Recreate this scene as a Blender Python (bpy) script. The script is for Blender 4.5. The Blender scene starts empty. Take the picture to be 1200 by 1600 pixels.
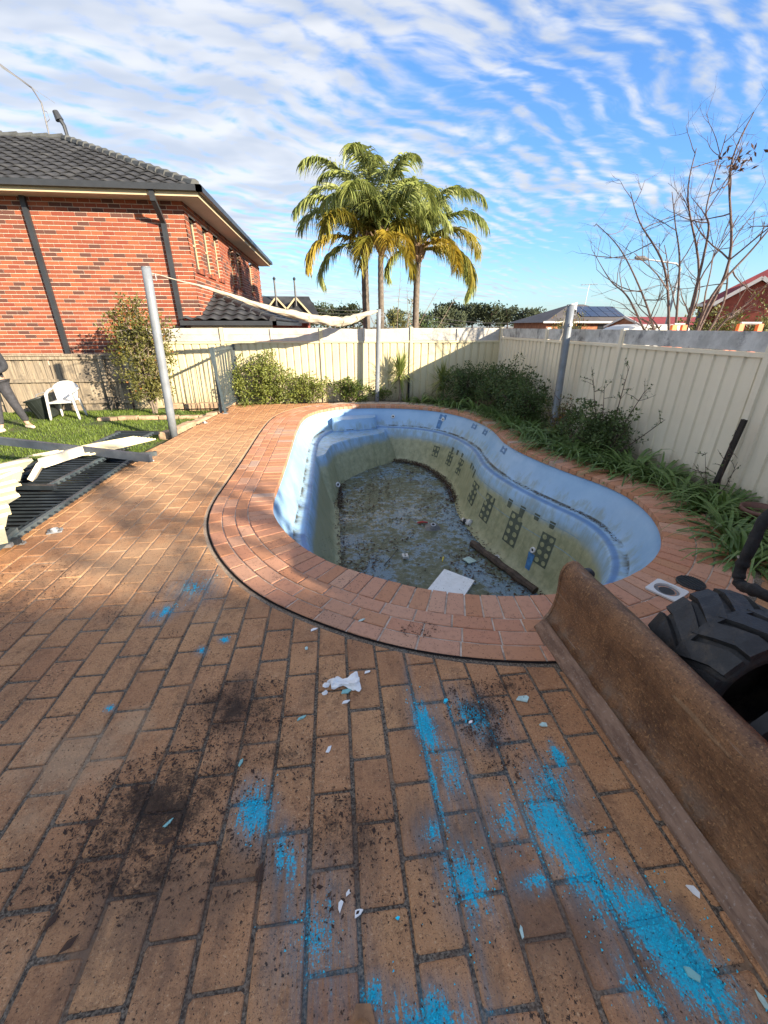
import bpy, bmesh, math, random
from mathutils import Vector, Matrix, noise
from math import sin, cos, pi, radians, sqrt, atan2, floor

SC = bpy.context.scene
COL = SC.collection
R = random.Random(7)

# ---------------------------------------------------------------- camera
cam_d = bpy.data.cameras.new('camera')
cam_d.sensor_fit = 'VERTICAL'; cam_d.sensor_height = 36.0; cam_d.lens = 14.4
cam_d.clip_start = 0.03; cam_d.clip_end = 3000
cam = bpy.data.objects.new('camera', cam_d); COL.objects.link(cam)
cam.location = (0, 0, 1.74)
cam.rotation_euler = (radians(90 - 24.38), 0, radians(-6.65))
SC.camera = cam

# ---------------------------------------------------------------- sun and sky
SUN = Vector((1.0, -0.92, 0.45)).normalized()          # towards the sun: behind the camera, on the right, low
sd = bpy.data.lights.new('sun', 'SUN'); sd.energy = 4.0; sd.angle = radians(0.6); sd.color = (1.0, 0.86, 0.66)
so = bpy.data.objects.new('sun', sd); COL.objects.link(so)
so.rotation_euler = SUN.to_track_quat('Z', 'Y').to_euler(); so.location = (8, -8, 12)

SC.view_settings.view_transform = 'Standard'; SC.view_settings.look = 'None'
SC.view_settings.gamma = 1.0; SC.view_settings.exposure = 1.9
SC.view_settings.use_curve_mapping = False

class NT:
    """tiny node-tree writer"""
    def __init__(s, tree): s.t = tree
    def n(s, kind, **kw):
        nd = s.t.nodes.new(kind)
        for k, v in kw.items():
            if k.startswith('i_'):
                key = k[2:]; key = int(key) if key.isdigit() else key.replace('_', ' ')
                s.put(nd.inputs[key], v)
            else: setattr(nd, k, v)
        return nd
    def put(s, sock, v):
        if isinstance(v, bpy.types.NodeSocket): s.t.links.new(v, sock)
        elif isinstance(v, bpy.types.Node): s.t.links.new(v.outputs[0], sock)
        else:
            if isinstance(v, (tuple, list)) and len(v) == 3 and sock.type == 'RGBA': v = (*v, 1)
            sock.default_value = v
    def math(s, op, a, b=0.0, c=None, clamp=False):
        nd = s.n('ShaderNodeMath', operation=op, use_clamp=clamp)
        s.put(nd.inputs[0], a); s.put(nd.inputs[1], b)
        if c is not None: s.put(nd.inputs[2], c)
        return nd.outputs[0]
    def vmath(s, op, a, b=(0, 0, 0)):
        nd = s.n('ShaderNodeVectorMath', operation=op); s.put(nd.inputs[0], a); s.put(nd.inputs[1], b)
        return nd.outputs[0]
    def noise(s, vec, scale, detail=4, rough=0.55, dist=0.0, dim='3D'):
        nd = s.n('ShaderNodeTexNoise', noise_dimensions=dim)
        if vec is not None: s.put(nd.inputs['Vector'], vec)
        nd.inputs['Scale'].default_value = scale; nd.inputs['Detail'].default_value = detail
        nd.inputs['Roughness'].default_value = rough; nd.inputs['Distortion'].default_value = dist
        return nd.outputs[0]
    def ramp(s, f, lo, hi, a=0.0, b=1.0, smooth=True):
        nd = s.n('ShaderNodeMapRange', interpolation_type='SMOOTHSTEP' if smooth else 'LINEAR')
        s.put(nd.inputs[0], f); s.put(nd.inputs[1], lo); s.put(nd.inputs[2], hi); s.put(nd.inputs[3], a); s.put(nd.inputs[4], b)
        return nd.outputs[0]
    def mix(s, f, a, b, mode='MIX'):
        nd = s.n('ShaderNodeMix', data_type='RGBA', blend_type=mode)
        s.put(nd.inputs[0], f); s.put(nd.inputs[6], a); s.put(nd.inputs[7], b)
        return nd.outputs[2]
    def pos(s): return s.n('ShaderNodeNewGeometry').outputs['Position']
    def rnd(s): return s.n('ShaderNodeObjectInfo').outputs['Random']
    def attr(s, name): return s.n('ShaderNodeAttribute', attribute_name=name).outputs['Fac']
    def mapping(s, vec, scale=(1, 1, 1), rot=(0, 0, 0), loc=(0, 0, 0)):
        nd = s.n('ShaderNodeMapping'); s.put(nd.inputs[0], vec)
        nd.inputs['Scale'].default_value = scale; nd.inputs['Rotation'].default_value = rot; nd.inputs['Location'].default_value = loc
        return nd.outputs[0]

world = bpy.data.worlds.new('World'); SC.world = world; world.use_nodes = True
wt = world.node_tree; wt.nodes.clear(); W = NT(wt)
sky = W.n('ShaderNodeTexSky', sky_type='NISHITA', sun_disc=False)
sky.sun_elevation = math.asin(SUN.z); sky.sun_rotation = atan2(SUN.x, SUN.y)
sky.altitude = 50; sky.air_density = 1.25; sky.dust_density = 0.6; sky.ozone_density = 3.0
tc = W.n('ShaderNodeTexCoord').outputs['Generated']
sep = W.n('ShaderNodeSeparateXYZ'); W.put(sep.inputs[0], tc)
zc = W.math('MAXIMUM', sep.outputs[2], 0.0)
den = W.math('ADD', zc, 0.16)
cmb = W.n('ShaderNodeCombineXYZ')
W.put(cmb.inputs[0], W.math('DIVIDE', sep.outputs[0], den)); W.put(cmb.inputs[1], W.math('DIVIDE', sep.outputs[1], den))
flat = cmb.outputs[0]
# high thin cloud sheet: broad cover, then rows of ripples across it
warp = W.n('ShaderNodeVectorMath', operation='MULTIPLY_ADD')
wn = W.n('ShaderNodeTexNoise'); W.put(wn.inputs['Vector'], flat); wn.inputs['Scale'].default_value = 0.9; wn.inputs['Detail'].default_value = 3
W.put(warp.inputs[0], wn.outputs['Color']); warp.inputs[1].default_value = (0.55, 0.55, 0); W.put(warp.inputs[2], flat)
wv = warp.outputs[0]
rot = W.mapping(wv, scale=(0.75, 1.9, 1), rot=(0, 0, radians(-24)))
cover = W.noise(W.mapping(wv, scale=(0.55, 0.9, 1), rot=(0, 0, radians(-24)), loc=(1.7, 0.35, 0)), 1.35, 5, 0.55)
rip = W.noise(rot, 5.6, 4, 0.55, 0.35)
fine = W.noise(W.mapping(wv, scale=(1.0, 3.0, 1), rot=(0, 0, radians(-20))), 7.0, 5, 0.65)
side = W.math('MULTIPLY', W.math('SUBTRACT', W.math('MULTIPLY', sep.outputs[0], -0.75), -0.16), 0.42)
side = W.math('MAXIMUM', W.math('MINIMUM', side, 0.15), -0.16)
lowband = W.ramp(zc, 0.05, 0.30, -0.12, 0.06)
dens = W.math('ADD', W.math('ADD', cover, side), W.math('ADD', W.math('MULTIPLY', W.math('SUBTRACT', rip, 0.5), 0.55), W.math('MULTIPLY', W.math('SUBTRACT', fine, 0.5), 0.30)))
wave = W.n('ShaderNodeTexWave', wave_type='BANDS', bands_direction='Y', wave_profile='SIN')
W.put(wave.inputs['Vector'], W.mapping(wv, rot=(0, 0, radians(-33)))); wave.inputs['Scale'].default_value = 3.1; wave.inputs['Distortion'].default_value = 3.2
wave.inputs['Detail'].default_value = 3.0; wave.inputs['Detail Scale'].default_value = 1.6; wave.inputs['Detail Roughness'].default_value = 0.6
cell = W.noise(W.mapping(wv, rot=(0, 0, radians(-33)), scale=(1.0, 1.6, 1)), 12.0, 3, 0.5)
dens = W.math('ADD', dens, W.math('MULTIPLY', W.math('SUBTRACT', wave.outputs['Fac'], 0.5), 0.19))
dens = W.math('ADD', dens, W.math('MULTIPLY', W.math('SUBTRACT', cell, 0.5), 0.60))
dens = W.math('ADD', dens, lowband)
cl = W.ramp(dens, 0.30, 0.76)
shade = W.ramp(W.noise(rot, 3.1, 3, 0.5), 0.35, 0.7)
ccol = W.mix(shade, (1.80, 1.95, 2.2), (2.62, 2.65, 2.7))
skyb = W.mix(1.0, sky.outputs[0], (0.40, 0.58, 0.84), 'MULTIPLY')
haze = W.ramp(zc, 0.0, 0.16, 0.35, 0.0)
skyb = W.mix(haze, skyb, (2.3, 2.8, 3.0))
fin = W.mix(W.math('MULTIPLY', cl, 0.9), skyb, ccol)
bg = W.n('ShaderNodeBackground'); W.put(bg.inputs[0], fin); bg.inputs[1].default_value = 0.10
wo = W.n('ShaderNodeOutputWorld'); W.put(wo.inputs[0], bg.outputs[0])

# ---------------------------------------------------------------- helpers
class MB:
    """collects shapes, builds ONE mesh object; per-face float 'tint' """
    def __init__(s): s.v = []; s.f = []; s.t = []
    def add(s, vs, fs, t=0.0):
        o = len(s.v); s.v.extend(vs)
        for f in fs: s.f.append([i + o for i in f]); s.t.append(t)
    def quad(s, a, b, c, d, t=0.0): s.add([a, b, c, d], [(0, 1, 2, 3)], t)
    def box(s, lo, hi, t=0.0, M=None):
        (x0, y0, z0), (x1, y1, z1) = lo, hi
        vs = [Vector(p) for p in ((x0,y0,z0),(x1,y0,z0),(x1,y1,z0),(x0,y1,z0),(x0,y0,z1),(x1,y0,z1),(x1,y1,z1),(x0,y1,z1))]
        if M is not None: vs = [M @ p for p in vs]
        s.add(vs, [(3,2,1,0),(4,5,6,7),(0,1,5,4),(1,2,6,5),(2,3,7,6),(3,0,4,7)], t)
    def bevbox(s, lo, hi, b=0.01, t=0.0, M=None):
        bm = bmesh.new(); bmesh.ops.create_cube(bm, size=1)
        lo = Vector(lo); hi = Vector(hi)
        for v in bm.verts: v.co = Vector([(lo[i] + hi[i]) / 2 + v.co[i] * (hi[i] - lo[i]) for i in range(3)])
        bmesh.ops.bevel(bm, geom=bm.edges[:], offset=b, segments=2, affect='EDGES', profile=0.6)
        s.bm(bm, t, M)
    def bm(s, bm, t=0.0, M=None):
        bm.verts.index_update()
        vs = [(M @ v.co if M is not None else v.co.copy()) for v in bm.verts]
        s.add(vs, [[v.index for v in f.verts] for f in bm.faces], t); bm.free()
    def beam(s, a, b, w, h, t=0.0, up=(0, 0, 1)):
        a = Vector(a); b = Vector(b); d = b - a; L = d.length
        if L < 1e-6: return
        d /= L; u = Vector(up)
        if abs(d.dot(u)) > 0.98: u = Vector((1, 0, 0))
        r = d.cross(u).normalized(); u2 = r.cross(d)
        M = Matrix((( r.x, d.x, u2.x, a.x), (r.y, d.y, u2.y, a.y), (r.z, d.z, u2.z, a.z), (0, 0, 0, 1)))
        s.box((-w/2, 0, -h/2), (w/2, L, h/2), t, M)
    def tube(s, pts, rad, n=8, t=0.0, cap=True):
        pts = [Vector(p) for p in pts]; m = len(pts)
        if not isinstance(rad, (list, tuple)): rad = [rad] * m
        vs = []; prev = None
        for i, p in enumerate(pts):
            d = (pts[min(i + 1, m - 1)] - pts[max(i - 1, 0)])
            d = d.normalized() if d.length > 1e-9 else Vector((0, 0, 1))
            if prev is None:
                a = Vector((0, 0, 1)) if abs(d.z) < 0.9 else Vector((1, 0, 0))
                r = d.cross(a).normalized()
            else:
                r = (prev - d * prev.dot(d)); r = r.normalized() if r.length > 1e-9 else d.orthogonal().normalized()
            prev = r; q = d.cross(r)
            for k in range(n):
                a = 2 * pi * k / n; vs.append(p + (r * cos(a) + q * sin(a)) * rad[i])
        fs = []
        for i in range(m - 1):
            for k in range(n):
                fs.append((i*n + k, i*n + (k+1) % n, (i+1)*n + (k+1) % n, (i+1)*n + k))
        if cap: fs.append(tuple(range(n - 1, -1, -1))); fs.append(tuple((m-1)*n + k for k in range(n)))
        s.add(vs, fs, t)
    def lathe(s, prof, n=24, M=None, t=0.0, closed=False):
        vs = []
        for (r, z) in prof:
            for k in range(n):
                a = 2 * pi * k / n; p = Vector((r * cos(a), r * sin(a), z)); vs.append(M @ p if M is not None else p)
        fs = []; m = len(prof)
        for i in range(m if closed else m - 1):
            j = (i + 1) % m
            for k in range(n): fs.append((i*n + k, i*n + (k+1) % n, j*n + (k+1) % n, j*n + k))
        s.add(vs, fs, t)
    def extrude(s, poly, lo, hi, axis=2, t=0.0):
        """closed polygon (2-d points) swept along an axis"""
        n = len(poly); vs = []
        for w in (lo, hi):
            for (a, b) in poly:
                vs.append(Vector(((a, b, w), (w, a, b), (a, w, b))[{2: 0, 0: 1, 1: 2}[axis]]))
        fs = [(i, (i+1) % n, n + (i+1) % n, n + i) for i in range(n)] + [tuple(range(n-1, -1, -1)), tuple(range(n, 2*n))]
        s.add(vs, fs, t)
    def mesh(s, name, mat, smooth=False):
        me = bpy.data.meshes.new(name); me.from_pydata([tuple(p) for p in s.v], [], s.f)
        if any(s.t):
            a = me.attributes.new('tint', 'FLOAT', 'FACE'); a.data.foreach_set('value', s.t)
        if smooth: me.polygons.foreach_set('use_smooth', [True] * len(me.polygons))
        if mat: me.materials.append(mat)
        me.update(); return me
    def build(s, name, mat, parent=None, smooth=False, fix=False):
        me = s.mesh(name, mat, smooth)
        if fix:
            b = bmesh.new(); b.from_mesh(me); bmesh.ops.recalc_face_normals(b, faces=b.faces[:]); b.to_mesh(me); b.free()
        return link(name, me, parent)
def link(name, me, parent=None, M=None):
    o = bpy.data.objects.new(name, me); COL.objects.link(o)
    if parent is not None: o.parent = parent
    if M is not None: o.matrix_local = M
    return o
def tag(o, label=None, cat=None, group=None, kind=None):
    if label: o['label'] = label
    if cat: o['category'] = cat
    if group: o['group'] = group
    if kind: o['kind'] = kind
    return o
def thing(name, loc, label, cat, group=None, rz=0.0):
    o = bpy.data.objects.new(name, None); COL.objects.link(o); o.location = loc; o.rotation_euler = (0, 0, rz)
    o.empty_display_size = 0.2
    return tag(o, label, cat, group)
def T(x, y, z): return Matrix.Translation((x, y, z))
def RZ(a): return Matrix.Rotation(a, 4, 'Z')
def RX(a): return Matrix.Rotation(a, 4, 'X')
def RY(a): return Matrix.Rotation(a, 4, 'Y')
def lerp(a, b, t): return a + (b - a) * t
def crom(P, n, closed=False):
    """Catmull-Rom through points, n steps per span"""
    P = [Vector(p) for p in P]; m = len(P); out = []
    for i in range(m if closed else m - 1):
        g = (lambda k: P[k % m]) if closed else (lambda k: P[max(0, min(m - 1, k))])
        a, b, c, d = g(i-1), g(i), g(i+1), g(i+2)
        for k in range(n):
            t = k / n
            out.append(0.5 * ((2*b) + (c-a)*t + (2*a-5*b+4*c-d)*t*t + (3*b-a-3*c+d)*t*t*t))
    if not closed: out.append(P[-1].copy())
    return out

# ---------------------------------------------------------------- materials
MATS = {}
def mat(name, fn, **kw):
    m = bpy.data.materials.new(name); m.use_nodes = True
    t = m.node_tree; t.nodes.clear(); N = NT(t)
    b = N.n('ShaderNodeBsdfPrincipled'); o = N.n('ShaderNodeOutputMaterial'); t.links.new(b.outputs[0], o.inputs[0])
    for k, v in fn(N, b).items(): N.put(b.inputs[k], v)
    MATS[name] = m; return m
def bump(N, h, strength=0.3, dist=0.01, normal=None):
    nd = N.n('ShaderNodeBump'); nd.inputs['Strength'].default_value = strength; nd.inputs['Distance'].default_value = dist
    N.put(nd.inputs['Height'], h)
    if normal is not None: N.put(nd.inputs['Normal'], normal)
    return nd.outputs[0]
def plain(name, col, rough=0.6, metal=0.0, var=0.15, scale=6.0, bmp=0.15, spec=0.5, dirt=None, dirtamt=0.4):
    def f(N, b):
        p = N.pos(); n1 = N.noise(p, scale, 5, 0.6); n2 = N.noise(p, scale * 7, 3, 0.6)
        dk = tuple(c * (1 - var) for c in col); lt = tuple(min(1, c * (1 + var)) for c in col)
        c = N.mix(N.ramp(n1, 0.3, 0.7), dk, lt)
        if dirt: c = N.mix(N.math('MULTIPLY', N.ramp(N.noise(p, scale * 0.6, 6, 0.7), 0.5, 0.68), dirtamt), c, dirt)
        return {'Base Color': c, 'Roughness': N.ramp(n2, 0.2, 0.8, rough * 0.85, min(1, rough * 1.12)), 'Metallic': metal,
                'Specular IOR Level': spec, 'Normal': bump(N, n2, bmp, 0.004)}
    return mat(name, f)
def leafmat(name, c0, c1, rough=0.45, spot=None, trans=0.25):
    def f(N, b):
        p = N.pos(); a = N.attr('tint'); n = N.noise(p, 3.0, 3, 0.6)
        c = N.mix(N.math('ADD', N.math('MULTIPLY', a, 0.7), N.math('MULTIPLY', n, 0.3), clamp=True), c0, c1)
        if spot: c = N.mix(N.ramp(a, 0.9, 0.93), c, spot)
        # thin leaf: some light comes through
        return {'Base Color': c, 'Roughness': rough, 'Specular IOR Level': 0.4, 'Transmission Weight': 0.0, 'Subsurface Weight': 0.0}
    m = mat(name, f)
    t = m.node_tree; b = [n for n in t.nodes if n.type == 'BSDF_PRINCIPLED'][0]; o = [n for n in t.nodes if n.type == 'OUTPUT_MATERIAL'][0]
    tr = t.nodes.new('ShaderNodeBsdfTranslucent'); mx = t.nodes.new('ShaderNodeMixShader'); mx.inputs[0].default_value = trans
    t.links.new(b.inputs['Base Color'].links[0].from_socket, tr.inputs[0])
    t.links.new(b.outputs[0], mx.inputs[1]); t.links.new(tr.outputs[0], mx.inputs[2]); t.links.new(mx.outputs[0], o.inputs[0])
    return m

# blue dye streaks dropped on the paving: (x, y, half-length, half-width, angle of the long axis, strength)
DYE = [(-0.394, 1.04, 0.11, 0.078, -1.308, 0.9), (-0.257, 0.873, 0.086, 0.051, -1.162, 0.45), (0.357, 1.326, 0.194, 0.051, -1.423, 0.8), (0.338, 0.966, 0.513, 0.016, -1.555, 0.35), (0.588, 1.357, 0.135, 0.094, -0.854, 0.45), (0.376, 0.725, 0.102, 0.088, -1.107, 0.62), (0.285, 0.884, 0.04, 0.06, -0.679, 0.4), (0.576, 0.89, 0.07, 0.087, -1.2, 0.4), (0.915, 1.109, 0.071, 0.031, -1.55, 1.0), (0.764, 0.802, 0.245, 0.105, -1.338, 0.95), (0.823, 1.005, 0.093, 0.08, -1.555, 0.5), (0.948, 0.495, 0.213, 0.102, -1.125, 1.25), (0.832, 0.63, 0.138, 0.042, -1.28, 0.6), (0.597, 0.695, 0.032, 0.055, -1.493, 0.55), (-0.139, 0.634, 0.112, 0.08, -1.358, 0.35), (0.025, 0.494, 0.039, 0.046, -0.695, 0.7), (0.182, 0.43, 0.149, 0.053, -0.151, 0.55), (0.204, 0.443, 0.062, 0.044, -0.352, 0.5), (0.804, 0.415, 0.083, 0.055, -0.956, 0.5), (-1.194, 2.376, 0.071, 0.086, -0.725, 0.55), (-0.744, 2.056, 0.035, 0.028, -0.805, 0.9), (-0.851, 1.972, 0.034, 0.027, -0.995, 0.6), (-1.192, 1.609, 0.023, 0.019, -0.63, 0.7), (-1.083, 2.649, 0.111, 0.117, 0.068, 0.3), (0.416, 1.103, 0.12, 0.055, -1.491, 0.4)]
# dark soil and leaf-mould stains: (x, y, rx, ry, strength)
SOIL = [(-0.564, 1.543, 0.24, 0.197, 0.75), (-0.778, 1.087, 0.277, 0.239, 0.95), (-0.727, 0.862, 0.419, 0.115, 0.38), (0.626, 1.385, 0.143, 0.163, 0.8), (-0.038, 0.943, 0.195, 0.111, 0.55), (0.644, 1.21, 0.088, 0.185, 0.6), (0.456, 1.998, 0.111, 0.07, 0.6), (-1.036, 0.936, 0.204, 0.145, 0.2), (0.083, 0.715, 0.256, 0.101, 0.12), (-0.341, 1.263, 0.198, 0.184, 0.3), (-2.364, 2.699, 0.361, 0.42, 0.25), (0.822, 1.502, 0.134, 0.081, 0.5)]
PALE = [(-1.219, 1.365, 0.538, 0.328, 0.9), (-1.722, 3.059, 1.333, 0.993, 1.0), (-1.034, 1.506, 0.183, 0.185, 0.9), (-1.22, 1.103, 0.222, 0.148, 0.6), (-0.884, 2.312, 0.506, 0.277, 0.45), (-0.361, 1.207, 0.165, 0.115, 0.3), (0.27, 1.286, 0.356, 0.263, 0.3), (-2.062, 5.882, 2.349, 3.499, 1.1)]  # pale dust, plus sunlight painted into the left and far deck
FILM = [(-0.599, 0.794, 0.704, 0.236, 0.75), (0.006, 0.854, 0.462, 0.223, 0.55), (0.346, 0.876, 0.384, 0.281, 0.6), (0.599, 0.574, 0.363, 0.222, 0.75), (0.851, 0.5, 0.313, 0.161, 0.6), (-0.311, 0.567, 0.465, 0.107, 0.35), (-0.654, 1.535, 0.411, 0.315, 0.5), (0.315, 1.54, 0.299, 0.248, 0.3), (-2.211, 2.76, 0.509, 0.53, 0.5), (-2.392, 3.708, 0.533, 0.425, 0.3)]                                         # thin brown film of tracked mud
def ground_marks(N, p, c):
    """dye, soil, dust and painted sunlight on the paving"""
    sx = N.n('ShaderNodeSeparateXYZ'); N.put(sx.inputs[0], p); x, y = sx.outputs[0], sx.outputs[1]
    nz = N.noise(p, 9.0, 6, 0.72); nf = N.noise(p, 120.0, 2, 0.7)
    soil = None
    for (cx, cy, rx, ry, st) in SOIL:
        dx = N.math('DIVIDE', N.math('SUBTRACT', x, cx), rx); dy = N.math('DIVIDE', N.math('SUBTRACT', y, cy), ry)
        d = N.math('SQRT', N.math('ADD', N.math('MULTIPLY', dx, dx), N.math('MULTIPLY', dy, dy)))
        m = N.math('MULTIPLY', N.math('SUBTRACT', 1.0, d), st)
        soil = m if soil is None else N.math('MAXIMUM', soil, m)
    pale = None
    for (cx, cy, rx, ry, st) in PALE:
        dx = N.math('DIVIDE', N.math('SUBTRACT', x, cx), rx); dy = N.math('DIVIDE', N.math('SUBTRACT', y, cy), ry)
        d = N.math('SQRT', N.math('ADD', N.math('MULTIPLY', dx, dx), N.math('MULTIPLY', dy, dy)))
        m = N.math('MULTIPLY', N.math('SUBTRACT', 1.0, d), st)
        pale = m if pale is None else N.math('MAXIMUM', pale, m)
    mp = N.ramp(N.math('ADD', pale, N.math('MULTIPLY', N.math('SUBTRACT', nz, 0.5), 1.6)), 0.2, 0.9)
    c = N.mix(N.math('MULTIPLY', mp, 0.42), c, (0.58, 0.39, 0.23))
    film_ = None
    for (cx, cy, rx, ry, st) in FILM:
        dx = N.math('DIVIDE', N.math('SUBTRACT', x, cx), rx); dy = N.math('DIVIDE', N.math('SUBTRACT', y, cy), ry)
        d = N.math('SQRT', N.math('ADD', N.math('MULTIPLY', dx, dx), N.math('MULTIPLY', dy, dy)))
        m = N.math('MULTIPLY', N.math('SUBTRACT', 1.0, d), st)
        film_ = m if film_ is None else N.math('MAXIMUM', film_, m)
    smear = N.noise(N.mapping(p, scale=(7, 2.2, 1), rot=(0, 0, radians(8))), 1.0, 6, 0.68, 0.3)
    mf = N.ramp(N.math('ADD', film_, N.math('MULTIPLY', N.math('SUBTRACT', smear, 0.5), 2.2)), 0.05, 0.65)
    c = N.mix(N.math('MULTIPLY', mf, 0.55), c, (0.135, 0.082, 0.055))
    ms = N.ramp(N.math('ADD', N.math('ADD', soil, N.math('MULTIPLY', N.math('SUBTRACT', nz, 0.5), 2.0)), N.math('MULTIPLY', N.math('SUBTRACT', nf, 0.5), 0.9)), 0.12, 0.75)
    c = N.mix(N.math('MULTIPLY', ms, 0.9), c, (0.030, 0.019, 0.013))
    # fine crumbs of soil everywhere
    cr = N.ramp(N.math('ADD', N.noise(p, 75.0, 3, 0.7), N.math('MULTIPLY', N.noise(p, 4.0, 3, 0.6), 0.35)), 0.80, 0.86)
    c = N.mix(N.math('MULTIPLY', cr, 0.8), c, (0.035, 0.020, 0.013))
    dye = None
    for (cx, cy, hl, hw, an, st) in DYE:
        q = N.mapping(N.vmath('SUBTRACT', p, (cx, cy, 0)), rot=(0, 0, -an), scale=(1, 1, 1))
        s2 = N.n('ShaderNodeSeparateXYZ'); N.put(s2.inputs[0], q)
        dx = N.math('DIVIDE', s2.outputs[0], hl); dy = N.math('DIVIDE', s2.outputs[1], hw)
        d = N.math('SQRT', N.math('ADD', N.math('MULTIPLY', dx, dx), N.math('MULTIPLY', dy, dy)))
        m = N.math('MULTIPLY', N.math('SUBTRACT', 1.0, d), st)
        dye = m if dye is None else N.math('MAXIMUM', dye, m)
    streak = N.noise(N.mapping(p, scale=(46, 4, 46), rot=(0, 0, radians(-3))), 1.0, 6, 0.72)
    dn = N.math('ADD', N.math('MULTIPLY', N.math('SUBTRACT', streak, 0.5), 2.1), N.math('MULTIPLY', N.math('SUBTRACT', nf, 0.5), 1.3))
    md = N.ramp(N.math('ADD', dye, dn), 0.16, 0.52)
    near = N.ramp(dye, -0.75, 0.1)
    md = N.math('MULTIPLY', md, near)
    film = N.math('MULTIPLY', N.math('MULTIPLY', N.ramp(dye, -0.7, 0.4), N.ramp(streak, 0.30, 0.62)), 0.6)
    c = N.mix(film, c, (0.085, 0.215, 0.28))
    c = N.mix(N.math('MULTIPLY', md, N.ramp(nz, 0.3, 0.6, 0.72, 0.97)), c, N.mix(N.ramp(nf, 0.35, 0.65), (0.020, 0.36, 0.52), (0.004, 0.52, 0.72)))
    c = N.mix(N.math('MULTIPLY', cr, 0.7), c, (0.035, 0.020, 0.013))
    return c, md, ms

def m_paver(N, b):
    p = N.pos(); r = N.rnd(); a = N.attr('tint')
    rr = N.math('FRACT', N.math('ADD', r, N.math('MULTIPLY', a, 7.31)))
    n1 = N.noise(p, 1.1, 4, 0.6); n2 = N.noise(p, 14.0, 5, 0.7); n3 = N.noise(p, 190.0, 2, 0.6)
    c = N.mix(N.ramp(n1, 0.3, 0.7), (0.440, 0.205, 0.092), (0.570, 0.300, 0.138))
    c = N.mix(N.math('MULTIPLY', N.ramp(rr, 0.2, 1.0), 0.30), c, (0.46, 0.215, 0.105))
    c = N.mix(N.ramp(n2, 0.50, 0.78, 0.0, 0.5), c, (0.20, 0.095, 0.050))
    c = N.mix(N.ramp(n3, 0.52, 0.72, 0.0, 0.55), c, (0.54, 0.29, 0.135))
    c = N.mix(N.ramp(N.noise(p, 170.0, 3, 0.7), 0.56, 0.66, 0.0, 0.8), c, (0.075, 0.036, 0.020))
    # grime film, walked-in soil and pale scuffs at several sizes
    g1 = N.noise(N.mapping(p, scale=(1, 0.7, 1)), 3.6, 7, 0.72, 0.5); g2 = N.noise(p, 28.0, 5, 0.75)
    sy = N.n('ShaderNodeSeparateXYZ'); N.put(sy.inputs[0], p)
    sunlit_fade = N.ramp(N.math('ADD', sy.outputs[1], g1), 5.4, 3.0, 0.25, 1.0)      # near end dirtier from the work; far end lightened to paint in sunlight
    c = N.mix(N.math('MULTIPLY', sunlit_fade, N.ramp(N.math('ADD', g1, N.math('MULTIPLY', N.math('SUBTRACT', g2, 0.5), 0.45)), 0.44, 0.66, 0.0, 0.58)), c, (0.200, 0.098, 0.052))
    c = N.mix(N.ramp(N.noise(p, 6.5, 6, 0.7), 0.56, 0.74, 0.0, 0.55), c, (0.56, 0.33, 0.18))
    c = N.mix(N.math('MULTIPLY', sunlit_fade, N.ramp(g2, 0.60, 0.70, 0.0, 0.6)), c, (0.10, 0.055, 0.034))
    pit = N.noise(p, 95.0, 4, 0.75)
    c = N.mix(N.ramp(pit, 0.58, 0.70, 0.0, 0.65), c, (0.085, 0.040, 0.022))
    c = N.mix(N.ramp(pit, 0.44, 0.34, 0.0, 0.6), c, (0.70, 0.44, 0.24))
    c = N.mix(N.math('MULTIPLY', N.ramp(N.math('FRACT', N.math('MULTIPLY', rr, 5.3)), 0.55, 1.0), 0.35), c, (0.27, 0.115, 0.055))
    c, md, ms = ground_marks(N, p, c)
    h = N.math('ADD', N.math('MULTIPLY', n3, 0.5), N.math('MULTIPLY', pit, 1.0))
    return {'Base Color': c, 'Roughness': N.ramp(n2, 0.2, 0.8, 0.62, 0.9), 'Specular IOR Level': 0.35, 'Normal': bump(N, h, 0.9, 0.006)}
mat('paver', m_paver)
def m_joint(N, b):
    p = N.pos(); n2 = N.noise(p, 110.0, 3, 0.7); n1 = N.noise(p, 3.0, 4, 0.6)
    sx = N.n('ShaderNodeSeparateXYZ'); N.put(sx.inputs[0], p)
    c_fill = N.ramp(N.noise(p, 5.0, 4, 0.65), 0.50, 0.66)
    far = N.ramp(N.math('ADD', sx.outputs[1], N.math('MULTIPLY', n1, 1.6)), 2.7, 4.2)
    c = N.mix(N.ramp(n2, 0.35, 0.7), (0.040, 0.030, 0.022), (0.27, 0.215, 0.155))
    c2 = N.mix(N.ramp(n2, 0.35, 0.7), (0.30, 0.215, 0.145), (0.54, 0.42, 0.30))
    c = N.mix(N.math('MULTIPLY', c_fill, 0.85), c, (0.27, 0.160, 0.090))
    c = N.mix(far, c, c2)
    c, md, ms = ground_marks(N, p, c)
    return {'Base Color': c, 'Roughness': 0.95, 'Normal': bump(N, n2, 0.8, 0.006)}
mat('paving_joint', m_joint)
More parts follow.
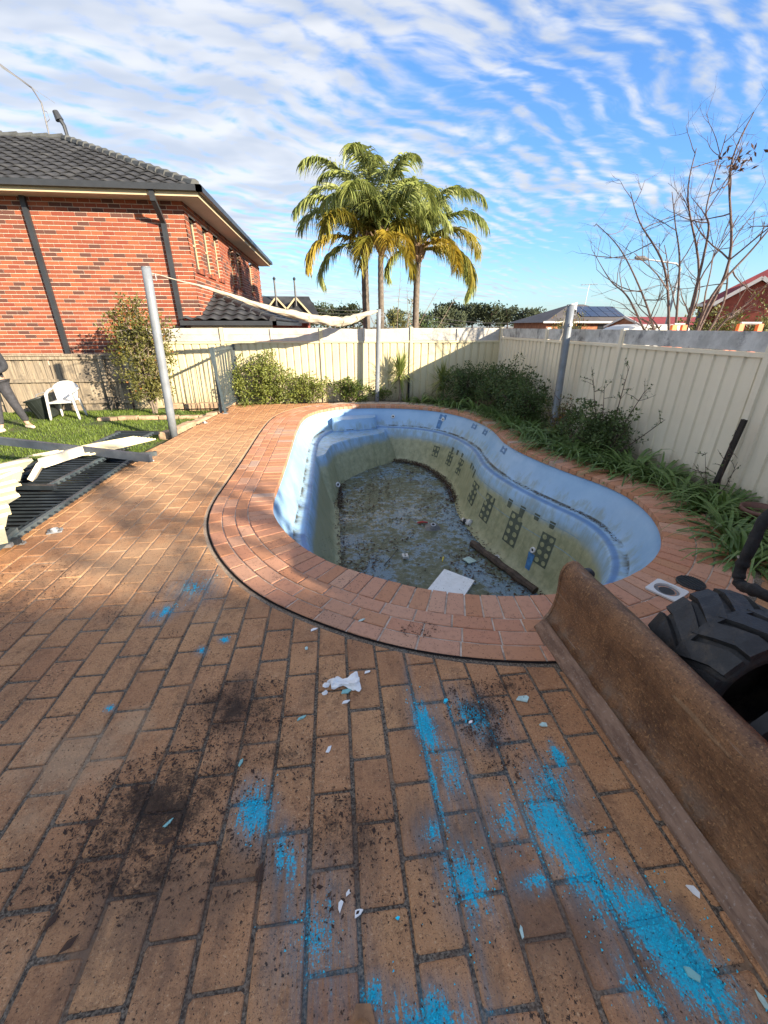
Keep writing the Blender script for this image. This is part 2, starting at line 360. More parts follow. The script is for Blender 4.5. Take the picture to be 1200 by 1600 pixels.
def m_coping(N, b):
    p = N.pos(); r = N.rnd(); a = N.attr('tint')
    rr = N.math('FRACT', N.math('ADD', r, N.math('MULTIPLY', a, 5.17)))
    n2 = N.noise(p, 22.0, 5, 0.7); n3 = N.noise(p, 150.0, 3, 0.7)
    c = N.mix(rr, (0.475, 0.205, 0.115), (0.53, 0.295, 0.190))
    c = N.mix(N.ramp(rr, 0.10, 0.03), c, (0.44, 0.30, 0.23))
    c = N.mix(N.ramp(N.math('FRACT', N.math('MULTIPLY', rr, 13.7)), 0.3, 0.9, 0.0, 0.6), c, (0.44, 0.195, 0.088))
    c = N.mix(N.ramp(n2, 0.48, 0.75, 0.0, 0.5), c, (0.20, 0.095, 0.062))
    c = N.mix(N.ramp(n3, 0.62, 0.72, 0.0, 0.65), c, (0.06, 0.03, 0.022))
    c = N.mix(N.ramp(N.noise(p, 5.0, 5, 0.7), 0.60, 0.75, 0.0, 0.3), c, (0.42, 0.32, 0.25))
    cr = N.ramp(N.math('ADD', N.noise(p, 60.0, 3, 0.7), N.math('MULTIPLY', N.noise(p, 3.0, 3, 0.6), 0.4)), 0.84, 0.90)
    c = N.mix(N.math('MULTIPLY', cr, 0.85), c, (0.035, 0.020, 0.013))
    return {'Base Color': c, 'Roughness': 0.82, 'Specular IOR Level': 0.35, 'Normal': bump(N, n3, 0.4, 0.004)}
mat('coping_brick', m_coping)
plain('coping_mortar', (0.50, 0.40, 0.31), 0.95, var=0.3, scale=12, bmp=0.5, dirt=(0.08, 0.055, 0.04), dirtamt=0.7)
plain('expansion_joint', (0.012, 0.009, 0.008), 0.95, spec=0.1)

def m_shell(N, b):
    p = N.pos(); sx = N.n('ShaderNodeSeparateXYZ'); N.put(sx.inputs[0], p); z = sx.outputs[2]
    n1 = N.noise(p, 1.6, 5, 0.62); n2 = N.noise(p, 9.0, 5, 0.7); n3 = N.noise(p, 60.0, 3, 0.6)
    st = N.noise(N.mapping(p, scale=(9, 9, 0.9)), 1.0, 5, 0.68)        # vertical run marks
    blue = N.mix(N.ramp(n1, 0.3, 0.7), (0.230, 0.390, 0.58), (0.310, 0.475, 0.66))
    blue = N.mix(N.ramp(z, -0.02, -0.16, 0.62, 0.0), blue, (0.085, 0.20, 0.40))   # tide ring of old waterline
    blue = N.mix(N.ramp(st, 0.55, 0.75, 0.0, 0.35), blue, (0.33, 0.47, 0.63))
    blue = N.mix(N.math('MULTIPLY', N.ramp(N.math('ADD', N.ramp(z, -0.12, -0.40, 0.0, 0.3), st), 0.68, 0.95), 0.55), blue, (0.20, 0.23, 0.15))
    alg = N.mix(N.ramp(n2, 0.3, 0.72), (0.250, 0.250, 0.118), (0.400, 0.375, 0.205))
    alg = N.mix(N.ramp(st, 0.5, 0.72, 0.0, 0.55), alg, (0.135, 0.150, 0.080))
    edge = N.math('ADD', z, N.math('MULTIPLY', N.math('SUBTRACT', N.math('ADD', N.math('MULTIPLY', st, 0.6), N.math('MULTIPLY', n1, 0.4)), 0.5), 0.34))
    ma = N.ramp(edge, -0.56, -0.74)
    c = N.mix(N.math('MULTIPLY', ma, 0.93), blue, alg)
    # grime caught on the shelf
    led = N.math('MULTIPLY', N.ramp(N.math('ABSOLUTE', N.math('ADD', z, 0.425)), 0.016, 0.004), N.ramp(N.noise(p, 3.5, 4, 0.7), 0.42, 0.60))
    c = N.mix(N.math('MULTIPLY', led, 0.9), c, (0.035, 0.032, 0.016))
    bl = N.math('MULTIPLY', N.ramp(z, -0.47, -0.452), N.ramp(z, -0.44, -0.446))
    c = N.mix(N.math('MULTIPLY', bl, 0.7), c, (0.035, 0.13, 0.34))
    return {'Base Color': c, 'Roughness': N.ramp(n2, 0.2, 0.8, 0.30, 0.55), 'Specular IOR Level': 0.45, 'Normal': bump(N, n3, 0.10, 0.003)}
mat('pool_shell', m_shell)
def m_floor(N, b):
    p = N.pos(); n1 = N.noise(p, 1.25, 6, 0.66, 0.4); n2 = N.noise(N.mapping(p, scale=(1, 1.3, 1)), 10.0, 6, 0.72, 0.6); n3 = N.noise(p, 70.0, 3, 0.7)
    c = N.mix(N.ramp(n2, 0.32, 0.68), (0.075, 0.084, 0.046), (0.165, 0.172, 0.100))
    k = N.ramp(N.math('ADD', n1, N.math('MULTIPLY', N.math('SUBTRACT', n2, 0.5), 0.95)), 0.45, 0.60)
    c = N.mix(N.math('MULTIPLY', k, 0.85), c, N.mix(N.ramp(n3, 0.3, 0.7), (0.125, 0.205, 0.275), (0.215, 0.300, 0.360)))
    c = N.mix(N.ramp(N.noise(p, 34.0, 4, 0.75), 0.57, 0.66, 0.0, 0.85), c, (0.028, 0.023, 0.011))
    return {'Base Color': c, 'Roughness': N.ramp(n1, 0.40, 0.60, 0.55, 0.16), 'Specular IOR Level': 0.5, 'Normal': bump(N, N.math('ADD', n2, N.math('MULTIPLY', n3, 0.4)), 0.35, 0.01)}
mat('pool_floor', m_floor)
def m_pad(N, b):
    p = N.pos(); n2 = N.noise(p, 25.0, 5, 0.7)
    return {'Base Color': N.mix(N.ramp(n2, 0.35, 0.7), (0.055, 0.070, 0.050), (0.100, 0.115, 0.078)), 'Roughness': 0.6}
mat('algae_dark', m_pad)
plain('algae_pale', (0.29, 0.29, 0.155), 0.5, var=0.25, scale=20)
plain('pool_pale', (0.20, 0.30, 0.36), 0.45, var=0.2, scale=14)
plain('deep_blue', (0.055, 0.17, 0.36), 0.4, var=0.3, scale=14)
def m_hbrick(N, b):
    p = N.pos(); r = N.rnd(); a = N.attr('tint')
    rr = N.math('FRACT', N.math('ADD', r, N.math('MULTIPLY', a, 3.77)))
    n2 = N.noise(p, 30.0, 4, 0.7)
    c = N.mix(N.ramp(rr, 0.0, 0.66, 0, 1, False), (0.215, 0.058, 0.032), (0.305, 0.092, 0.044))
    c = N.mix(N.ramp(N.math('FRACT', N.math('MULTIPLY', rr, 9.3)), 0.6, 1.0, 0.0, 0.7), c, (0.20, 0.044, 0.028))
    c = N.mix(N.ramp(rr, 0.76, 0.80), c, (0.105, 0.044, 0.034))
    c = N.mix(N.ramp(n2, 0.5, 0.8, 0.0, 0.35), c, (0.15, 0.04, 0.022))
    return {'Base Color': c, 'Roughness': 0.85, 'Specular IOR Level': 0.3, 'Normal': bump(N, n2, 0.3, 0.006)}
mat('house_brick', m_hbrick)
plain('mortar', (0.54, 0.45, 0.36), 0.95, var=0.15, scale=8, bmp=0.3)
plain('roof_tile', (0.024, 0.025, 0.029), 0.62, var=0.35, scale=1.7, bmp=0.3, dirt=(0.065, 0.066, 0.066), dirtamt=0.5)
plain('ridge_tile', (0.070, 0.074, 0.074), 0.8, var=0.3, scale=4, bmp=0.3)
plain('charcoal_paint', (0.030, 0.033, 0.038), 0.45, var=0.15, scale=3)
plain('cream_trim', (0.50, 0.41, 0.26), 0.5, var=0.06, scale=2)
plain('soffit', (0.52, 0.47, 0.40), 0.7, var=0.06, scale=2)
def m_fence(name, col, dirtc):
    def f(N, b):
        p = N.pos(); sx = N.n('ShaderNodeSeparateXYZ'); N.put(sx.inputs[0], p); z = sx.outputs[2]
        n1 = N.noise(p, 1.1, 5, 0.6); n2 = N.noise(p, 16.0, 5, 0.7); run = N.noise(N.mapping(p, scale=(22, 22, 1.2)), 1.0, 4, 0.65)
        c = N.mix(N.ramp(n1, 0.3, 0.7), tuple(v * .93 for v in col), tuple(v * 1.05 for v in col))
        c = N.mix(N.ramp(run, 0.55, 0.75, 0.0, 0.30), c, dirtc)
        sp_ = N.ramp(N.math('ADD', z, N.math('MULTIPLY', n2, 0.5)), 0.55, 0.12)
        c = N.mix(N.math('MULTIPLY', sp_, 0.55), c, (0.22, 0.165, 0.105))
        c = N.mix(N.ramp(N.noise(p, 45.0, 3, 0.7), 0.66, 0.72, 0.0, 0.5), c, dirtc)
        return {'Base Color': c, 'Roughness': N.ramp(n2, 0.2, 0.8, 0.38, 0.55), 'Normal': bump(N, n1, 0.25, 0.03)}
    return mat(name, f)
m_fence('cream_steel', (0.58, 0.51, 0.325), (0.36, 0.31, 0.21)); m_fence('cream_steel_grey', (0.72, 0.655, 0.52), (0.50, 0.44, 0.33))
plain('painted_board', (0.46, 0.43, 0.385), 0.75, var=0.12, scale=5, bmp=0.4, dirt=(0.28, 0.26, 0.23), dirtamt=0.55)
plain('grey_board', (0.50, 0.50, 0.49), 0.85, var=0.22, scale=6, bmp=0.5, dirt=(0.10, 0.10, 0.11), dirtamt=0.75)
def m_paling(N, b):
    p = N.pos(); r = N.rnd()
    g = N.noise(N.mapping(p, scale=(30, 30, 1.6)), 1.0, 5, 0.7); n1 = N.noise(p, 1.6, 5, 0.65)
    c = N.mix(N.ramp(g, 0.3, 0.72), (0.135, 0.105, 0.075), (0.42, 0.345, 0.245))
    c = N.mix(N.math('MULTIPLY', r, 0.35), c, (0.20, 0.165, 0.12))
    c = N.mix(N.ramp(n1, 0.50, 0.64, 0.0, 0.75), c, (0.055, 0.050, 0.046))
    return {'Base Color': c, 'Roughness': 0.9, 'Normal': bump(N, g, 0.5, 0.006)}
mat('paling', m_paling)
plain('pole_paint', (0.185, 0.205, 0.230), 0.4, var=0.12, scale=5, bmp=0.08, dirt=(0.12, 0.13, 0.14), dirtamt=0.4)
plain('pole_dark', (0.14, 0.165, 0.20), 0.4, var=0.12, scale=5, bmp=0.08)
plain('sail_cloth', (0.38, 0.335, 0.26), 0.9, var=0.18, scale=9, bmp=0.4)
plain('rope', (0.36, 0.32, 0.26), 0.9, var=0.2, scale=30)
plain('fence_black', (0.020, 0.026, 0.032), 0.4, var=0.2, scale=8)
plain('fence_slate', (0.055, 0.075, 0.085), 0.42, var=0.15, scale=6, dirt=(0.16, 0.16, 0.15), dirtamt=0.4)
plain('beam_slate', (0.065, 0.078, 0.098), 0.5, var=0.2, scale=5, dirt=(0.14, 0.14, 0.14), dirtamt=0.4)
plain('white_plastic', (0.62, 0.61, 0.59), 0.4, var=0.04, scale=4, bmp=0.03)
plain('bin_plastic', (0.022, 0.028, 0.026), 0.45, var=0.2, scale=5)
plain('soil', (0.080, 0.050, 0.030), 0.95, var=0.5, scale=14, bmp=0.9)
plain('earth', (0.16, 0.115, 0.07), 0.95, var=0.4, scale=3, bmp=0.7)
plain('turf', (0.055, 0.085, 0.018), 0.95, var=0.45, scale=5, bmp=0.9, dirt=(0.13, 0.09, 0.05), dirtamt=0.6)
plain('sandstone', (0.40, 0.27, 0.17), 0.9, var=0.3, scale=7, bmp=0.7, dirt=(0.10, 0.085, 0.06), dirtamt=0.5)
plain('timber_dark', (0.070, 0.048, 0.033), 0.8, var=0.4, scale=14, bmp=0.6)
plain('stake_black', (0.018, 0.013, 0.012), 0.75, var=0.3, scale=10)
plain('tyre_rubber', (0.019, 0.019, 0.020), 0.6, var=0.35, scale=14, bmp=0.6, dirt=(0.085, 0.066, 0.048), dirtamt=0.6)
plain('hose_rubber', (0.010, 0.010, 0.011), 0.75, var=0.4, scale=30, bmp=0.9, dirt=(0.04, 0.035, 0.03), dirtamt=0.5)
plain('machine_dark', (0.03, 0.03, 0.032), 0.6)
plain('machine_orange', (0.62, 0.12, 0.02), 0.45)
plain('steel_plate', (0.21, 0.20, 0.185), 0.55, metal=0.4, var=0.25, scale=8, bmp=0.3, dirt=(0.09, 0.06, 0.04), dirtamt=0.6)
def m_rust(N, b):
    p = N.pos(); n1 = N.noise(p, 5.0, 6, 0.7); n2 = N.noise(N.mapping(p, scale=(20, 20, 70), rot=(0.3, 0.2, 0)), 1.0, 5, 0.75); n3 = N.noise(p, 90.0, 4, 0.7)
    c = N.mix(N.ramp(n1, 0.3, 0.7), (0.120, 0.056, 0.028), (0.290, 0.145, 0.068))
    c = N.mix(N.ramp(n2, 0.48, 0.70, 0.0, 0.6), c, (0.050, 0.026, 0.016))
    fs_ = N.noise(N.mapping(p, scale=(60, 60, 220), rot=(0.35, 0.2, 0)), 1.0, 4, 0.8)
    c = N.mix(N.ramp(fs_, 0.54, 0.68, 0.0, 0.35), c, (0.045, 0.024, 0.014))
    c = N.mix(N.ramp(fs_, 0.42, 0.30, 0.0, 0.3), c, (0.36, 0.22, 0.115))
    c = N.mix(N.ramp(n2, 0.42, 0.28, 0.0, 0.55), c, (0.34, 0.19, 0.088))
    c = N.mix(N.ramp(n3, 0.54, 0.66, 0.0, 0.7), c, (0.46, 0.255, 0.115))
    c = N.mix(N.ramp(N.noise(p, 150.0, 4, 0.75), 0.55, 0.64, 0.0, 0.75), c, (0.035, 0.018, 0.011))
    scr = N.noise(N.mapping(p, scale=(40, 3, 9), rot=(0.5, 0.1, 0.4)), 1.0, 2, 0.5, 0.3)
    c = N.mix(N.ramp(scr, 0.70, 0.74, 0.0, 0.4), c, (0.36, 0.25, 0.15))
    sz = N.n('ShaderNodeSeparateXYZ'); N.put(sz.inputs[0], p)
    lowm = N.math('MULTIPLY', N.ramp(sz.outputs[2], 0.20, 0.07), N.ramp(N.noise(p, 9.0, 5, 0.7), 0.45, 0.6))
    c = N.mix(N.math('MULTIPLY', lowm, 0.7), c, (0.20, 0.145, 0.105))
    scuff = N.noise(N.mapping(p, scale=(14, 2.5, 60), rot=(0.2, 0, 0)), 1.0, 3, 0.6)
    c = N.mix(N.ramp(scuff, 0.64, 0.70, 0.0, 0.55), c, (0.30, 0.235, 0.18))
    return {'Base Color': c, 'Roughness': N.ramp(n1, 0.3, 0.7, 0.36, 0.62), 'Metallic': 0.35, 'Normal': bump(N, N.math('ADD', n2, N.math('MULTIPLY', n3, 1.0)), 0.9, 0.007)}
mat('rust', m_rust)
def m_edge(N, b):
    p = N.pos(); n1 = N.noise(N.mapping(p, scale=(30, 6, 30)), 1.0, 5, 0.7); n3 = N.noise(p, 80.0, 3, 0.7)
    c = N.mix(N.ramp(n1, 0.35, 0.65), (0.115, 0.062, 0.038), (0.225, 0.135, 0.088))
    c = N.mix(N.ramp(n3, 0.56, 0.7, 0, 0.5), c, (0.33, 0.28, 0.24))
    return {'Base Color': c, 'Roughness': 0.45, 'Metallic': 0.35, 'Normal': bump(N, n3, 0.3, 0.004)}
mat('worn_steel', m_edge)
leafmat('palm_green', (0.105, 0.150, 0.036), (0.360, 0.385, 0.115), 0.42, trans=0.30)
leafmat('palm_yellow', (0.24, 0.20, 0.03), (0.48, 0.345, 0.045), 0.5, trans=0.35)
leafmat('palm_mixed', (0.11, 0.135, 0.025), (0.40, 0.31, 0.045), 0.45, trans=0.30)
plain('palm_trunk', (0.135, 0.110, 0.088), 0.9, var=0.3, scale=9, bmp=0.8)
plain('palm_sheath', (0.33, 0.22, 0.14), 0.85, var=0.35, scale=10, bmp=0.7)
leafmat('leaf_green', (0.040, 0.070, 0.014), (0.150, 0.195, 0.040), 0.42)
leafmat('leaf_bright', (0.065, 0.100, 0.018), (0.230, 0.250, 0.055), 0.42)
leafmat('leaf_dark', (0.030, 0.055, 0.015), (0.125, 0.180, 0.055), 0.45)
leafmat('leaf_olive', (0.060, 0.070, 0.018), (0.190, 0.175, 0.045), 0.5, spot=(0.33, 0.13, 0.03))
leafmat('strap_green', (0.045, 0.095, 0.022), (0.200, 0.300, 0.085), 0.33)
leafmat('spike_green', (0.075, 0.115, 0.022), (0.27, 0.31, 0.085), 0.4)
leafmat('far_foliage', (0.022, 0.032, 0.016), (0.075, 0.092, 0.042), 0.8, trans=0.1)
leafmat('grass', (0.060, 0.105, 0.014), (0.190, 0.255, 0.042), 0.5)
leafmat('dead_leaf', (0.030, 0.015, 0.010), (0.115, 0.060, 0.036), 0.8, trans=0.1)
plain('twig', (0.21, 0.165, 0.125), 0.9, var=0.3, scale=20)
plain('twig_dark', (0.075, 0.050, 0.040), 0.9, var=0.3, scale=20)
plain('bark_red', (0.105, 0.068, 0.058), 0.85, var=0.3, scale=12)
plain('red_roof', (0.20, 0.028, 0.026), 0.7, var=0.2, scale=1)
plain('far_brick', (0.33, 0.13, 0.065), 0.9, var=0.25, scale=3)
plain('far_redbrick', (0.25, 0.062, 0.040), 0.9, var=0.25, scale=3)
plain('brown_roof', (0.085, 0.076, 0.074), 0.8, var=0.2, scale=1)
plain('white_trim', (0.66, 0.63, 0.60), 0.6, var=0.05)
plain('caravan_white', (0.60, 0.58, 0.53), 0.5, var=0.05, scale=2)
plain('galvanised', (0.36, 0.37, 0.38), 0.45, metal=0.5, var=0.15)
plain('dark_steel', (0.10, 0.095, 0.095), 0.5)
plain('solar_glass', (0.022, 0.035, 0.070), 0.12, var=0.1, bmp=0.0)
plain('window_glass', (0.020, 0.024, 0.030), 0.2, var=0.1, bmp=0.0, spec=0.3)
plain('blind', (0.40, 0.35, 0.27), 0.8, var=0.1)
plain('orange_paint', (0.72, 0.17, 0.04), 0.5)
plain('hoodie', (0.026, 0.028, 0.034), 0.9, var=0.25, scale=20, bmp=0.3)
plain('trousers', (0.040, 0.040, 0.047), 0.9, var=0.25, scale=20, bmp=0.3)
plain('skin', (0.50, 0.29, 0.20), 0.55, var=0.08)
plain('hair', (0.03, 0.02, 0.015), 0.7)
plain('shoe', (0.58, 0.47, 0.36), 0.7, var=0.15, scale=20)
plain('foam_board', (0.82, 0.82, 0.80), 0.6, var=0.04, scale=12, bmp=0.05, dirt=(0.5, 0.48, 0.42), dirtamt=0.3)
plain('paper', (0.78, 0.76, 0.73), 0.85, var=0.06, scale=40)
plain('shard', (0.20, 0.42, 0.40), 0.35, var=0.15, scale=40)
plain('shard_pale', (0.42, 0.55, 0.50), 0.35, var=0.15, scale=40)
plain('dye_blue', (0.01, 0.54, 0.72), 0.7, var=0.2, scale=40)
plain('red_plastic', (0.45, 0.03, 0.025), 0.4)
plain('grey_plastic', (0.16, 0.16, 0.16), 0.5)
plain('black_plastic', (0.016, 0.018, 0.020), 0.5, var=0.2, scale=30)
plain('terracotta', (0.13, 0.06, 0.045), 0.7, var=0.2)
plain('yellow_scrap', (0.75, 0.58, 0.03), 0.6)
plain('boot_leather', (0.30, 0.15, 0.065), 0.6, var=0.25, scale=30, bmp=0.4)

# ================================================================ POOL OUTLINE
RIM = [(0.317,2.556),(0.628,2.397),(0.93,2.305),(1.23,2.255),(1.55,2.25),(1.90,2.305),(2.257,2.435),(2.607,2.656),(2.91,2.962),(3.12,3.29),(3.263,3.652),
       (3.325,4.05),(3.268,4.456),(3.129,4.847),(2.965,5.39),(2.85,6.0),(2.83,6.55),(2.93,7.2),(2.95,7.8),(2.83,8.55),(2.50,9.25),(1.971,9.72),(1.315,9.97),
       (0.62,10.06),(0.10,9.93),(-0.33,9.62),(-0.60,9.15),(-0.72,8.55),(-0.755,7.6),(-0.75,6.6),(-0.745,5.665),(-0.75,4.877),(-0.755,4.36),(-0.71,3.95),
       (-0.57,3.54),(-0.354,3.16),(-0.10,2.86)]
def resample(P, n):
    P = P + [P[0]]; L = [0.0]
    for a, b in zip(P, P[1:]): L.append(L[-1] + (b - a).length)
    out = []; j = 0
    for i in range(n):
        t = L[-1] * i / n
        while L[j + 1] < t: j += 1
        k = (t - L[j]) / max(1e-9, L[j+1] - L[j]); out.append(P[j].lerp(P[j+1], k))
    return out
NR = 300
rim = resample([Vector((p.x, p.y, 0)) for p in crom([(a, b, 0) for a, b in RIM], 10, True)], NR)
for _ in range(6): rim = [(rim[i-1] + rim[i] * 2 + rim[(i+1) % NR]) / 4 for i in range(NR)]
nrm = []
for i in range(NR):
    d = (rim[(i+3) % NR] - rim[i-3]).normalized(); nrm.append(Vector((d.y, -d.x, 0)))      # outward
def off(o): return [rim[i] + nrm[i] * o for i in range(NR)]
def curve_len(P):
    L = [0.0]
    for i in range(len(P)): L.append(L[-1] + (P[(i+1) % len(P)] - P[i]).length)
    return L
def at_len(P, L, s):
    s %= L[-1]; lo, hi = 0, len(P)
    while hi - lo > 1:
        m = (lo + hi) // 2
        if L[m] <= s: lo = m
        else: hi = m
    k = (s - L[lo]) / max(1e-9, L[lo+1] - L[lo]); a, b = P[lo], P[(lo+1) % len(P)]
    return a.lerp(b, k), (lo + k) / len(P)
def at_par(P, u):
    f = (u % 1.0) * len(P); i = int(f); return P[i % len(P)].lerp(P[(i+1) % len(P)], f - i)
def floor_z(y): return -1.62 + (y - 3.0) * 0.075

def in_poly(x, y, P):
    c = False; j = len(P) - 1
    for i in range(len(P)):
        if (P[i].y > y) != (P[j].y > y) and x < (P[j].x - P[i].x) * (y - P[i].y) / (P[j].y - P[i].y) + P[i].x: c = not c
        j = i
    return c
# ---- view test, used only to choose which repeats get an object of their own
from bpy_extras.object_utils import world_to_camera_view
bpy.context.view_layer.update()
CM = cam.matrix_world.inverted()
def seen(p, m=0.02):
    q = CM @ Vector(p)
    if q.z > -0.05: return False
    u = q.x / -q.z * 14.4 / 27.0; v = q.y / -q.z * 14.4 / 36.0
    return abs(u) < 0.5 + m and abs(v) < 0.5 + m
def nearness(p): return (Vector(p) - cam.location).length

# ================================================================ GROUND, PAVING
def sheet_with_hole(name, outer, hole, z, m, side=0.0):
    bm = bmesh.new()
    ov = [bm.verts.new((x, y, z)) for x, y in outer]; hv = [bm.verts.new((p.x, p.y, z)) for p in hole]
    es = [bm.edges.new((ov[i], ov[(i+1) % len(ov)])) for i in range(len(ov))] + [bm.edges.new((hv[i], hv[(i+1) % len(hv)])) for i in range(len(hv))]
    bmesh.ops.triangle_fill(bm, use_beauty=True, edges=es)
    for f in bm.faces:
        if f.normal.z < 0: f.normal_flip()
    if side:
        for i in range(len(ov)):
            a, b = ov[i], ov[(i+1) % len(ov)]
            c = bm.verts.new((b.co.x, b.co.y, z - side)); d = bm.verts.new((a.co.x, a.co.y, z - side)); bm.faces.new((b, a, d, c))
    me = bpy.data.meshes.new(name); bm.to_mesh(me); bm.free(); me.materials.append(m)
    o = link(name, me); o['kind'] = 'structure'; return o
sheet_with_hole('ground', [(-900, -900), (900, -900), (900, 900), (-900, 900)], off(0.12)[::3], -0.145, MATS['earth'])
DECK = [(-3.0, -2.5), (4.22, -2.5), (4.22, 1.85), (3.45, 2.25), (3.5, 2.9), (3.75, 3.6), (3.8, 4.5), (3.55, 5.4), (3.3, 6.3), (3.35, 7.4), (3.3, 8.4),
        (2.9, 9.5), (2.3, 10.2), (1.2, 10.45), (0.4, 10.52), (-2.45, 10.55), (-2.52, 9.5), (-2.79, 7.25), (-2.97, 6.0), (-3.0, 4.0)]
paving = sheet_with_hole('paving', DECK, off(0.10)[::2], -0.0075, MATS['paving_joint'], side=0.2)
dk = MB(); dk.quad(Vector((-4.6, 2.6, -.11)), Vector((-2.99, 2.6, -.11)), Vector((-2.92, 6.6, -.11)), Vector((-3.9, 6.3, -.11)))
tag(dk.build('bare_soil', MATS['soil']), kind='structure')
bed = MB()
bed.add([Vector(p) for p in ((4.3, 1.6, -0.05), (4.3, 11.0, -0.05), (-4.0, 11.0, -0.06), (-4.0, 10.4, -0.06), (0.9, 10.4, -0.05), (2.6, 9.8, -0.05), (3.2, 8.5, -0.05), (3.25, 5.5, -0.05), (3.7, 4.2, -0.05), (3.3, 2.2, -0.05))],
        [(0, 1, 8, 9), (1, 2, 3, 4), (1, 4, 5), (1, 5, 6), (1, 6, 7), (1, 7, 8)])
tag(bed.build('garden_bed', MATS['soil'], fix=True), kind='structure')
lawn = MB(); lawn.quad(Vector((-12, 4.0, -0.12)), Vector((-2.9, 4.0, -0.12)), Vector((-2.4, 11.0, -0.12)), Vector((-12, 11.0, -0.12)))
tag(lawn.build('lawn', MATS['turf']), kind='structure')

def slab_mesh(poly, z0, z1, ch, rnd=None):
    """brick: polygon seen from above, chamfered top"""
    n = len(poly); c = sum(poly, Vector((0, 0, 0))) / n; b = MB(); vs = []
    for p in poly: vs.append(Vector((p.x, p.y, z0)))
    for p in poly: vs.append(Vector((p.x, p.y, z1 - ch)))
    for p in poly:
        d = (c - p); d = d / max(d.length, 1e-6) * ch * 1.3; vs.append(Vector((p.x + d.x, p.y + d.y, z1)))
    fs = []
    for i in range(n):
        j = (i + 1) % n; fs.append((i, j, n + j, n + i)); fs.append((n + i, n + j, 2*n + j, 2*n + i))
    fs.append(tuple(range(2*n, 3*n)))
    b.add(vs, fs); return b
PW, PL, JW = 0.1655, 0.259, 0.0145
def brick_poly(w, l, rg):
    hx, hy = w / 2, l / 2; r = 0.007; j = lambda: rg.uniform(-0.0034, 0.0034)
    pts = [(-hx+r, -hy), (hx-r, -hy), (hx, -hy+r), (hx, hy-r), (hx-r, hy), (-hx+r, hy), (-hx, hy-r), (-hx, -hy+r)]
    return [Vector((a + j(), b + j(), 0)) for a, b in pts]
variants = []
for k in range(7):
    variants.append(slab_mesh(brick_poly(PW - JW, PL - JW, R), -0.02, R.uniform(-0.0015, 0.002), 0.005).mesh('brick', MATS['paver']))
OUTW = off(0.650); deckP = [Vector((a, b, 0)) for a, b in DECK]
cand = []
def clip_half(poly, p0, n):
    out = []
    for i in range(len(poly)):
        a, b = poly[i], poly[(i+1) % len(poly)]; da, db = (a - p0).dot(n), (b - p0).dot(n)
        if da >= 0: out.append(a)
        if (da >= 0) != (db >= 0): out.append(a.lerp(b, da / (da - db)))
    return out
col0 = int((-3.1 - 0.327) / PW) - 1
for k in range(col0, 25):
    cx = 0.327 + (k + 0.5) * PW
    y0 = 1.85 + (0.0 if k % 2 else 0.5) * PL
    for r in range(-18, 36):
        cyy = y0 + (r + 0.5) * PL
        if cyy < -1.6 or cyy > 10.6: continue
        cs = [(cx + a * (PW - JW) / 2, cyy + b * (PL - JW) / 2) for a, b in ((-1,-1),(1,-1),(1,1),(-1,1))]
        din = [in_poly(x, y, deckP) for x, y in cs]
        if not any(din): continue
        if not (all(din)) and cyy > 2.6 and cx > 0: continue
        cin = [in_poly(x, y, OUTW) for x, y in cs]
        if all(cin): continue
        custom = None
        if any(cin) or not all(din):
            poly = [Vector((x, y, 0)) for x, y in cs]
            if any(cin):
                best = min(range(NR), key=lambda i: (OUTW[i].x - cx) ** 2 + (OUTW[i].y - cyy) ** 2)
                poly = clip_half(poly, OUTW[best], nrm[best])
            if not all(din) and len(poly) >= 3:
                bd = None
                for i in range(len(deckP)):
                    a, b = deckP[i], deckP[(i+1) % len(deckP)]; d = b - a; t = max(0, min(1, (Vector((cx, cyy, 0)) - a).dot(d) / d.length_squared))
                    q = a + d * t; e = (q - Vector((cx, cyy, 0))).length
                    if bd is None or e < bd[0]: bd = (e, q, Vector((-d.y, d.x, 0)).normalized())
                poly = clip_half(poly, bd[1], bd[2])
            if len(poly) < 3: continue
            area = abs(sum(poly[i].x * poly[(i+1) % len(poly)].y - poly[(i+1) % len(poly)].x * poly[i].y for i in range(len(poly)))) / 2
            if area < 0.0012: continue
            custom = poly
        cand.append((cx, cyy, custom))
cand.sort(key=lambda c: (0 if seen((c[0], c[1], 0)) else 1, nearness((c[0], c[1], 0))))
rest = MB()
for i, (cx, cyy, custom) in enumerate(cand):
    if i < 300:
        if custom is None:
            o = link('brick', variants[R.randrange(7)], paving); o.location = (cx, cyy, R.uniform(-0.002, 0.0015)); o.rotation_euler = (R.uniform(-.004, .004), R.uniform(-.006, .006), R.choice((0, pi)) + R.uniform(-.006, .006))
        else:
            c = Vector((cx, cyy, 0)); o = slab_mesh([p - c for p in custom], -0.02, 0.0, 0.004).build('brick', MATS['paver'], paving); o.location = c
    else:
        poly = custom or [Vector((cx, cyy, 0)) + p for p in brick_poly(PW - JW, PL - JW, R)]
        b = slab_mesh(poly, -0.02, R.uniform(-0.002, 0.002), 0.004); rest.add(b.v, b.f, R.random())
tag(rest.build('brick_field', MATS['paver'], paving), kind='stuff')

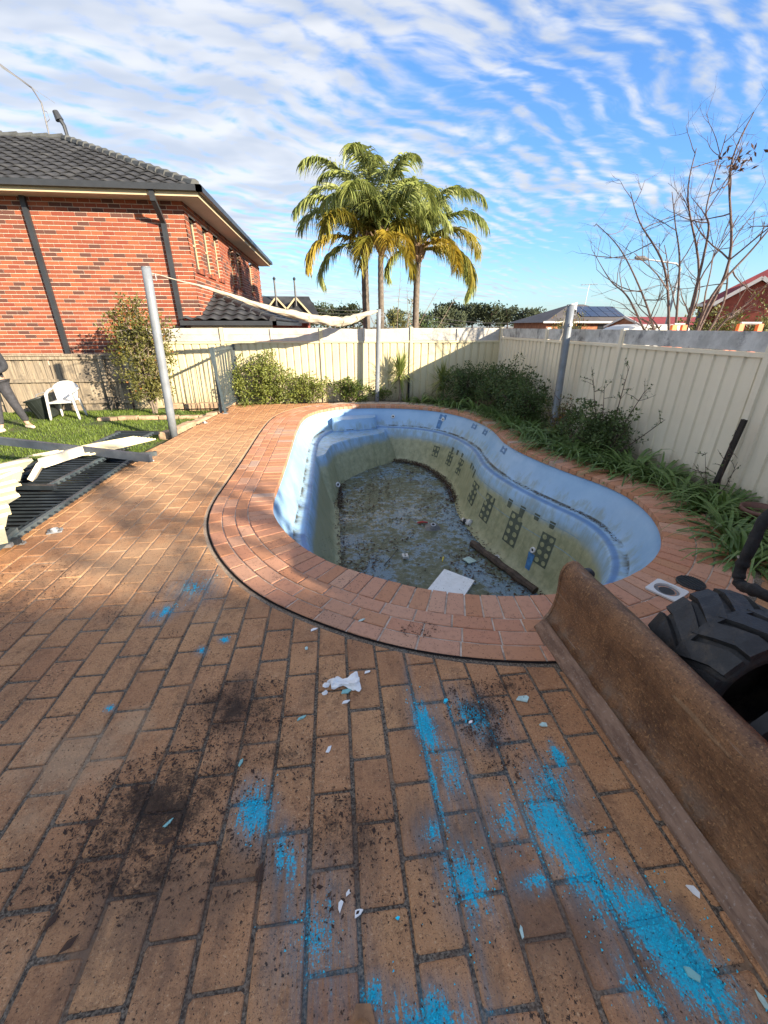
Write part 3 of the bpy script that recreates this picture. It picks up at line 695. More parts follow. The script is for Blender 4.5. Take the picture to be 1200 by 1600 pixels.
# ================================================================ POOL
pool = thing('swimming_pool', (1.2, 6.0, 0.0), 'drained kidney-shaped blue pool with algae stains and a brick surround', 'pool')
PM = T(-1.2, -6.0, 0)
def under(o, parent=pool, name=None):
    o.parent = parent; o.matrix_parent_inverse = Matrix(); return o
def pbuild(mb, name, m, parent=None, smooth=False, fix=False):
    mb.v = [Vector(p) - Vector((1.2, 6.0, 0.0)) for p in mb.v]
    return mb.build(name, m, parent or pool, smooth, fix)
PROF = [(0.03, -0.045), (0.0, -0.06), (-0.035, -0.10), (-0.09, -0.22), (-0.155, -0.35), (-0.185, -0.405), (-0.215, -0.432), (-0.30, -0.447), (-0.345, -0.462), (-0.365, -0.50), (-0.40, -0.62)]
def wallpt(i, o, z): p = rim[i % NR] + nrm[i % NR] * o; return Vector((p.x, p.y, z))
sh = MB(); rings = []
for (o, z) in PROF: rings.append([wallpt(i, o, z) for i in range(NR)])
for k, (o, f) in enumerate([(-0.45, 0.25), (-0.50, 0.5), (-0.555, 0.75), (-0.60, 0.90), (-0.65, 0.975), (-0.72, 1.0)]):
    rings.append([wallpt(i, o, lerp(-0.62, floor_z(wallpt(i, o, 0).y), f)) for i in range(NR)])
vs = [p for r in rings for p in r]; fs = []
for j in range(len(rings) - 1):
    for i in range(NR): k = (i + 1) % NR; fs.append((j*NR + i, j*NR + k, (j+1)*NR + k, (j+1)*NR + i))
sh.add(vs, fs); shell = pbuild(sh, 'shell', MATS['pool_shell'], smooth=True, fix=False)
fl = MB(); fl.add([Vector((p.x, p.y, floor_z(p.y) + 0.001)) for p in rings[-1]], [tuple(range(NR))]); pbuild(fl, 'floor', MATS['pool_floor'])
# entry steps in the far corner
top = crom([(-0.80,7.42,0),(-0.52,7.46,0),(-0.27,7.60,0),(-0.19,7.95,0),(-0.10,8.33,0),(0.18,8.66,0),(0.62,8.98,0),(1.00,9.18,0),(1.13,9.55,0),(1.13,10.1,0)], 8)
bot = crom([(-0.75,6.90,0),(-0.38,6.93,0),(-0.12,7.10,0),(-0.02,7.50,0),(0.03,7.95,0),(0.30,8.38,0),(0.80,8.85,0),(1.30,9.18,0),(1.48,9.6,0),(1.48,10.1,0)], 8)
st = MB(); n = len(top); rows = []
for f in (0.0, 0.02, 0.06, 0.3, 0.6, 0.85, 1.0):
    rows.append([Vector((lerp(top[i].x, bot[i].x, f), lerp(top[i].y, bot[i].y, f), lerp(-0.475, floor_z(bot[i].y) - 0.02, f if f > 0.06 else f * 0.5))) for i in range(n)])
vs = [p for r in rows for p in r]; fs = []
for j in range(len(rows) - 1):
    for i in range(n - 1): fs.append((j*n + i, j*n + i + 1, (j+1)*n + i + 1, (j+1)*n + i))
st.add(vs, fs)
cap = [Vector((p.x, p.y, -0.475)) for p in top] + [Vector((1.13, 10.2, -0.475)), Vector((-0.85, 10.2, -0.475)), Vector((-0.85, 7.42, -0.475))]
st.add(cap, [tuple(range(len(cap)))])
pbuild(st, 'step', MATS['pool_shell'], fix=False)
st = MB()
tp = crom([(-0.10,10.15,0),(-0.085,9.55,0),(-0.02,9.43,0),(0.2,9.42,0),(0.62,9.52,0),(0.86,9.60,0),(0.93,9.72,0),(0.95,10.15,0)], 6)
bt = [p + Vector((0.03 if p.x > 0.5 else -0.02, -0.07, 0)) for p in tp]; n = len(tp)
st.add([Vector((p.x, p.y, -0.20)) for p in tp] + [Vector((p.x, p.y, -0.476)) for p in bt], [(i, i+1, n+i+1, n+i) for i in range(n-1)] + [tuple(range(n))])
pbuild(st, 'step', MATS['pool_shell'])
# perforated dark pads printed on the lower wall (old non-slip marks): dark patch with pale discs
def near_idx(x, y, o):
    P = off(o); return min(range(NR), key=lambda i: (P[i].x - x) ** 2 + (P[i].y - y) ** 2)
def lowpt(i, f, lift):
    """point on the lower wall: i (float ring index), f 0..1 from shelf lip to floor"""
    i0 = int(floor(i)); k = i - i0
    def g(j):
        seg = [(-0.40, 0.0), (-0.45, 0.25), (-0.50, 0.5), (-0.555, 0.75), (-0.60, 0.90)]
        for (o1, f1), (o2, f2) in zip(seg, seg[1:]):
            if f <= f2: o = lerp(o1, o2, (f - f1) / (f2 - f1)); break
        else: o = -0.60
        p = rim[j % NR] + nrm[j % NR] * (o - lift); return Vector((p.x, p.y, lerp(-0.62, floor_z(p.y), f)))
    return g(i0).lerp(g(i0 + 1), k)
PADS = [(2.338, 8.861, 0.18, 0.58, 3.8, 2, 2), (2.605, 8.327, 0.18, 0.62, 3.8, 2, 3), (2.713, 7.757, 0.16, 0.64, 3.8, 2, 3), (2.471, 6.492, 0.18, 0.68, 4.0, 2, 4), (2.519, 5.897, 0.16, 0.7, 3.8, 2, 4), (2.626, 5.178, 0.16, 0.72, 3.8, 2, 4), (2.887, 4.564, 0.2, 0.7, 3.6, 2, 4)]
for (qx, qy, f0, f1, wd, nx, ny) in PADS:
    ci = near_idx(qx, qy, -0.5) + 0.5
    m = MB(); sub = 6
    P = [[lowpt(ci - wd/2 + wd * a / sub, lerp(f0, f1, b / sub), 0.004) for a in range(sub + 1)] for b in range(sub + 1)]
    for b in range(sub):
        for a in range(sub):
            if R.random() < 0.06 and (a in (0, sub-1) or b in (0, sub-1)): continue
            m.quad(P[b][a], P[b][a+1], P[b+1][a+1], P[b+1][a])
    pad = pbuild(m, 'dark_pad', MATS['algae_dark'])
    for b in range(ny):
        for a in range(nx):
            m = MB(); ring = []
            for t in range(12):
                u = (a + 0.5 + 0.31 * cos(2*pi*t/12)) / nx; v = (b + 0.5 + 0.31 * sin(2*pi*t/12)) / ny
                ring.append(lowpt(ci - wd/2 + wd * u, lerp(f0, f1, v), 0.008))
            m.add(ring, [tuple(range(12))]); pbuild(m, 'pale_disc', MATS['algae_pale'], pad)
# pale tide line and blue ladder marks on the shelf band
for (i0, i1, f, w) in ((62, 150, 0.03, 0.012), (60, 100, 0.30, 0.010)):
    m = MB()
    for i in range(i0, i1): m.quad(lowpt(i, f, .003), lowpt(i+1, f, .003), lowpt(i+1, f + w, .003), lowpt(i, f + w, .003))
    pbuild(m, 'tide_line', MATS['pool_pale'])
for i in (70, 74, 78, 82, 101, 104, 107, 118, 122, 126):
    m = MB(); a = R.uniform(0.10, 0.22); m.quad(lowpt(i, 0.0, .003), lowpt(i + 1.5, 0.0, .003), lowpt(i + 1.3, a, .003), lowpt(i + .2, a, .003)); pbuild(m, 'run_mark', MATS['algae_dark'])
def uppt(i, z, lift=0.004):
    for (o1, z1), (o2, z2) in zip(PROF, PROF[1:]):
        if z2 <= z <= z1: o = lerp(o1, o2, (z1 - z) / (z1 - z2)); break
    else: o = -0.2
    p = rim[i % NR] + nrm[i % NR] * (o - lift); return Vector((p.x, p.y, z))
for (x, y) in ((2.95, 8.15), (2.97, 7.55), (2.86, 6.3), (2.55, 9.15)):
    i = near_idx(x, y, 0); m = MB()
    for (a, z0, z1) in ((0, -.10, -.20), (2, -.10, -.20)): m.quad(uppt(i+a, z0), uppt(i+a+1, z0), uppt(i+a+1, z1), uppt(i+a, z1))
    for z0 in (-.115, -.17): m.quad(uppt(i, z0, .006), uppt(i+3, z0, .006), uppt(i+3, z0-.022, .006), uppt(i, z0-.022, .006))
    pbuild(m, 'ladder_mark', MATS['deep_blue'])
def fitting(p, nv, r, name='inlet'):
    nv = Vector(nv).normalized(); M = Matrix.Translation(Vector(p) - Vector((1.2, 6.0, 0.0))) @ nv.to_track_quat('Z', 'Y').to_matrix().to_4x4()
    m = MB(); m.lathe([(r*0.45, 0.004), (r*0.5, 0.02), (r*0.9, 0.022), (r, 0.012), (r, 0.0)], 18, M); o = m.build(name, MATS['white_plastic'], pool, smooth=True)
    m = MB(); m.lathe([(0.0005, 0.006), (r*0.5, 0.006)], 14, M); m.build('bore', MATS['black_plastic'], o)
for (x, y, z) in ((1.37, 9.97, -0.24), (2.47, 9.22, -0.20)):
    i = near_idx(x, y, 0); fitting(uppt(i, z), -nrm[i] + Vector((0, 0, .3)), 0.045)
    if x > 2:
        m = MB(); m.quad(uppt(i, z-.02, .006), uppt(i+2, z-.02, .006), uppt(i+2, -.40, .006), uppt(i, -.40, .006)); pbuild(m, 'run_mark', MATS['deep_blue'])
i = near_idx((2.488, 4.558)[0], (2.488, 4.558)[1], -0.5)
fitting(lowpt(i + 1, 0.55, 0.0), -nrm[i] + Vector((0, 0, .3)), 0.045)
m = MB(); m.quad(lowpt(i + .2, 0.60, .005), lowpt(i + 1.8, 0.60, .005), lowpt(i + 1.2, 0.93, .005), lowpt(i + 0.1, 0.93, .005)); pbuild(m, 'run_mark', MATS['deep_blue'])
fitting(Vector((-0.03, 7.62, -1.10)), (1, -1, 0.4), 0.055)

# ---- coping
coping = bpy.data.objects.new('coping', None); COL.objects.link(coping); coping.parent = pool; coping.location = (0, 0, 0)
mb = MB(); a, b = off(-0.005), off(0.608)
for i in range(NR):
    k = (i + 1) % NR; mb.quad(*[Vector((p.x, p.y, -0.007)) for p in (a[i], b[i], b[k], a[k])]); mb.quad(*[Vector(q) for q in ((a[k].x, a[k].y, -0.007), (a[k].x, a[k].y, -0.07), (a[i].x, a[i].y, -0.07), (a[i].x, a[i].y, -0.007))])
pbuild(mb, 'mortar_bed', MATS['coping_mortar'], coping, fix=False)
pieces = []
def row(o0, o1, ln, test, jitter):
    P = off((o0 + o1) / 2); L = curve_len(P); A, B = off(o0), off(o1); n = max(4, round(L[-1] / ln)); step = L[-1] / n; ph = R.random() * step; cuts = [ph + step * (k + R.uniform(-jitter, jitter)) for k in range(n)] + [ph + L[-1]]
    cuts[-1] = cuts[0] + L[-1]
    for s0, s1 in zip(cuts, cuts[1:]):
        g = 0.006; pm, u = at_len(P, L, (s0 + s1) / 2)
        if not test(pm): continue
        us = [at_len(P, L, s)[1] for s in (s0 + g, (s0 + s1) / 2, s1 - g)]
        inn = [at_par(A, u) for u in us]; out = [at_par(B, u) for u in us]
        pieces.append((pm, inn + out[::-1]))
row(-0.018, 0.228, 0.1215, lambda p: True, 0.04)
row(0.238, 0.352, 0.235, lambda p: not (p.x > 0.5 and p.y > 8.4), 0.10)
row(0.362, 0.476, 0.235, lambda p: p.y < 3.0 or p.x < -0.1 or (p.x > 2.5 and p.y < 7.9), 0.10)
row(0.486, 0.602, 0.235, lambda p: (p.x < 2.2 and p.y < 3.4) or p.x < -0.1 or (p.x > 2.4 and p.y < 2.6), 0.10)
pieces.sort(key=lambda c: (0 if seen(c[0]) else 1, nearness(c[0])))
rest = MB()
for i, (c, poly) in enumerate(pieces):
    zt = R.uniform(-0.001, 0.005)
    if i < 300:
        o = slab_mesh([p - c for p in poly], -0.062, zt, 0.0045).build('brick', MATS['coping_brick'], coping); o.location = c - Vector((1.2, 6.0, 0))
    else:
        b = slab_mesh(poly, -0.062, zt, 0.0045); rest.add(b.v, b.f, R.random() + 0.01)
tag(pbuild(rest, 'brick_run', MATS['coping_brick'], coping), kind='stuff')
mb = MB(); a, b = off(0.605), off(0.621)
for i in range(NR):
    p = rim[i]
    if (p.x < 2.0 and p.y < 3.4) or (p.x < -0.5): 
        k = (i + 1) % NR; mb.quad(*[Vector((q.x, q.y, -0.003)) for q in (a[i], b[i], b[k], a[k])])
pbuild(mb, 'expansion_joint', MATS['expansion_joint'], coping)
# skimmer opening and its lid
sk = MB()
cx, cyy = 2.305, 2.20; Msk = T(cx - 1.2, cyy - 6.0, 0.006) @ RZ(radians(28))
hole_n = 28; o_r = [(0.105 * (max(-1, min(1, 1.42 * cos(2*pi*k/hole_n)))), 0.105 * (max(-1, min(1, 1.42 * sin(2*pi*k/hole_n))))) for k in range(hole_n)]
i_r = [(0.082 * cos(2*pi*k/hole_n), 0.082 * sin(2*pi*k/hole_n)) for k in range(hole_n)]
vs = [Msk @ Vector((x, y, 0)) for x, y in o_r] + [Msk @ Vector((x, y, 0.012)) for x, y in o_r] + [Msk @ Vector((x, y, 0.012)) for x, y in i_r] + [Msk @ Vector((x * .93, y * .93, -0.015)) for x, y in i_r]
n = hole_n; sk.add(vs, [(r*n + k, r*n + (k+1) % n, (r+1)*n + (k+1) % n, (r+1)*n + k) for r in range(3) for k in range(n)])
skim = sk.build('skimmer_frame', MATS['white_plastic'], pool)
m = MB(); m.lathe([(0.076, 0.0), (0.055, -0.002), (0.050, 0.001), (0.048, -0.004)], 24, Msk); m.build('basket_rim', MATS['grey_plastic'], skim)
m = MB(); m.lathe([(0.05, -0.001), (0.0005, -0.001)], 24, Msk); m.build('basket', MATS['black_plastic'], skim)
lid = thing('skimmer_lid', (2.555, 2.27, 0.004), 'round black ribbed lid lying beside the white skimmer frame', 'lid', rz=radians(20))
m = MB(); m.lathe([(0.0005, 0.012), (0.088, 0.012), (0.094, 0.008), (0.094, 0.0)], 32); m.build('disc', MATS['black_plastic'], lid)
for k in range(-6, 7):
    y = k * 0.0135; h = sqrt(max(0, 0.086 ** 2 - y * y)); m = MB(); m.box((-h, y - 0.003, 0.0115), (h, y + 0.003, 0.0165)); m.build('ridge', MATS['black_plastic'], lid)

# ================================================================ STEEL AND TIMBER FENCES
def rib_sheet(P0, P1, z0, z1, normal, pitch=0.182, depth=0.022, flip=False):
    """ribbed steel sheet between two points; wide pans, narrow ribs standing back"""
    P0 = Vector(P0); P1 = Vector(P1); d = P1 - P0; L = d.length; d /= L; nv = Vector(normal)
    us = []; n = max(1, round(L / pitch)); p = L / n
    for k in range(n):
        u = k * p; us += [(u, 0), (u + p * 0.70, 0), (u + p * 0.76, -depth), (u + p * 0.93, -depth)]
    us.append((L, 0)); m = MB(); vs = []
    for z in (z0, z1):
        for (u, w) in us: q = P0 + d * u + nv * w; vs.append(Vector((q.x, q.y, z)))
    k = len(us); m.add(vs, [(i, i+1, k+i+1, k+i) for i in range(k-1)]); return m
def steel_fence(name, label, P, normal, z0, zs, zt, planks, sheet_m, board_m, gaps, sag):
    f = thing(name, (P[0][0], P[0][1], z0), label, 'fence'); O = Vector((P[0][0], P[0][1], z0)); nv = Vector(normal)
    def bd(m, nm, mt, par=f): m.v = [Vector(v) - O for v in m.v]; return m.build(nm, mt, par)
    for i in range(len(P) - 1):
        a = Vector((*P[i], 0)); b = Vector((*P[i+1], 0)); d = (b - a).normalized(); dz = sag[i % len(sag)]
        bd(rib_sheet(a + d * 0.03, b - d * 0.03, z0, zs + dz, nv), 'steel_sheet', sheet_m)
        m = MB(); m.beam(Vector((a.x, a.y, zs + dz + 0.01)) + d * .03, Vector((b.x, b.y, zs + dz + 0.01)) - d * .03, 0.045, 0.045); bd(m, 'top_rail', sheet_m)
        m = MB(); m.beam(Vector((a.x, a.y, z0 + 0.05)) + d * .03, Vector((b.x, b.y, z0 + 0.05)) - d * .03, 0.045, 0.05); bd(m, 'bottom_rail', sheet_m)
        hh = (zt - zs - 0.035) / planks
        for k in range(planks):
            zc = zs + dz + 0.035 + hh * (k + 0.5)
            segs = 8; sg = gaps[i % len(gaps)] * (0.6 + 0.4 * k); m = MB(); vs = []
            for q in range(segs + 1):
                t = q / segs; p = a.lerp(b, t * 0.96 + 0.02); dd = -sg * 4 * t * (1 - t)
                for (w, z) in ((-0.011, -hh/2 + .004), (0.011, -hh/2 + .004), (0.011, hh/2), (-0.011, hh/2)):
                    r = p + nv * (w - 0.004 - k * 0.003); vs.append(Vector((r.x, r.y, zc + z + dd + R.uniform(-.002, .002))))
            m.add(vs, [(q*4 + e, q*4 + (e+1) % 4, q*4 + 4 + (e+1) % 4, q*4 + 4 + e) for q in range(segs) for e in range(4)] + [(3, 2, 1, 0), tuple(segs*4 + e for e in range(4))])
            bd(m, 'plank', board_m)
        if planks > 1:
            c = a.lerp(b, 0.5 + R.uniform(-.03, .03)); m = MB(); m.box((c.x - 0.03, c.y - 0.03, zs + dz + 0.036), (c.x + 0.03, c.y - 0.017, zt + dz - .008)); bd(m, 'cleat', board_m)
    for i, p in enumerate(P):
        m = MB(); t = zt + R.uniform(0.0, 0.03); m.bevbox((p[0] - 0.036, p[1] - 0.036, z0), (p[0] + 0.036, p[1] + 0.036, t), 0.005); bd(m, 'post', sheet_m)
    return f
steel_fence('steel_fence', 'cream steel sheet fence along the far end, topped with two whitewashed planks', [(4.3, 11.0), (1.97, 11.0), (-0.27, 11.0), (-2.61, 11.0), (-4.9, 11.0)], (0, -1, 0),
            -0.14, 1.375, 1.70, 2, MATS['cream_steel'], MATS['painted_board'], [0.0, 0.03, 0.0, 0.0], [0.0, 0.01, 0.0, 0.0])
steel_fence('steel_fence', 'long cream steel sheet fence on the right with a single grey plank on top', [(4.3, 10.92), (4.3, 8.52), (4.3, 6.17), (4.3, 3.86), (4.3, 1.5), (4.3, -0.86), (4.3, -3.2)], (-1, 0, 0),
            -0.14, 1.465, 1.695, 1, MATS['cream_steel_grey'], MATS['grey_board'], [0.0], [0.0])
pf = thing('paling_fence', (-4.9, 10.9, -0.14), 'weathered grey timber paling fence below the brick wall', 'fence')
x = -4.95; k = 0
while x > -11.0:
    w = R.uniform(0.095, 0.115); m = MB(); t = R.uniform(-.02, .02)
    m.box((-w/2, -0.008, 0), (w/2, 0.008, 1.27 + t)); o = m.build('paling', MATS['paling'], pf); o.location = (x - w/2 + 4.9, R.uniform(-0.012, 0.0) - (0.015 if k % 2 else 0), 0.02); o.rotation_euler = (0, R.uniform(-.012, .012), 0)
    x -= w * 0.93 + R.uniform(0, 0.012); k += 1
for z in (0.22, 0.72, 1.22):
    m = MB(); m.box((-6.2, -0.075, z - 0.035), (0, -0.03, z + 0.035)); m.build('rail', MATS['paling'], pf)
m = MB(); m.box((-6.2, -0.10, 1.262), (0, 0.05, 1.30)); m.build('cap_board', MATS['paling'], pf)
for xx in (-0.45, -2.75, -5.2):
    m = MB(); m.box((xx - 0.05, -0.15, -0.05), (xx + 0.05, -0.078, 1.25)); m.build('post', MATS['paling'], pf)

# ================================================================ BRICK HOUSE ON THE LEFT
XC, YH, ZT = -3.167, 11.55, 4.27
house = thing('brick_house', (XC, YH, -0.14), 'two-storey red brick house with dark tiled roof behind the left fence', 'house')
HO = Vector((XC, YH, -0.14))
def hb(m, nm, mt, par=None, smooth=False): m.v = [Vector(v) - HO for v in m.v]; return m.build(nm, mt, par or house, smooth)
WIN = [(11.84, 12.44), (12.90, 13.52), (13.98, 14.56), (15.98, 16.55), (17.08, 17.70), (19.45, 20.25)]; WZ0, WZ1 = 3.0, 4.06
YE = 22.0
m = MB(); m.quad(Vector((-14, YH, -.14)), Vector((XC, YH, -.14)), Vector((XC, YH, ZT)), Vector((-14, YH, ZT)))
ys = [YH] + [v for w in WIN for v in w] + [YE]
for i in range(len(ys) - 1):
    a, b = ys[i], ys[i+1]
    if i % 2 == 0: m.quad(Vector((XC, a, -.14)), Vector((XC, b, -.14)), Vector((XC, b, ZT)), Vector((XC, a, ZT)))
    else:
        m.quad(Vector((XC, a, -.14)), Vector((XC, b, -.14)), Vector((XC, b, WZ0)), Vector((XC, a, WZ0)))
        m.quad(Vector((XC, a, WZ1)), Vector((XC, b, WZ1)), Vector((XC, b, ZT)), Vector((XC, a, ZT)))
        for yy in (a, b): m.quad(Vector((XC, yy, WZ0)), Vector((XC - .11, yy, WZ0)), Vector((XC - .11, yy, WZ1)), Vector((XC, yy, WZ1)))
m.quad(Vector((XC, YE, -.14)), Vector((-14, YE, -.14)), Vector((-14, YE, ZT)), Vector((XC, YE, ZT)))
m.quad(Vector((-14, YE, -.14)), Vector((-14, YH, -.14)), Vector((-14, YH, ZT)), Vector((-14, YE, ZT)))
wall = hb(m, 'wall', MATS['mortar'])
bricks = []
BL, BH = 0.24, 0.0845; prt = 0.009; MJ = 0.0145
nrow = int((ZT - 0.9) / BH)
for r in range(nrow):
    z = ZT - (r + 1) * BH + 0.006
    x = XC + prt - (0.115 if r % 2 else 0.23); first = True
    # south face, from the corner leftwards
    xr = XC + prt; k = 0
    while xr > -8.2:
        ln = (0.11 if (k == 0 and r % 2) else 0.23); bricks.append(('S', xr - ln, xr, z)); xr -= ln + 0.012; k += 1
    yl = YH - prt + (0.12 if r % 2 == 0 else 0.24)
    if True:
        yy = YH - prt; k = 0
        while yy < YE:
            ln = (0.23 if r % 2 else 0.11) if k == 0 else 0.23
            a, b = yy, yy + ln
            if k > 0 or True:
                for (w0, w1) in WIN:
                    if WZ0 - 0.07 < z < WZ1 and b > w0 and a < w1:
                        if a < w0 - 0.04: b = w0
                        elif b > w1 + 0.04: a = w1
                        else: a = b
                if b - a > 0.02: bricks.append(('E', a, b, z))
            yy += ln + 0.012; k += 1
bricks.sort(key=lambda q: (0 if q[0] == 'S' and q[2] > -6.9 else 1, R.random() if q[0] == 'S' else q[1]))
unit = {}
def brick_unit(face, ln):
    key = (face, round(ln, 2))
    if key not in unit:
        q = MB(); h = BH - MJ
        if face == 'S': q.box((0, 0, 0), (key[1], prt + .004, h))
        else: q.box((-prt - .004, 0, 0), (0, key[1], h))
        q.f = [f for f in q.f]; unit[key] = q.mesh('brick', MATS['house_brick'])
    return unit[key]
rest = MB(); cnt = 0
def zjit(): return R.uniform(-.0012, .0012)
for (fc, a, b, z) in bricks:
    if fc == 'S' and cnt < 300 and seen((a, YH, z)) and z > 1.1:
        o = link('brick', brick_unit('S', b - a), wall); o.location = Vector((a, YH - prt + zjit(), z)) - HO; cnt += 1
    elif fc == 'S': rest.box((a, YH - prt, z), (b, YH + .004, z + BH - MJ), R.random() + .01)
    else: rest.box((XC - .004, a, z), (XC + prt, b, z + BH - MJ), R.random() + .01)
for (w0, w1) in WIN:
    for r in range(nrow):
        z = ZT - (r + 1) * BH + 0.006
        if WZ0 - .02 < z < WZ1 - .03:
            for (ya, yb) in ((w1 - .004, w1 + .006), (w0 - .006, w0 + .004)): rest.box((XC - .085, ya, z), (XC - .002, yb, z + BH - MJ), R.random() + .01)
tag(hb(rest, 'brick_courses', MATS['house_brick'], wall), kind='stuff')
for (a, b) in WIN:
    w = thing('window', (0, 0, 0), None, None); w.parent = house
    m = MB(); xg = XC - 0.095
    for (p0, p1) in (((a, WZ0), (a + .028, WZ1)), ((b - .028, WZ0), (b, WZ1)), ((a, WZ0), (b, WZ0 + .03)), ((a, WZ1 - .03), (b, WZ1)), ((a, (WZ0+WZ1)/2 - .02), (b, (WZ0+WZ1)/2 + .015))):
        m.box((xg - .012, p0[0], p0[1]), (xg + .014, p1[0], p1[1]))
    hb(m, 'frame', MATS['cream_trim'], w)
    m = MB(); m.box((xg - .012, a, WZ0), (xg - .006, b, WZ1)); hb(m, 'pane', MATS['window_glass'], w)
    m = MB(); m.box((xg - .10, a, WZ0), (xg - .09, b, lerp(WZ0, WZ1, R.uniform(0, .0) + .01))); hb(m, 'blind', MATS['blind'], w)
    n = max(3, round((b - a + .16) / 0.12))
    for k in range(n):
        y0 = a - .08 + (b - a + .16) * k / n; m = MB(); m.box((XC - .06, y0 + .004, WZ0 - .085), (XC + .05, y0 + (b - a + .16) / n - .004, WZ0 - .005)); hb(m, 'sill_brick', MATS['house_brick'], w)
OV = 0.46; GX, GY, GZ = XC + OV, YH - OV, ZT + 0.02
m = MB(); m.box((-14, GY, ZT - .005), (GX, YH + 0.02, ZT + .015)); m.box((XC - .02, YH + 0.02, ZT - .005), (GX, YE + OV, ZT + .015)); hb(m, 'soffit', MATS['soffit'])
m = MB(); m.box((-14, GY - .02, ZT - .02), (GX + .02, GY, ZT + .135)); m.box((GX, GY, ZT - .02), (GX + .02, YE + OV, ZT + .135)); hb(m, 'fascia', MATS['cream_trim'])
m = MB(); m.box((-14, GY - .13, ZT + .06), (GX + .13, GY - .021, ZT + .17)); m.box((GX + .021, GY - .13, ZT + .06), (GX + .13, YE + OV, ZT + .17)); hb(m, 'gutter', MATS['charcoal_paint'])
for (xx, zz0) in ((-6.40, 1.0), (-3.62, 1.0)):
    m = MB()
    if xx > -4: m.beam((xx + .02, GY - .05, ZT + .06), (xx + .02, GY - .03, ZT - .12), .10, .07, up=(0, 1, 0)); m.beam((xx + .02, GY - .03, ZT - .10), (xx, YH - .05, ZT - .42), .10, .07, up=(0, 1, 0)); zt = ZT - .40
    else: zt = ZT
    m.box((xx - .05, YH - .085, -.14), (xx + .05, YH - .012, zt)); hb(m, 'downpipe', MATS['charcoal_paint'])
D, RZ_ = 4.4, 2.02; rz0 = ZT + .15
pk = Vector((GX - D, GY + D, rz0 + RZ_)); pk2 = Vector((GX - D, YE + OV - D, rz0 + RZ_)); far = Vector((GX, YE + OV, rz0)); cor = Vector((GX, GY, rz0))
pl = Vector((-14, GY + D, rz0 + RZ_)); lf = Vector((-14, GY, rz0)); bl = Vector((-14, YE + OV, rz0)); plb = Vector((-14, YE + OV - D, rz0 + RZ_))
m = MB(); m.add([cor, pk, pl, lf, pk2, far, bl, plb], [(3, 0, 1, 2), (0, 5, 4, 1), (4, 5, 6, 7), (1, 4, 7, 2)]); m.v = [v - Vector((0, 0, .035)) for v in m.v]
roof = hb(m, 'roof', MATS['roof_tile'])
def tile_unit(w, l):
    q = MB(); n = 8; vs = []
    hs = [0.004 + 0.045 * (sin(2*pi*(k/n) - 0.6) * 0.5 + 0.5) for k in range(n + 1)]
    for (v, lift) in ((0, 0.046), (l + 0.05, 0.0)):
        for k in range(n + 1): vs.append(Vector((w * k / n, v, hs[k] + lift)))
    for k in range(n + 1): vs.append(Vector((w * k / n, 0.004, hs[k] + 0.022)))
    q.add(vs, [(k, k+1, n+2+k, n+1+k) for k in range(n)] + [(2*n+2+k, 2*n+3+k, k+1, k) for k in range(n)]); return q
def tile_face(parent, poly, u, v, org, w, l, matn, budget, shift=0.0, near=None, O=HO):
    """lay tiles row by row on the plane org + a*u + b*v, kept where their centre is inside poly (in a, b)"""
    u = Vector(u).normalized(); v = Vector(v).normalized(); nn = u.cross(v); q = tile_unit(w, l); me = q.mesh('tile', MATS[matn], True)
    amin = min(p[0] for p in poly); amax = max(p[0] for p in poly); bmax = max(p[1] for p in poly); spots = []
    P = [Vector((a, b, 0)) for a, b in poly]; r = 0
    while r * l < bmax:
        a = amin
        while a < amax:
            if in_poly(a + w/2, r*l + l/2, P): spots.append((a, r * l))
            a += w
        r += 1
    rest = MB(); used = 0
    for (a, b) in spots:
        o_ = Vector(org) + u * a + v * b - O; M = Matrix(((u.x, v.x, nn.x, o_.x), (u.y, v.y, nn.y, o_.y), (u.z, v.z, nn.z, o_.z), (0, 0, 0, 1)))
        if used < budget and seen(o_ + O, -0.005): link('tile', me, parent, M); used += 1
        else: rest.add([M @ p for p in q.v], q.f)
    if rest.f: tag(rest.build('tile_courses', MATS[matn], parent, True), kind='stuff')
    return used
sl = Vector((0, D, RZ_)); SLN = sl.length
tile_face(roof, [(0, 0), (8.2, 0), (8.2 - D, SLN), (0, SLN)], (1, 0, 0), sl, (GX - 8.2, GY - .03, rz0 - .02), 0.30, 0.34, 'roof_tile', 240)
for (a, b) in ((cor, pk), (pk, Vector((GX - 9, pk.y, pk.z)))):
    d = b - a; n = int(d.length / 0.36)
    for k in range(n):
        q = MB(); p0 = a + d * (k / n); p1 = a + d * ((k + 1.08) / n); q.tube([p0 + Vector((0, 0, .035)), p1 + Vector((0, 0, .015))], [0.105, 0.085], 8); hb(q, 'ridge_tile', MATS['ridge_tile'], roof)
m = MB(); q = pk + Vector((.12, 0, .05)); m.tube([q, q + Vector((-.02, 0, .25)), q + Vector((-.10, 0, .42))], [.045, .05, .06], 8); m.tube([q + Vector((-.10, 0, .36)), q + Vector((-.16, 0, .55))], [.10, .07], 10); hb(m, 'roof_vent', MATS['charcoal_paint'], roof)
an = thing('tv_antenna', (pk.x - .35, pk.y, pk.z), 'thin tilted television antenna on the ridge of the left brick house', 'antenna')
m = MB(); m.tube([(0, 0, -.1), (0.02, 0, .75), (-0.12, 0, 1.05)], .018, 6); m.build('mast', MATS['dark_steel'], an)
m = MB(); m.tube([(-0.12, 0, 1.05), (-.95, .1, 1.62)], .022, 6); m.build('boom', MATS['dark_steel'], an)
for k in range(9):
    t = k / 8; c = Vector((-.12, 0, 1.05)).lerp(Vector((-.95, .1, 1.62)), .06 + .9 * t); h = .55 - .3 * t; m = MB(); m.tube([c + Vector((h * .5, h, -.12)), c - Vector((h * .5, h, -.12))], .006, 4); m.build('element', MATS['galvanised'], an)
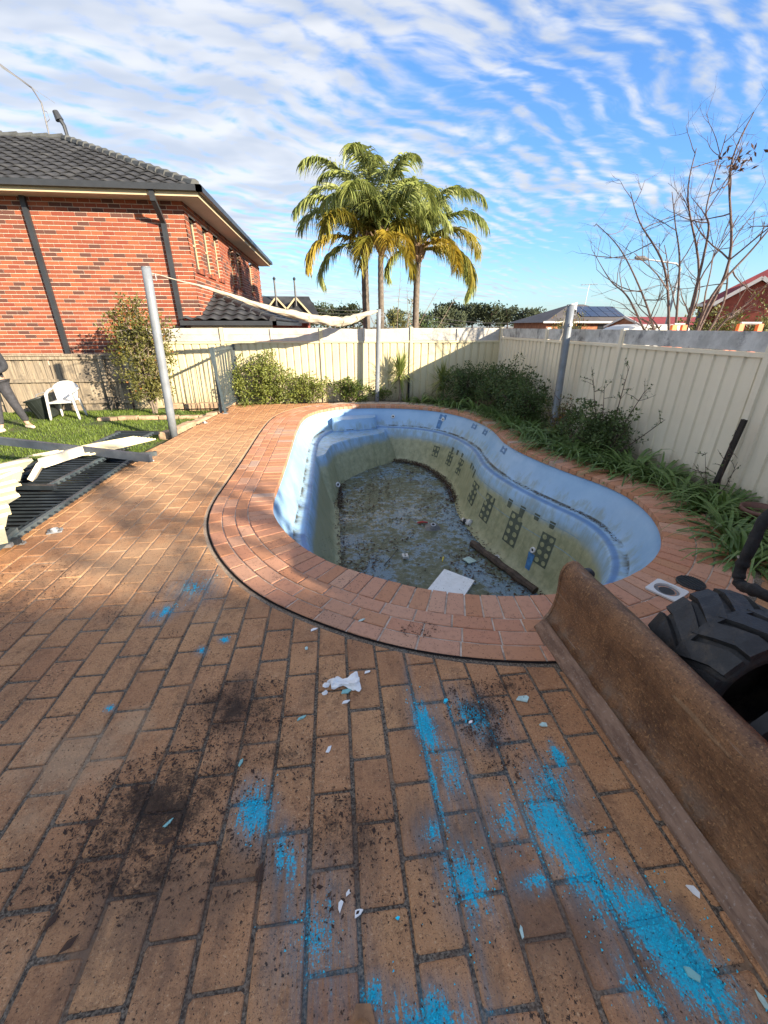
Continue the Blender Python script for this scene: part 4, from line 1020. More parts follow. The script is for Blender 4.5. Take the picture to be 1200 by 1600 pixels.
m = MB(); m.tube([(0.02, 0, .35), (.12, 0, .42), (.10, 0, .58), (.01, 0, .6)], .008, 4); m.build('cable', MATS['dark_steel'], an)

# low tiled roof against the house
ls = thing('garage_roof', (-2.2, 11.5, -0.14), 'low dark tiled hip roof behind the cream fence, joined to the brick house', 'roof'); LO = Vector((-2.2, 11.5, -0.14))
def lb(m, nm, mt, par=None, smooth=False): m.v = [Vector(v) - LO for v in m.v]; return m.build(nm, mt, par or ls, smooth)
e0 = Vector((-3.504, 11.42, 1.853)); e1 = Vector((-1.436, 11.42, 1.853)); ap = Vector((-3.605, 13.59, 2.659)); far_e = Vector((e1.x, e1.y + 9.0, e1.z)); apf = Vector((ap.x, ap.y + 7.0, ap.z))
m = MB(); m.add([e0, e1, ap, Vector((ap.x, ap.y + .01, ap.z)), far_e, apf], [(0, 1, 2), (1, 4, 5, 2)]); m.v = [v - Vector((0, 0, .03)) for v in m.v]; lroof = lb(m, 'roof_deck', MATS['roof_tile'])
sl2 = Vector((0, ap.y - e0.y, ap.z - e0.z)); W2 = e1.x - e0.x
tile_face(lroof, [(0, 0), (W2, 0), (ap.x - e0.x, sl2.length)], (1, 0, 0), sl2, e0, 0.30, 0.33, 'roof_tile', 60, O=LO)
sl3 = Vector((ap.x - e1.x, 0, ap.z - e1.z))
tile_face(lroof, [(0, 0), (9, 0), (7 + ap.y - e1.y, sl3.length), (ap.y - e1.y, sl3.length)], (0, 1, 0), sl3, e1, 0.30, 0.33, 'roof_tile', 60, O=LO)
d = ap - e1; n = int(d.length / .36)
for k in range(n): q = MB(); q.tube([e1 + d * (k / n) + Vector((0, 0, .03)), e1 + d * ((k + 1.08) / n) + Vector((0, 0, .015))], [.10, .08], 8); lb(q, 'ridge_tile', MATS['roof_tile'], lroof)
m = MB(); m.box((e0.x - .1, e0.y - .12, e0.z - .09), (e1.x + .1, e0.y - .01, e0.z + .01)); m.box((e1.x + .0, e0.y - .12, e0.z - .09), (e1.x + .11, far_e.y, e0.z + .01)); lb(m, 'gutter', MATS['charcoal_paint'])
m = MB(); m.box((e0.x + .1, e0.y - .004, e0.z - .19), (e1.x - .02, e0.y + .02, e0.z - .09)); lb(m, 'fascia', MATS['cream_trim'])
m = MB(); m.box((XC + .02, e0.y + .35, -.14), (e1.x - .4, e0.y + 8.5, e0.z - .1)); lb(m, 'wall', MATS['far_redbrick'])
m = MB(); m.quad(e0 + Vector((-.02, .02, .03)), e0 + Vector((.10, -.0, .035)), ap + Vector((.05, 0, .04)), ap + Vector((-.06, 0, .04))); lb(m, 'flashing', MATS['red_plastic'])
# second tiled roof with gable finials further back
gb = thing('gabled_roof', (-0.5, 24, -0.14), 'distant dark tiled roof with two pointed gable finials above the rolled sail', 'roof'); GO = Vector((-0.5, 24, -0.14))
def gbb(m, nm, mt, par=None): m.v = [Vector(v) - GO for v in m.v]; return m.build(nm, mt, par or gb)
GA = {'z': 3.136, 'xl': -6.36, 'x1': -2.585, 'x2': -1.653}
m = MB(); zr, xl, x1, x2 = GA['z'], GA['xl'], GA['x1'], GA['x2']
m.add([Vector(p) for p in ((xl, 24, zr), (x1 + 1.5, 24, zr), (x1 + 2.2, 22.2, zr - 1.25), (xl, 22.2, zr - 1.25), (x1 + 1.5, 25.8, zr - 1.25), (xl, 25.8, zr - 1.25))], [(3, 2, 1, 0), (0, 1, 4, 5)]); r2 = gbb(m, 'roof_slope', MATS['roof_tile'])
for xg in (x1, x2):
    m = MB(); y0 = 22.6
    m.add([Vector(p) for p in ((xg, y0, zr - .12), (xg, 24.5, zr - .12), (xg - .95, 24.5, zr - 1.15), (xg - .95, y0, zr - 1.15), (xg + .95, 24.5, zr - 1.15), (xg + .95, y0, zr - 1.15))], [(0, 1, 2, 3), (0, 5, 4, 1)]); gbb(m, 'gable_slope', MATS['roof_tile'])
    m = MB(); m.add([Vector(p) for p in ((xg, y0 + .1, zr - .2), (xg - .85, y0 + .1, zr - 1.15), (xg + .85, y0 + .1, zr - 1.15))], [(0, 1, 2)]); gbb(m, 'gable_wall', MATS['charcoal_paint'])
    for sgn in (-1, 1): m = MB(); m.beam((xg, y0 - .02, zr - .13), (xg + sgn * .98, y0 - .02, zr - 1.2), .04, .07); gbb(m, 'barge_board', MATS['cream_trim'])
    m = MB(); m.tube([(xg, y0 - .03, zr - .5), (xg, y0 - .03, zr + .62)], .045, 6); m.tube([(xg, y0 - .03, zr + .55), (xg, y0 - .03, zr + .66), (xg, y0 - .03, zr + .74)], [.03, .075, .01], 8); gbb(m, 'finial', MATS['charcoal_paint'])
m = MB(); m.box((xl, 22.9, -.1), (x1 + 1.4, 25.5, zr - 1.2)); gbb(m, 'wall', MATS['far_redbrick'])

# unseen house added behind the camera, placed so its shade covers the near paving
own = thing('brick_house', (16, -13, -0.14), 'unseen two-storey brick house added beyond the right fence to shade the near paving', 'house')
m = MB(); m.box((-3.9, -6.0, 0), (9.5, 1.2, 6.9)); m.build('wall', MATS['far_redbrick'], own)
m = MB(); X0, X1, Y0, Y1, z0, zr = -4.4, 10.0, -6.5, 1.8, 6.9, 8.0
m.add([Vector(p) for p in ((X0, Y0, z0), (X1, Y0, z0), (X1, Y1, z0), (X0, Y1, z0), (X0 + 4.4, -.5, zr), (X1 - 4.4, -.5, zr))], [(0, 1, 5, 4), (2, 3, 4, 5), (3, 0, 4), (1, 2, 5), (3, 2, 1, 0)]); m.build('roof', MATS['roof_tile'], own)
for xx in (-2.5, 1.5, 5.5):
    for zz in (1.0, 4.2): m = MB(); m.box((xx, 1.18, zz), (xx + 1.6, 1.24, zz + 1.3)); m.build('window', MATS['window_glass'], own)

# ================================================================ DISTANT HOUSES
def hip(mb, x0, x1, y0, y1, z0, h, d=None):
    d = d or (y1 - y0) / 2
    mb.add([Vector(p) for p in ((x0, y0, z0), (x1, y0, z0), (x1, y1, z0), (x0, y1, z0), (x0 + d, (y0+y1)/2, z0 + h), (x1 - d, (y0+y1)/2, z0 + h))], [(0, 1, 5, 4), (2, 3, 4, 5), (3, 0, 4), (1, 2, 5)])
H1 = {'x': 28.810000000000002, 'y': 50, 'ze': 2.26, 'h': 1.98}
sh1 = thing('bungalow', (H1['x'], H1['y'], -0.14), 'distant tan brick bungalow with grey hip roof and solar panels', 'house')
m = MB(); hip(m, -6.2, 6.2, -4, 6, H1['ze'], H1['h'], 5.4); rf = m.build('roof', MATS['brown_roof'], sh1)
m = MB(); m.box((-5.6, -3.4, 0), (5.6, 5.4, H1['ze'])); m.build('wall', MATS['far_brick'], sh1)
m = MB(); m.box((-6.3, -4.12, H1['ze'] - .05), (6.3, -4.0, H1['ze'] + .12)); m.build('gutter', MATS['white_trim'], sh1)
for wx in (-4.2, -2.6, 0.4, 3.0):
    w = MB(); w.box((wx, -3.44, 1.0), (wx + 1.1, -3.40, 2.2)); w.build('window', MATS['window_glass'], sh1)
slope = atan2(H1['h'], 5.0)
for r in range(2):
    for c in range(5):
        m = MB(); m.box((0, 0, .02), (.98, 1.45, .07)); o = m.build('solar_panel', MATS['solar_glass'], rf); o.location = (-1.2 + c * 1.05, -2.6 + r * 1.42, H1['ze'] + H1['h'] * (1.4 + r * 1.42) / 5.0 + .03); o.rotation_euler = (slope, 0, 0)
m = MB(); m.box((-6.2, -4.1, 0), (-6.19, -4.0, .1))
an2 = thing('tv_antenna', (H1['x'] + 1.0, H1['y'] + 1, H1['ze'] + H1['h'] - .3), 'small T-shaped television antenna on the solar-panel bungalow', 'antenna')
m = MB(); m.tube([(0, 0, 0), (0.1, 0, 2.2)], .03, 5); m.build('mast', MATS['galvanised'], an2)
m = MB(); m.tube([(-.9, 0, 2.15), (1.1, 0, 2.3)], .03, 5); m.build('boom', MATS['galvanised'], an2)
for k in range(6): m = MB(); c = -.8 + k * .36; m.tube([(c, -.3, 2.2), (c, .3, 2.2)], .015, 4); m.build('element', MATS['galvanised'], an2)
H2 = {'x': 33.035, 'y': 42, 'zr': 2.75, 'ze': 1.88}
rh = thing('cottage', (H2['x'], H2['y'], -0.14), 'distant cottage with red tiled roof behind the white caravan', 'house')
m = MB(); m.add([Vector(p) for p in ((-4, -3, H2['ze']), (6, -3, H2['ze']), (6, 0, H2['zr']), (-4, 0, H2['zr']), (-4, 3, H2['ze']), (6, 3, H2['ze']))], [(0, 1, 2, 3), (3, 2, 5, 4)]); m.build('roof', MATS['red_roof'], rh)
m = MB(); m.add([Vector(p) for p in ((-3.9, -2.7, 0), (-3.9, 2.7, 0), (-3.9, 2.7, H2['ze']), (-3.9, 0, H2['zr'] - .1), (-3.9, -2.7, H2['ze']))], [(0, 1, 2, 3, 4)]); m.box((-3.8, -2.7, 0), (5.8, 2.7, H2['ze'] - .02)); m.build('wall', MATS['far_brick'], rh)
for sgn in (-1, 1): m = MB(); m.beam((-4.05, 0, H2['zr']), (-4.05, sgn * 3.1, H2['ze'] - .06), .08, .2); m.build('barge_board', MATS['white_trim'], rh)
H3 = {'x': 24.277, 'y': 27.103, 'ze': 3.16, 'h': 2.2, 'gx': 2.2, 'rz': -0.6632251157578453}
bh = thing('brick_house', (H3['x'], H3['y'], -0.14), 'red brick house with maroon roof and white gable at the right edge', 'house', rz=H3['rz'])
m = MB(); m.box((0, 0, 0), (9, 8, H3['ze'])); m.build('wall', MATS['far_redbrick'], bh)
m = MB(); hip(m, -.6, 10, -.6, 8.6, H3['ze'], H3['h'], 3.6); m.build('roof', MATS['red_roof'], bh)
m = MB(); m.box((-.7, -.72, H3['ze'] - .12), (10, -.6, H3['ze'] + .05)); m.box((-.72, -.6, H3['ze'] - .12), (-.6, 8.6, H3['ze'] + .05)); m.build('gutter', MATS['white_trim'], bh)
gx = H3['gx']; m = MB(); m.add([Vector(p) for p in ((gx - 1.9, -1.2, H3['ze'] + .05), (gx, -1.2, H3['ze'] + 1.35), (gx, 3.2, H3['ze'] + 1.35), (gx - 1.9, 1.0, H3['ze'] + .05), (gx + 1.9, -1.2, H3['ze'] + .05), (gx + 1.9, 1.0, H3['ze'] + .05))], [(0, 1, 2, 3), (1, 4, 5, 2)]); m.build('gable_roof', MATS['red_roof'], bh)
m = MB(); m.add([Vector(p) for p in ((gx - 1.7, -.95, 0), (gx + 1.7, -.95, 0), (gx + 1.7, -.95, H3['ze']), (gx, -.95, H3['ze'] + 1.2), (gx - 1.7, -.95, H3['ze']))], [(0, 1, 2, 3, 4)]); m.build('gable_wall', MATS['far_redbrick'], bh)
for sgn in (-1, 1): m = MB(); m.beam((gx, -1.22, H3['ze'] + 1.33), (gx + sgn * 2.0, -1.22, H3['ze'] - .03), .05, .2); m.build('barge_board', MATS['white_trim'], bh)
m = MB(); m.box((1.4, -.03, 1.0), (2.3, -.01, H3['ze'] - .3)); m.build('window', MATS['window_glass'], bh)
m = MB(); m.tube([(-.1, -.66, H3['ze'] - .1), (-.35, -.66, H3['ze'] - .5), (-.35, -.66, 0)], .09, 8); m.build('downpipe', MATS['charcoal_paint'], bh)

# caravan roof, ladder racks, street lamp beyond the right fence
CV = {'x': 12.836, 'y': 17.5, 'h': 1.95, 'l': 2.9}
cv = thing('caravan', (CV['x'], CV['y'], -0.14), 'white caravan roof showing above the right fence', 'caravan')
m = MB(); sec = [(-1.1, .5), (-1.1, CV['h'] - .18), (-.95, CV['h'] - .05), (-.6, CV['h']), (.6, CV['h']), (.95, CV['h'] - .05), (1.1, CV['h'] - .18), (1.1, .5)]
nx = 24; vs = []
for q in range(nx + 1):
    t = q / nx; xx = -CV['l']/2 + CV['l'] * t; drop = 0.45 * (max(0, .35 - t) / .35) ** 2 + .06 * (max(0, t - .9) / .1) ** 2
    rib_ = .012 * (q % 2)
    for (y, z) in sec: vs.append(Vector((xx, y, z - (drop if z > .6 else 0) + (rib_ if z > CV['h'] - .1 else 0))))
k = len(sec); m.add(vs, [(q*k + e, q*k + (e+1) % k, (q+1)*k + (e+1) % k, (q+1)*k + e) for q in range(nx) for e in range(k)] + [tuple(range(k)), tuple(nx*k + e for e in range(k))]); m.build('body', MATS['caravan_white'], cv)
for xx in (-1.2, .6): m = MB(); m.box((xx, -1.13, 1.0), (xx + .8, -1.1, 1.5)); m.build('window', MATS['window_glass'], cv)
for xx in (-.3, .35):
    m = MB(); m.lathe([(.0005, -.08), (.3, -.08), (.32, -.05), (.32, .05), (.3, .08), (.0005, .08)], 18, T(xx, -1.0, .32) @ RX(pi/2)); m.build('wheel', MATS['tyre_rubber'], cv)
for i, (lx, ly, lz, w, lab) in enumerate([(6.271, 7.5, 1.793, 0.24, 'orange ladder rack behind the fence beside the bare tree'), (6.782, 6.6, 1.806, 0.42, 'wider orange ladder rack with a crossbar at the far right')]):
    rk = thing('ladder_rack', (lx, ly, -0.14), lab, 'rack', 'orange racks beyond the right fence')
    for sgn in (-1, 1):
        m = MB(); m.beam((sgn * w/2, 0, 0), (sgn * w/2 * .82, 0, lz + .14 - .03), .09, .06, up=(0, 1, 0)); m.build('upright', MATS['orange_paint'], rk)
    m = MB(); m.tube([(-w/2 * .86, 0, lz + .12), (w/2 * .86, 0, lz + .12)], .022, 6); m.build('crossbar', MATS['galvanised'], rk)
    m = MB(); m.beam((-w/2, -.05, lz - .05), (-w/2 - .18, -.05, lz - .35), .05, .05); m.build('hook', MATS['orange_paint'], rk)
LP = {'x': 25.628, 'y': 32, 'z': 6.04, 'z2': 6.28, 'dx': -2.79}
la = thing('street_lamp', (LP['x'], LP['y'], -0.14), 'street lamp with a long arm reaching left through the bare tree', 'street lamp')
m = MB(); m.tube([(0, 0, 0), (0, 0, LP['z'] - .3), (-.4, 0, LP['z'])], [.10, .07, .06], 8); m.build('post', MATS['galvanised'], la)
m = MB(); m.tube([(-.4, 0, LP['z']), (LP['dx'], 0, LP['z2'])], [.06, .045], 8); m.build('arm', MATS['galvanised'], la)
m = MB(); m.tube([(LP['dx'] + .1, 0, LP['z2']), (LP['dx'] - .3, 0, LP['z2'] + .06), (LP['dx'] - .95, 0, LP['z2'] + .10)], [.06, .17, .09], 8); m.build('lamp_head', MATS['dark_steel'], la)
for i, (a, b, lab) in enumerate([((-10.772, 60, 6.124), (4.873, 60, 3.737), 'faint upper power line left of the palms'), ((-10.85, 60, 5.556), (4.867, 60, 3.358), 'faint lower power line left of the palms'), ((10.434, 60, 3.529), (31.368, 62, 2.664), 'power line crossing the trees right of the palms'), ((10.448, 60, 2.989), (31.442, 62, 2.246), 'lower power line crossing the trees right of the palms')]):
    a = Vector(a); b = Vector(b); m = MB(); P = [a.lerp(b, t / 16) - Vector((0, 0, 4 * .9 * (t/16) * (1 - t/16))) for t in range(17)]; m.tube(P, .022 * a.length / 60, 4, cap=False)
    tag(m.build('power_line', MATS['dark_steel']), lab, 'cable', 'overhead wires in the distance')

# ================================================================ PALMS
def frond_mesh(name, mt, L, rise, droop, nl, ll, seed, stalk=0.16):
    """arching feather leaf growing along +X from the origin; leaflets hang from both sides"""
    rg = random.Random(seed); m = MB(); P = []; ang = rise; p = Vector((0, 0, 0)); n = 22
    for k in range(n + 1):
        P.append(p.copy()); t = k / n; ang -= droop / n * (0.35 + 1.3 * t); p = p + Vector((cos(ang), 0, sin(ang))) * (L / n)
    m.tube(P, [0.028 * (1 - 0.85 * k / n) + .004 for k in range(n + 1)], 5, rg.random())
    for k in range(nl):
        t = stalk + (1 - stalk) * (k + rg.random() * .6) / nl; f = t * n; i = min(n - 1, int(f)); q = P[i].lerp(P[i+1], f - i); d = (P[i+1] - P[i]).normalized()
        l = ll * (0.45 + 0.55 * sin(pi * min(1, (t - stalk) / (1 - stalk) * 0.85 + 0.15))) * rg.uniform(.8, 1.1)
        for sgn in (-1, 1):
            tw = rg.uniform(-.35, .35); side = Vector((0, sgn, 0)); up = d.cross(Vector((0, 1, 0))) * -1
            if up.z < 0: up = -up
            v = (side * rg.uniform(.45, .95) + d * rg.uniform(.35, .75) + up * rg.uniform(-.15, .5)).normalized()
            a = q.copy(); wid = rg.uniform(.018, .030); w = d.cross(v); w = (w.normalized() if w.length > .05 else Vector((0, 0, 1))) * wid
            pts = [a]
            for s in range(4):
                v = (v + Vector((0, 0, -1)) * (0.30 + .16 * s)).normalized(); a = a + v * l / 4; pts.append(a.copy())
            tint = rg.random()
            for s in range(4):
                w0 = w * (1 - .9 * (s / 4) ** 2); w1 = w * (1 - .9 * ((s+1) / 4) ** 2); m.quad(pts[s] - w0, pts[s] + w0, pts[s+1] + w1, pts[s+1] - w1, tint)
    return m.mesh('frond', mt)
fr_up = [frond_mesh('frond', MATS['palm_green'], 2.75, 1.42, 2.05, 72, .85, 11), frond_mesh('frond', MATS['palm_green'], 2.7, 1.28, 2.1, 72, .85, 12)]
fr_mid = [frond_mesh('frond', MATS['palm_green'], 2.5, 1.05, 2.0, 70, .88, 13), frond_mesh('frond', MATS['palm_mixed'], 2.4, .7, 2.0, 70, .84, 14), frond_mesh('frond', MATS['palm_green'], 2.45, .92, 1.9, 70, .88, 18)]
fr_low = [frond_mesh('frond', MATS['palm_yellow'], 2.3, .45, 2.1, 66, .76, 15), frond_mesh('frond', MATS['palm_mixed'], 2.4, .25, 1.9, 66, .78, 16), frond_mesh('frond', MATS['palm_green'], 2.3, 0.15, 2.1, 66, .76, 17)]
def palm(base, top, r, label, seed, spec):
    rg = random.Random(seed); base = Vector(base); top = Vector(top); t = thing('palm_tree', base, label, 'palm tree', 'palm trees behind the far fence')
    h = top - base; m = MB(); n = 40; pts = [h * (k / n) + Vector((sin(k * .13) * .02, 0, 0)) for k in range(n + 1)]; m.tube(pts, [r * (1.12 - .2 * k / n) * (1 + (.035 if k % 2 else -.02)) for k in range(n + 1)], 14); m.build('trunk', MATS['palm_trunk'], t, True)
    m = MB(); m.tube([h, h + Vector((0, 0, .15)), h + Vector((0, 0, .45)), h + Vector((0, 0, .75))], [r * .95, r * 1.45, r * 1.25, r * .6], 12); sh_ = m.build('crownshaft', MATS['palm_sheath'], t, True)
    for k in range(9):
        a = k * 2.4 + rg.random(); m = MB(); q = h + Vector((cos(a) * r * 1.1, sin(a) * r * 1.1, .12 + .05 * (k % 3))); m.tube([q, q + Vector((cos(a) * .10, sin(a) * .10, .25)), q + Vector((cos(a) * .22, sin(a) * .22, .42))], [.06, .045, .02], 5); m.build('leaf_base', MATS['palm_sheath'], sh_)
    for (az, me, z, sc) in spec:
        o = link('frond', me, t); o.location = h + Vector((0, 0, z)); o.rotation_euler = (rg.uniform(-.15, .15), 0, radians(az)); o.scale = (sc, sc, sc)
def crown(seed, n_up=6, n_mid=8, lows=()):
    rg = random.Random(seed); out = []
    for k in range(n_up): out.append((k * 360 / n_up + rg.uniform(-20, 20), rg.choice(fr_up), .6, rg.uniform(.85, 1.05)))
    for k in range(n_mid): out.append((k * 360 / n_mid + rg.uniform(-16, 16), rg.choice(fr_mid), .48, rg.uniform(.85, 1.05)))
    for (az, i, sc) in lows: out.append((az, fr_low[i], .32, sc))
    return out
for (bx, by, bz, tx, ty, tz, r, lab, sd, n1, n2, lows) in [(1.115, 14.6, -0.14, 1.13, 14.6, 3.666, 0.115, 'left palm tree, thickest trunk, with yellow fronds on its left', 201, 7, 9, [(195, 0, 1.0), (175, 2, 0.9), (320, 1, 0.9), (260, 1, 0.85)]), (1.531, 14.0, -0.14, 1.556, 14.0, 3.627, 0.088, 'middle palm tree, slender trunk right behind the grey pole', 202, 6, 7, [(270, 0, 0.8), (300, 0, 0.75), (240, 1, 0.8)]), (2.79, 15.2, -0.14, 2.9, 15.2, 3.63, 0.105, 'right palm tree, leaning slightly, with fronds drooping to the right', 203, 6, 9, [(300, 0, 1.0), (345, 2, 1.1), (10, 1, 1.05), (200, 2, 0.75), (330, 1, 1.0)])]:
    palm((bx, by, bz), (tx, ty, tz), r, lab, sd, crown(sd, n1, n2, lows))

# ================================================================ SHRUBS AND STRAP LEAVES
def add_leaf(m, p, d, up, l, w, tint, fold=.25):
    d = d.normalized(); s = d.cross(up); s = s.normalized() if s.length > .05 else d.orthogonal().normalized(); nrm_ = s.cross(d)
    mid = p + d * l * .5 + nrm_ * l * .05
    m.add([p, mid - s * w - nrm_ * w * fold, p + d * l - nrm_ * l * .06, mid + s * w - nrm_ * w * fold, mid], [(0, 1, 4), (1, 2, 4), (2, 3, 4), (3, 0, 4)], tint)
def rdir(rg):
    while True:
        v = Vector((rg.uniform(-1, 1), rg.uniform(-1, 1), rg.uniform(-1, 1)))
        if .05 < v.length < 1: return v.normalized()
def shrub(name, loc, label, cat, w, dpt, h, mt, n=1500, leaf=.06, seed=1, stems=9, z0=.15, twigmat='twig', spray=12, clump=26, group=None, top=0.0):
    """bush: stems, side twigs, leaves gathered in clumps round the twig ends"""
    rg = random.Random(seed); t = thing(name, loc, label, cat, group); st = MB(); lv = MB(); tips = []
    for k in range(stems):
        a = 2 * pi * k / stems + rg.uniform(-.4, .4); rr = rg.uniform(.25, 1.0); end = Vector((cos(a) * w * .5 * rr, sin(a) * dpt * .5 * rr, h * (rg.uniform(.62, 1.0) * (1.1 - .42 * rr))))
        P = [Vector((rg.uniform(-.05, .05), rg.uniform(-.05, .05), 0)), Vector((end.x * .35 + rg.uniform(-.04, .04), end.y * .35, end.z * .5)), end]; P = crom(P, 4)
        st.tube(P, [lerp(.016, .004, i / (len(P)-1)) for i in range(len(P))], 5)
        for q in range(spray // 2):
            i = rg.randrange(2, len(P)); b = P[i]; e = b + rdir(rg) * rg.uniform(.1, .30) * min(w, h) + Vector((0, 0, .06)); st.tube([b, b.lerp(e, .5) + rdir(rg) * .02, e], [.006, .004, .002], 4); tips.append(e)
        tips.append(end)
    for k in range(clump):
        a = rg.uniform(0, 2*pi); u = sqrt(rg.random()); ph = rg.random()
        tips.append(Vector((cos(a) * u * w * .48, sin(a) * u * dpt * .48, z0 + (h - z0) * ph * (1 - .45 * u * u))))
    per = max(3, n // len(tips))
    for c in tips:
        s = rg.uniform(.07, .15) * (0.6 + .4 * min(w, h)); ct = rg.uniform(.0, .75)
        for k in range(per):
            o = rdir(rg) * s * rg.random() ** .5; p = c + o
            if p.z < z0 * .3: continue
            d = (o.normalized() + Vector((0, 0, .35)) + rdir(rg) * .7); add_leaf(lv, p, d, rdir(rg), leaf * rg.uniform(.7, 1.25), leaf * rg.uniform(.22, .34), min(1, ct + rg.uniform(0, .3)))
    st.build('stems', MATS[twigmat], t); lv.build('foliage', MATS[mt], t); return t
def strap_clump(loc, label, n=46, l=.55, seed=1, mt='strap_green', w=.016, name='strap_leaf_clump', group='strap-leaved clumps in the borders', upright=.9, droop=1.0):
    rg = random.Random(seed); t = thing(name, loc, label, 'plant', group); m = MB()
    for k in range(n):
        a = rg.uniform(0, 2*pi); el = rg.uniform(.45, 1.35) * upright; L = l * rg.uniform(.6, 1.15); p = Vector((cos(a) * rg.uniform(0, .07), sin(a) * rg.uniform(0, .07), 0)); s = Vector((-sin(a), cos(a), 0)); ww = w * rg.uniform(.75, 1.2); P = [p]; e = el
        seg = 6
        for q in range(seg): e -= droop * rg.uniform(.16, .40) * (0.5 + q * .22); p = p + Vector((cos(a) * cos(e), sin(a) * cos(e), sin(e))) * L / seg; P.append(p.copy())
        for q in range(len(P)): P[q].z = max(P[q].z, .012 + .004 * q)
        tint = rg.random() * .85 + (.1 if rg.random() < .9 else .0)
        for q in range(seg):
            w0 = ww * (1 if q < 3 else 1 - (q - 2) / 4.6); w1 = ww * (1 if q + 1 < 3 else 1 - (q - 1) / 4.6); c0 = Vector((0, 0, -w0 * .25)); c1 = Vector((0, 0, -w1 * .25))
            m.add([P[q] - s * w0, P[q] + c0, P[q] + s * w0, P[q+1] + s * w1, P[q+1] + c1, P[q+1] - s * w1], [(0, 1, 4, 5), (1, 2, 3, 4)], tint)
    m.build('leaves', MATS[mt], t); return t
def spiky(loc, label, trunk, nleaf, l, seed, name='yucca'):
    rg = random.Random(seed); t = thing(name, loc, label, 'plant'); m = MB(); m.tube([(0, 0, 0), (.02, 0, trunk * .5), (0, 0, trunk)], [.045, .035, .04], 8); m.build('trunk', MATS['twig'], t); m = MB()
    for k in range(nleaf):
        a = rg.uniform(0, 2*pi); el = rg.uniform(-.75, 1.45); z = trunk + rg.uniform(-.12, .12) ; d = Vector((cos(a) * cos(el), sin(a) * cos(el), sin(el))); s = Vector((-sin(a), cos(a), 0)); L = l * rg.uniform(.75, 1.1); p = Vector((0, 0, z)); w = .013; tint = rg.random()
        P = [p + d * .04, p + d * L * .5 + Vector((0, 0, -.01)), p + d * L + Vector((0, 0, -.05 * L))]
        m.quad(P[0] - s * w * .8, P[0] + s * w * .8, P[1] + s * w, P[1] - s * w, tint); m.add([P[1] - s * w, P[1] + s * w, P[2]], [(0, 1, 2)], tint)
    m.build('leaves', MATS['spike_green'], t)
def twiggy(loc, label, ends, seed, mt='twig_dark', leafm='leaf_dark', nl=5, r=.012, name='leggy_shrub', leaf=.035):
    rg = random.Random(seed); t = thing(name, loc, label, 'shrub'); st = MB(); lv = MB()
    for e in ends:
        e = Vector(e); P = crom([Vector((rg.uniform(-.03, .03), rg.uniform(-.03, .03), 0)), e * .5 + rdir(rg) * .06 * e.length, e], 6); st.tube(P, [lerp(r, r * .25, i / (len(P)-1)) for i in range(len(P))], 5)
        for q in range(int(7 + e.length * 6)):
            i = rg.randrange(len(P) // 3, len(P)); b = P[i]; v = (e.normalized() * .5 + rdir(rg)).normalized() * rg.uniform(.08, .26) * min(1, e.length); c = b + v
            st.tube([b, b + v * .5 + rdir(rg) * .015, c], [.004, .003, .0015], 4)
            for k in range(nl): p = b + v * rg.uniform(.3, 1.0) + rdir(rg) * .012; add_leaf(lv, p, rdir(rg) + Vector((0, 0, .3)), rdir(rg), leaf * rg.uniform(.6, 1.2), leaf * .28, rg.random())
    st.build('branches', MATS[mt], t)
    if lv.f: lv.build('leaves', MATS[leafm], t)
    return t
# left: tall thin shrub against the fence corner
GL = -0.12
shrub('tall_shrub', (-4.15, 10.15, GL), 'tall sparse bush with bare grey stems and a leafy top by the paling fence', 'shrub', 1.35, .95, 2.5, 'leaf_olive', 7500, .065, 21, 18, 1.1, 'twig', 26, 60)
strap_clump((-3.72, 9.85, GL), 'strap-leaved clump at the foot of the tall sparse bush', 44, .50, 31, 'strap_green')
shrub('leafy_bush', (-1.66, 10.72, -.05), 'broad bright green bush beside the standing pool fence panel', 'shrub', 1.75, .8, 1.16, 'leaf_bright', 6500, .06, 22, 14, .1, 'twig', 14, 90)
strap_clump((-2.10, 10.48, -.05), 'strap-leaved clump under the broad bush, next to the pool fence panel', 50, .46, 32, 'spike_green')
shrub('low_bush', (-0.58, 10.72, -.05), 'low loose green bush between the broad bush and the centre pole', 'shrub', .95, .55, .66, 'leaf_bright', 2000, .055, 23, 9, .06, 'twig', 10, 30)
shrub('low_bush', (0.40, 10.74, -.05), 'rounded low bush just left of the centre pole', 'shrub', 1.05, .5, .60, 'leaf_green', 2200, .055, 24, 9, .06, 'twig', 10, 34)
shrub('low_bush', (1.22, 10.74, -.05), 'sprig of low bush leaning past the centre pole', 'shrub', .55, .35, .40, 'leaf_green', 520, .05, 25, 6, .12, 'twig', 8, 9)
spiky((1.66, 10.72, -.05), 'bright spiky yucca on a thin trunk in front of the far fence', .68, 150, .62, 41)
strap_clump((1.80, 10.6, -.05), 'small upright spiky tuft at the base of the yucca', 26, .36, 33, 'spike_green', .012, 'spiky_tuft', None, 1.1, .45)
spiky((2.72, 10.55, -.05), 'second, darker spiky yucca at the left of the dark bushes', .52, 170, .55, 42)
shrub('dark_bush', (3.22, 10.1, -.05), 'dark bush in the far corner, next to the darker yucca', 'shrub', 1.35, 1.0, 1.02, 'leaf_dark', 6000, .05, 26, 12, .08, 'twig_dark', 14, 60)
shrub('dark_bush', (3.72, 9.0, -.05), 'dense dark bush along the right fence before the grey pole', 'shrub', 1.1, 1.75, 1.02, 'leaf_dark', 7500, .05, 27, 14, .08, 'twig_dark', 14, 80)
shrub('dark_bush', (3.72, 7.75, -.05), 'clipped dark bush immediately left of the right grey pole', 'shrub', .95, 1.05, .92, 'leaf_dark', 5200, .05, 28, 12, .08, 'twig_dark', 14, 60)
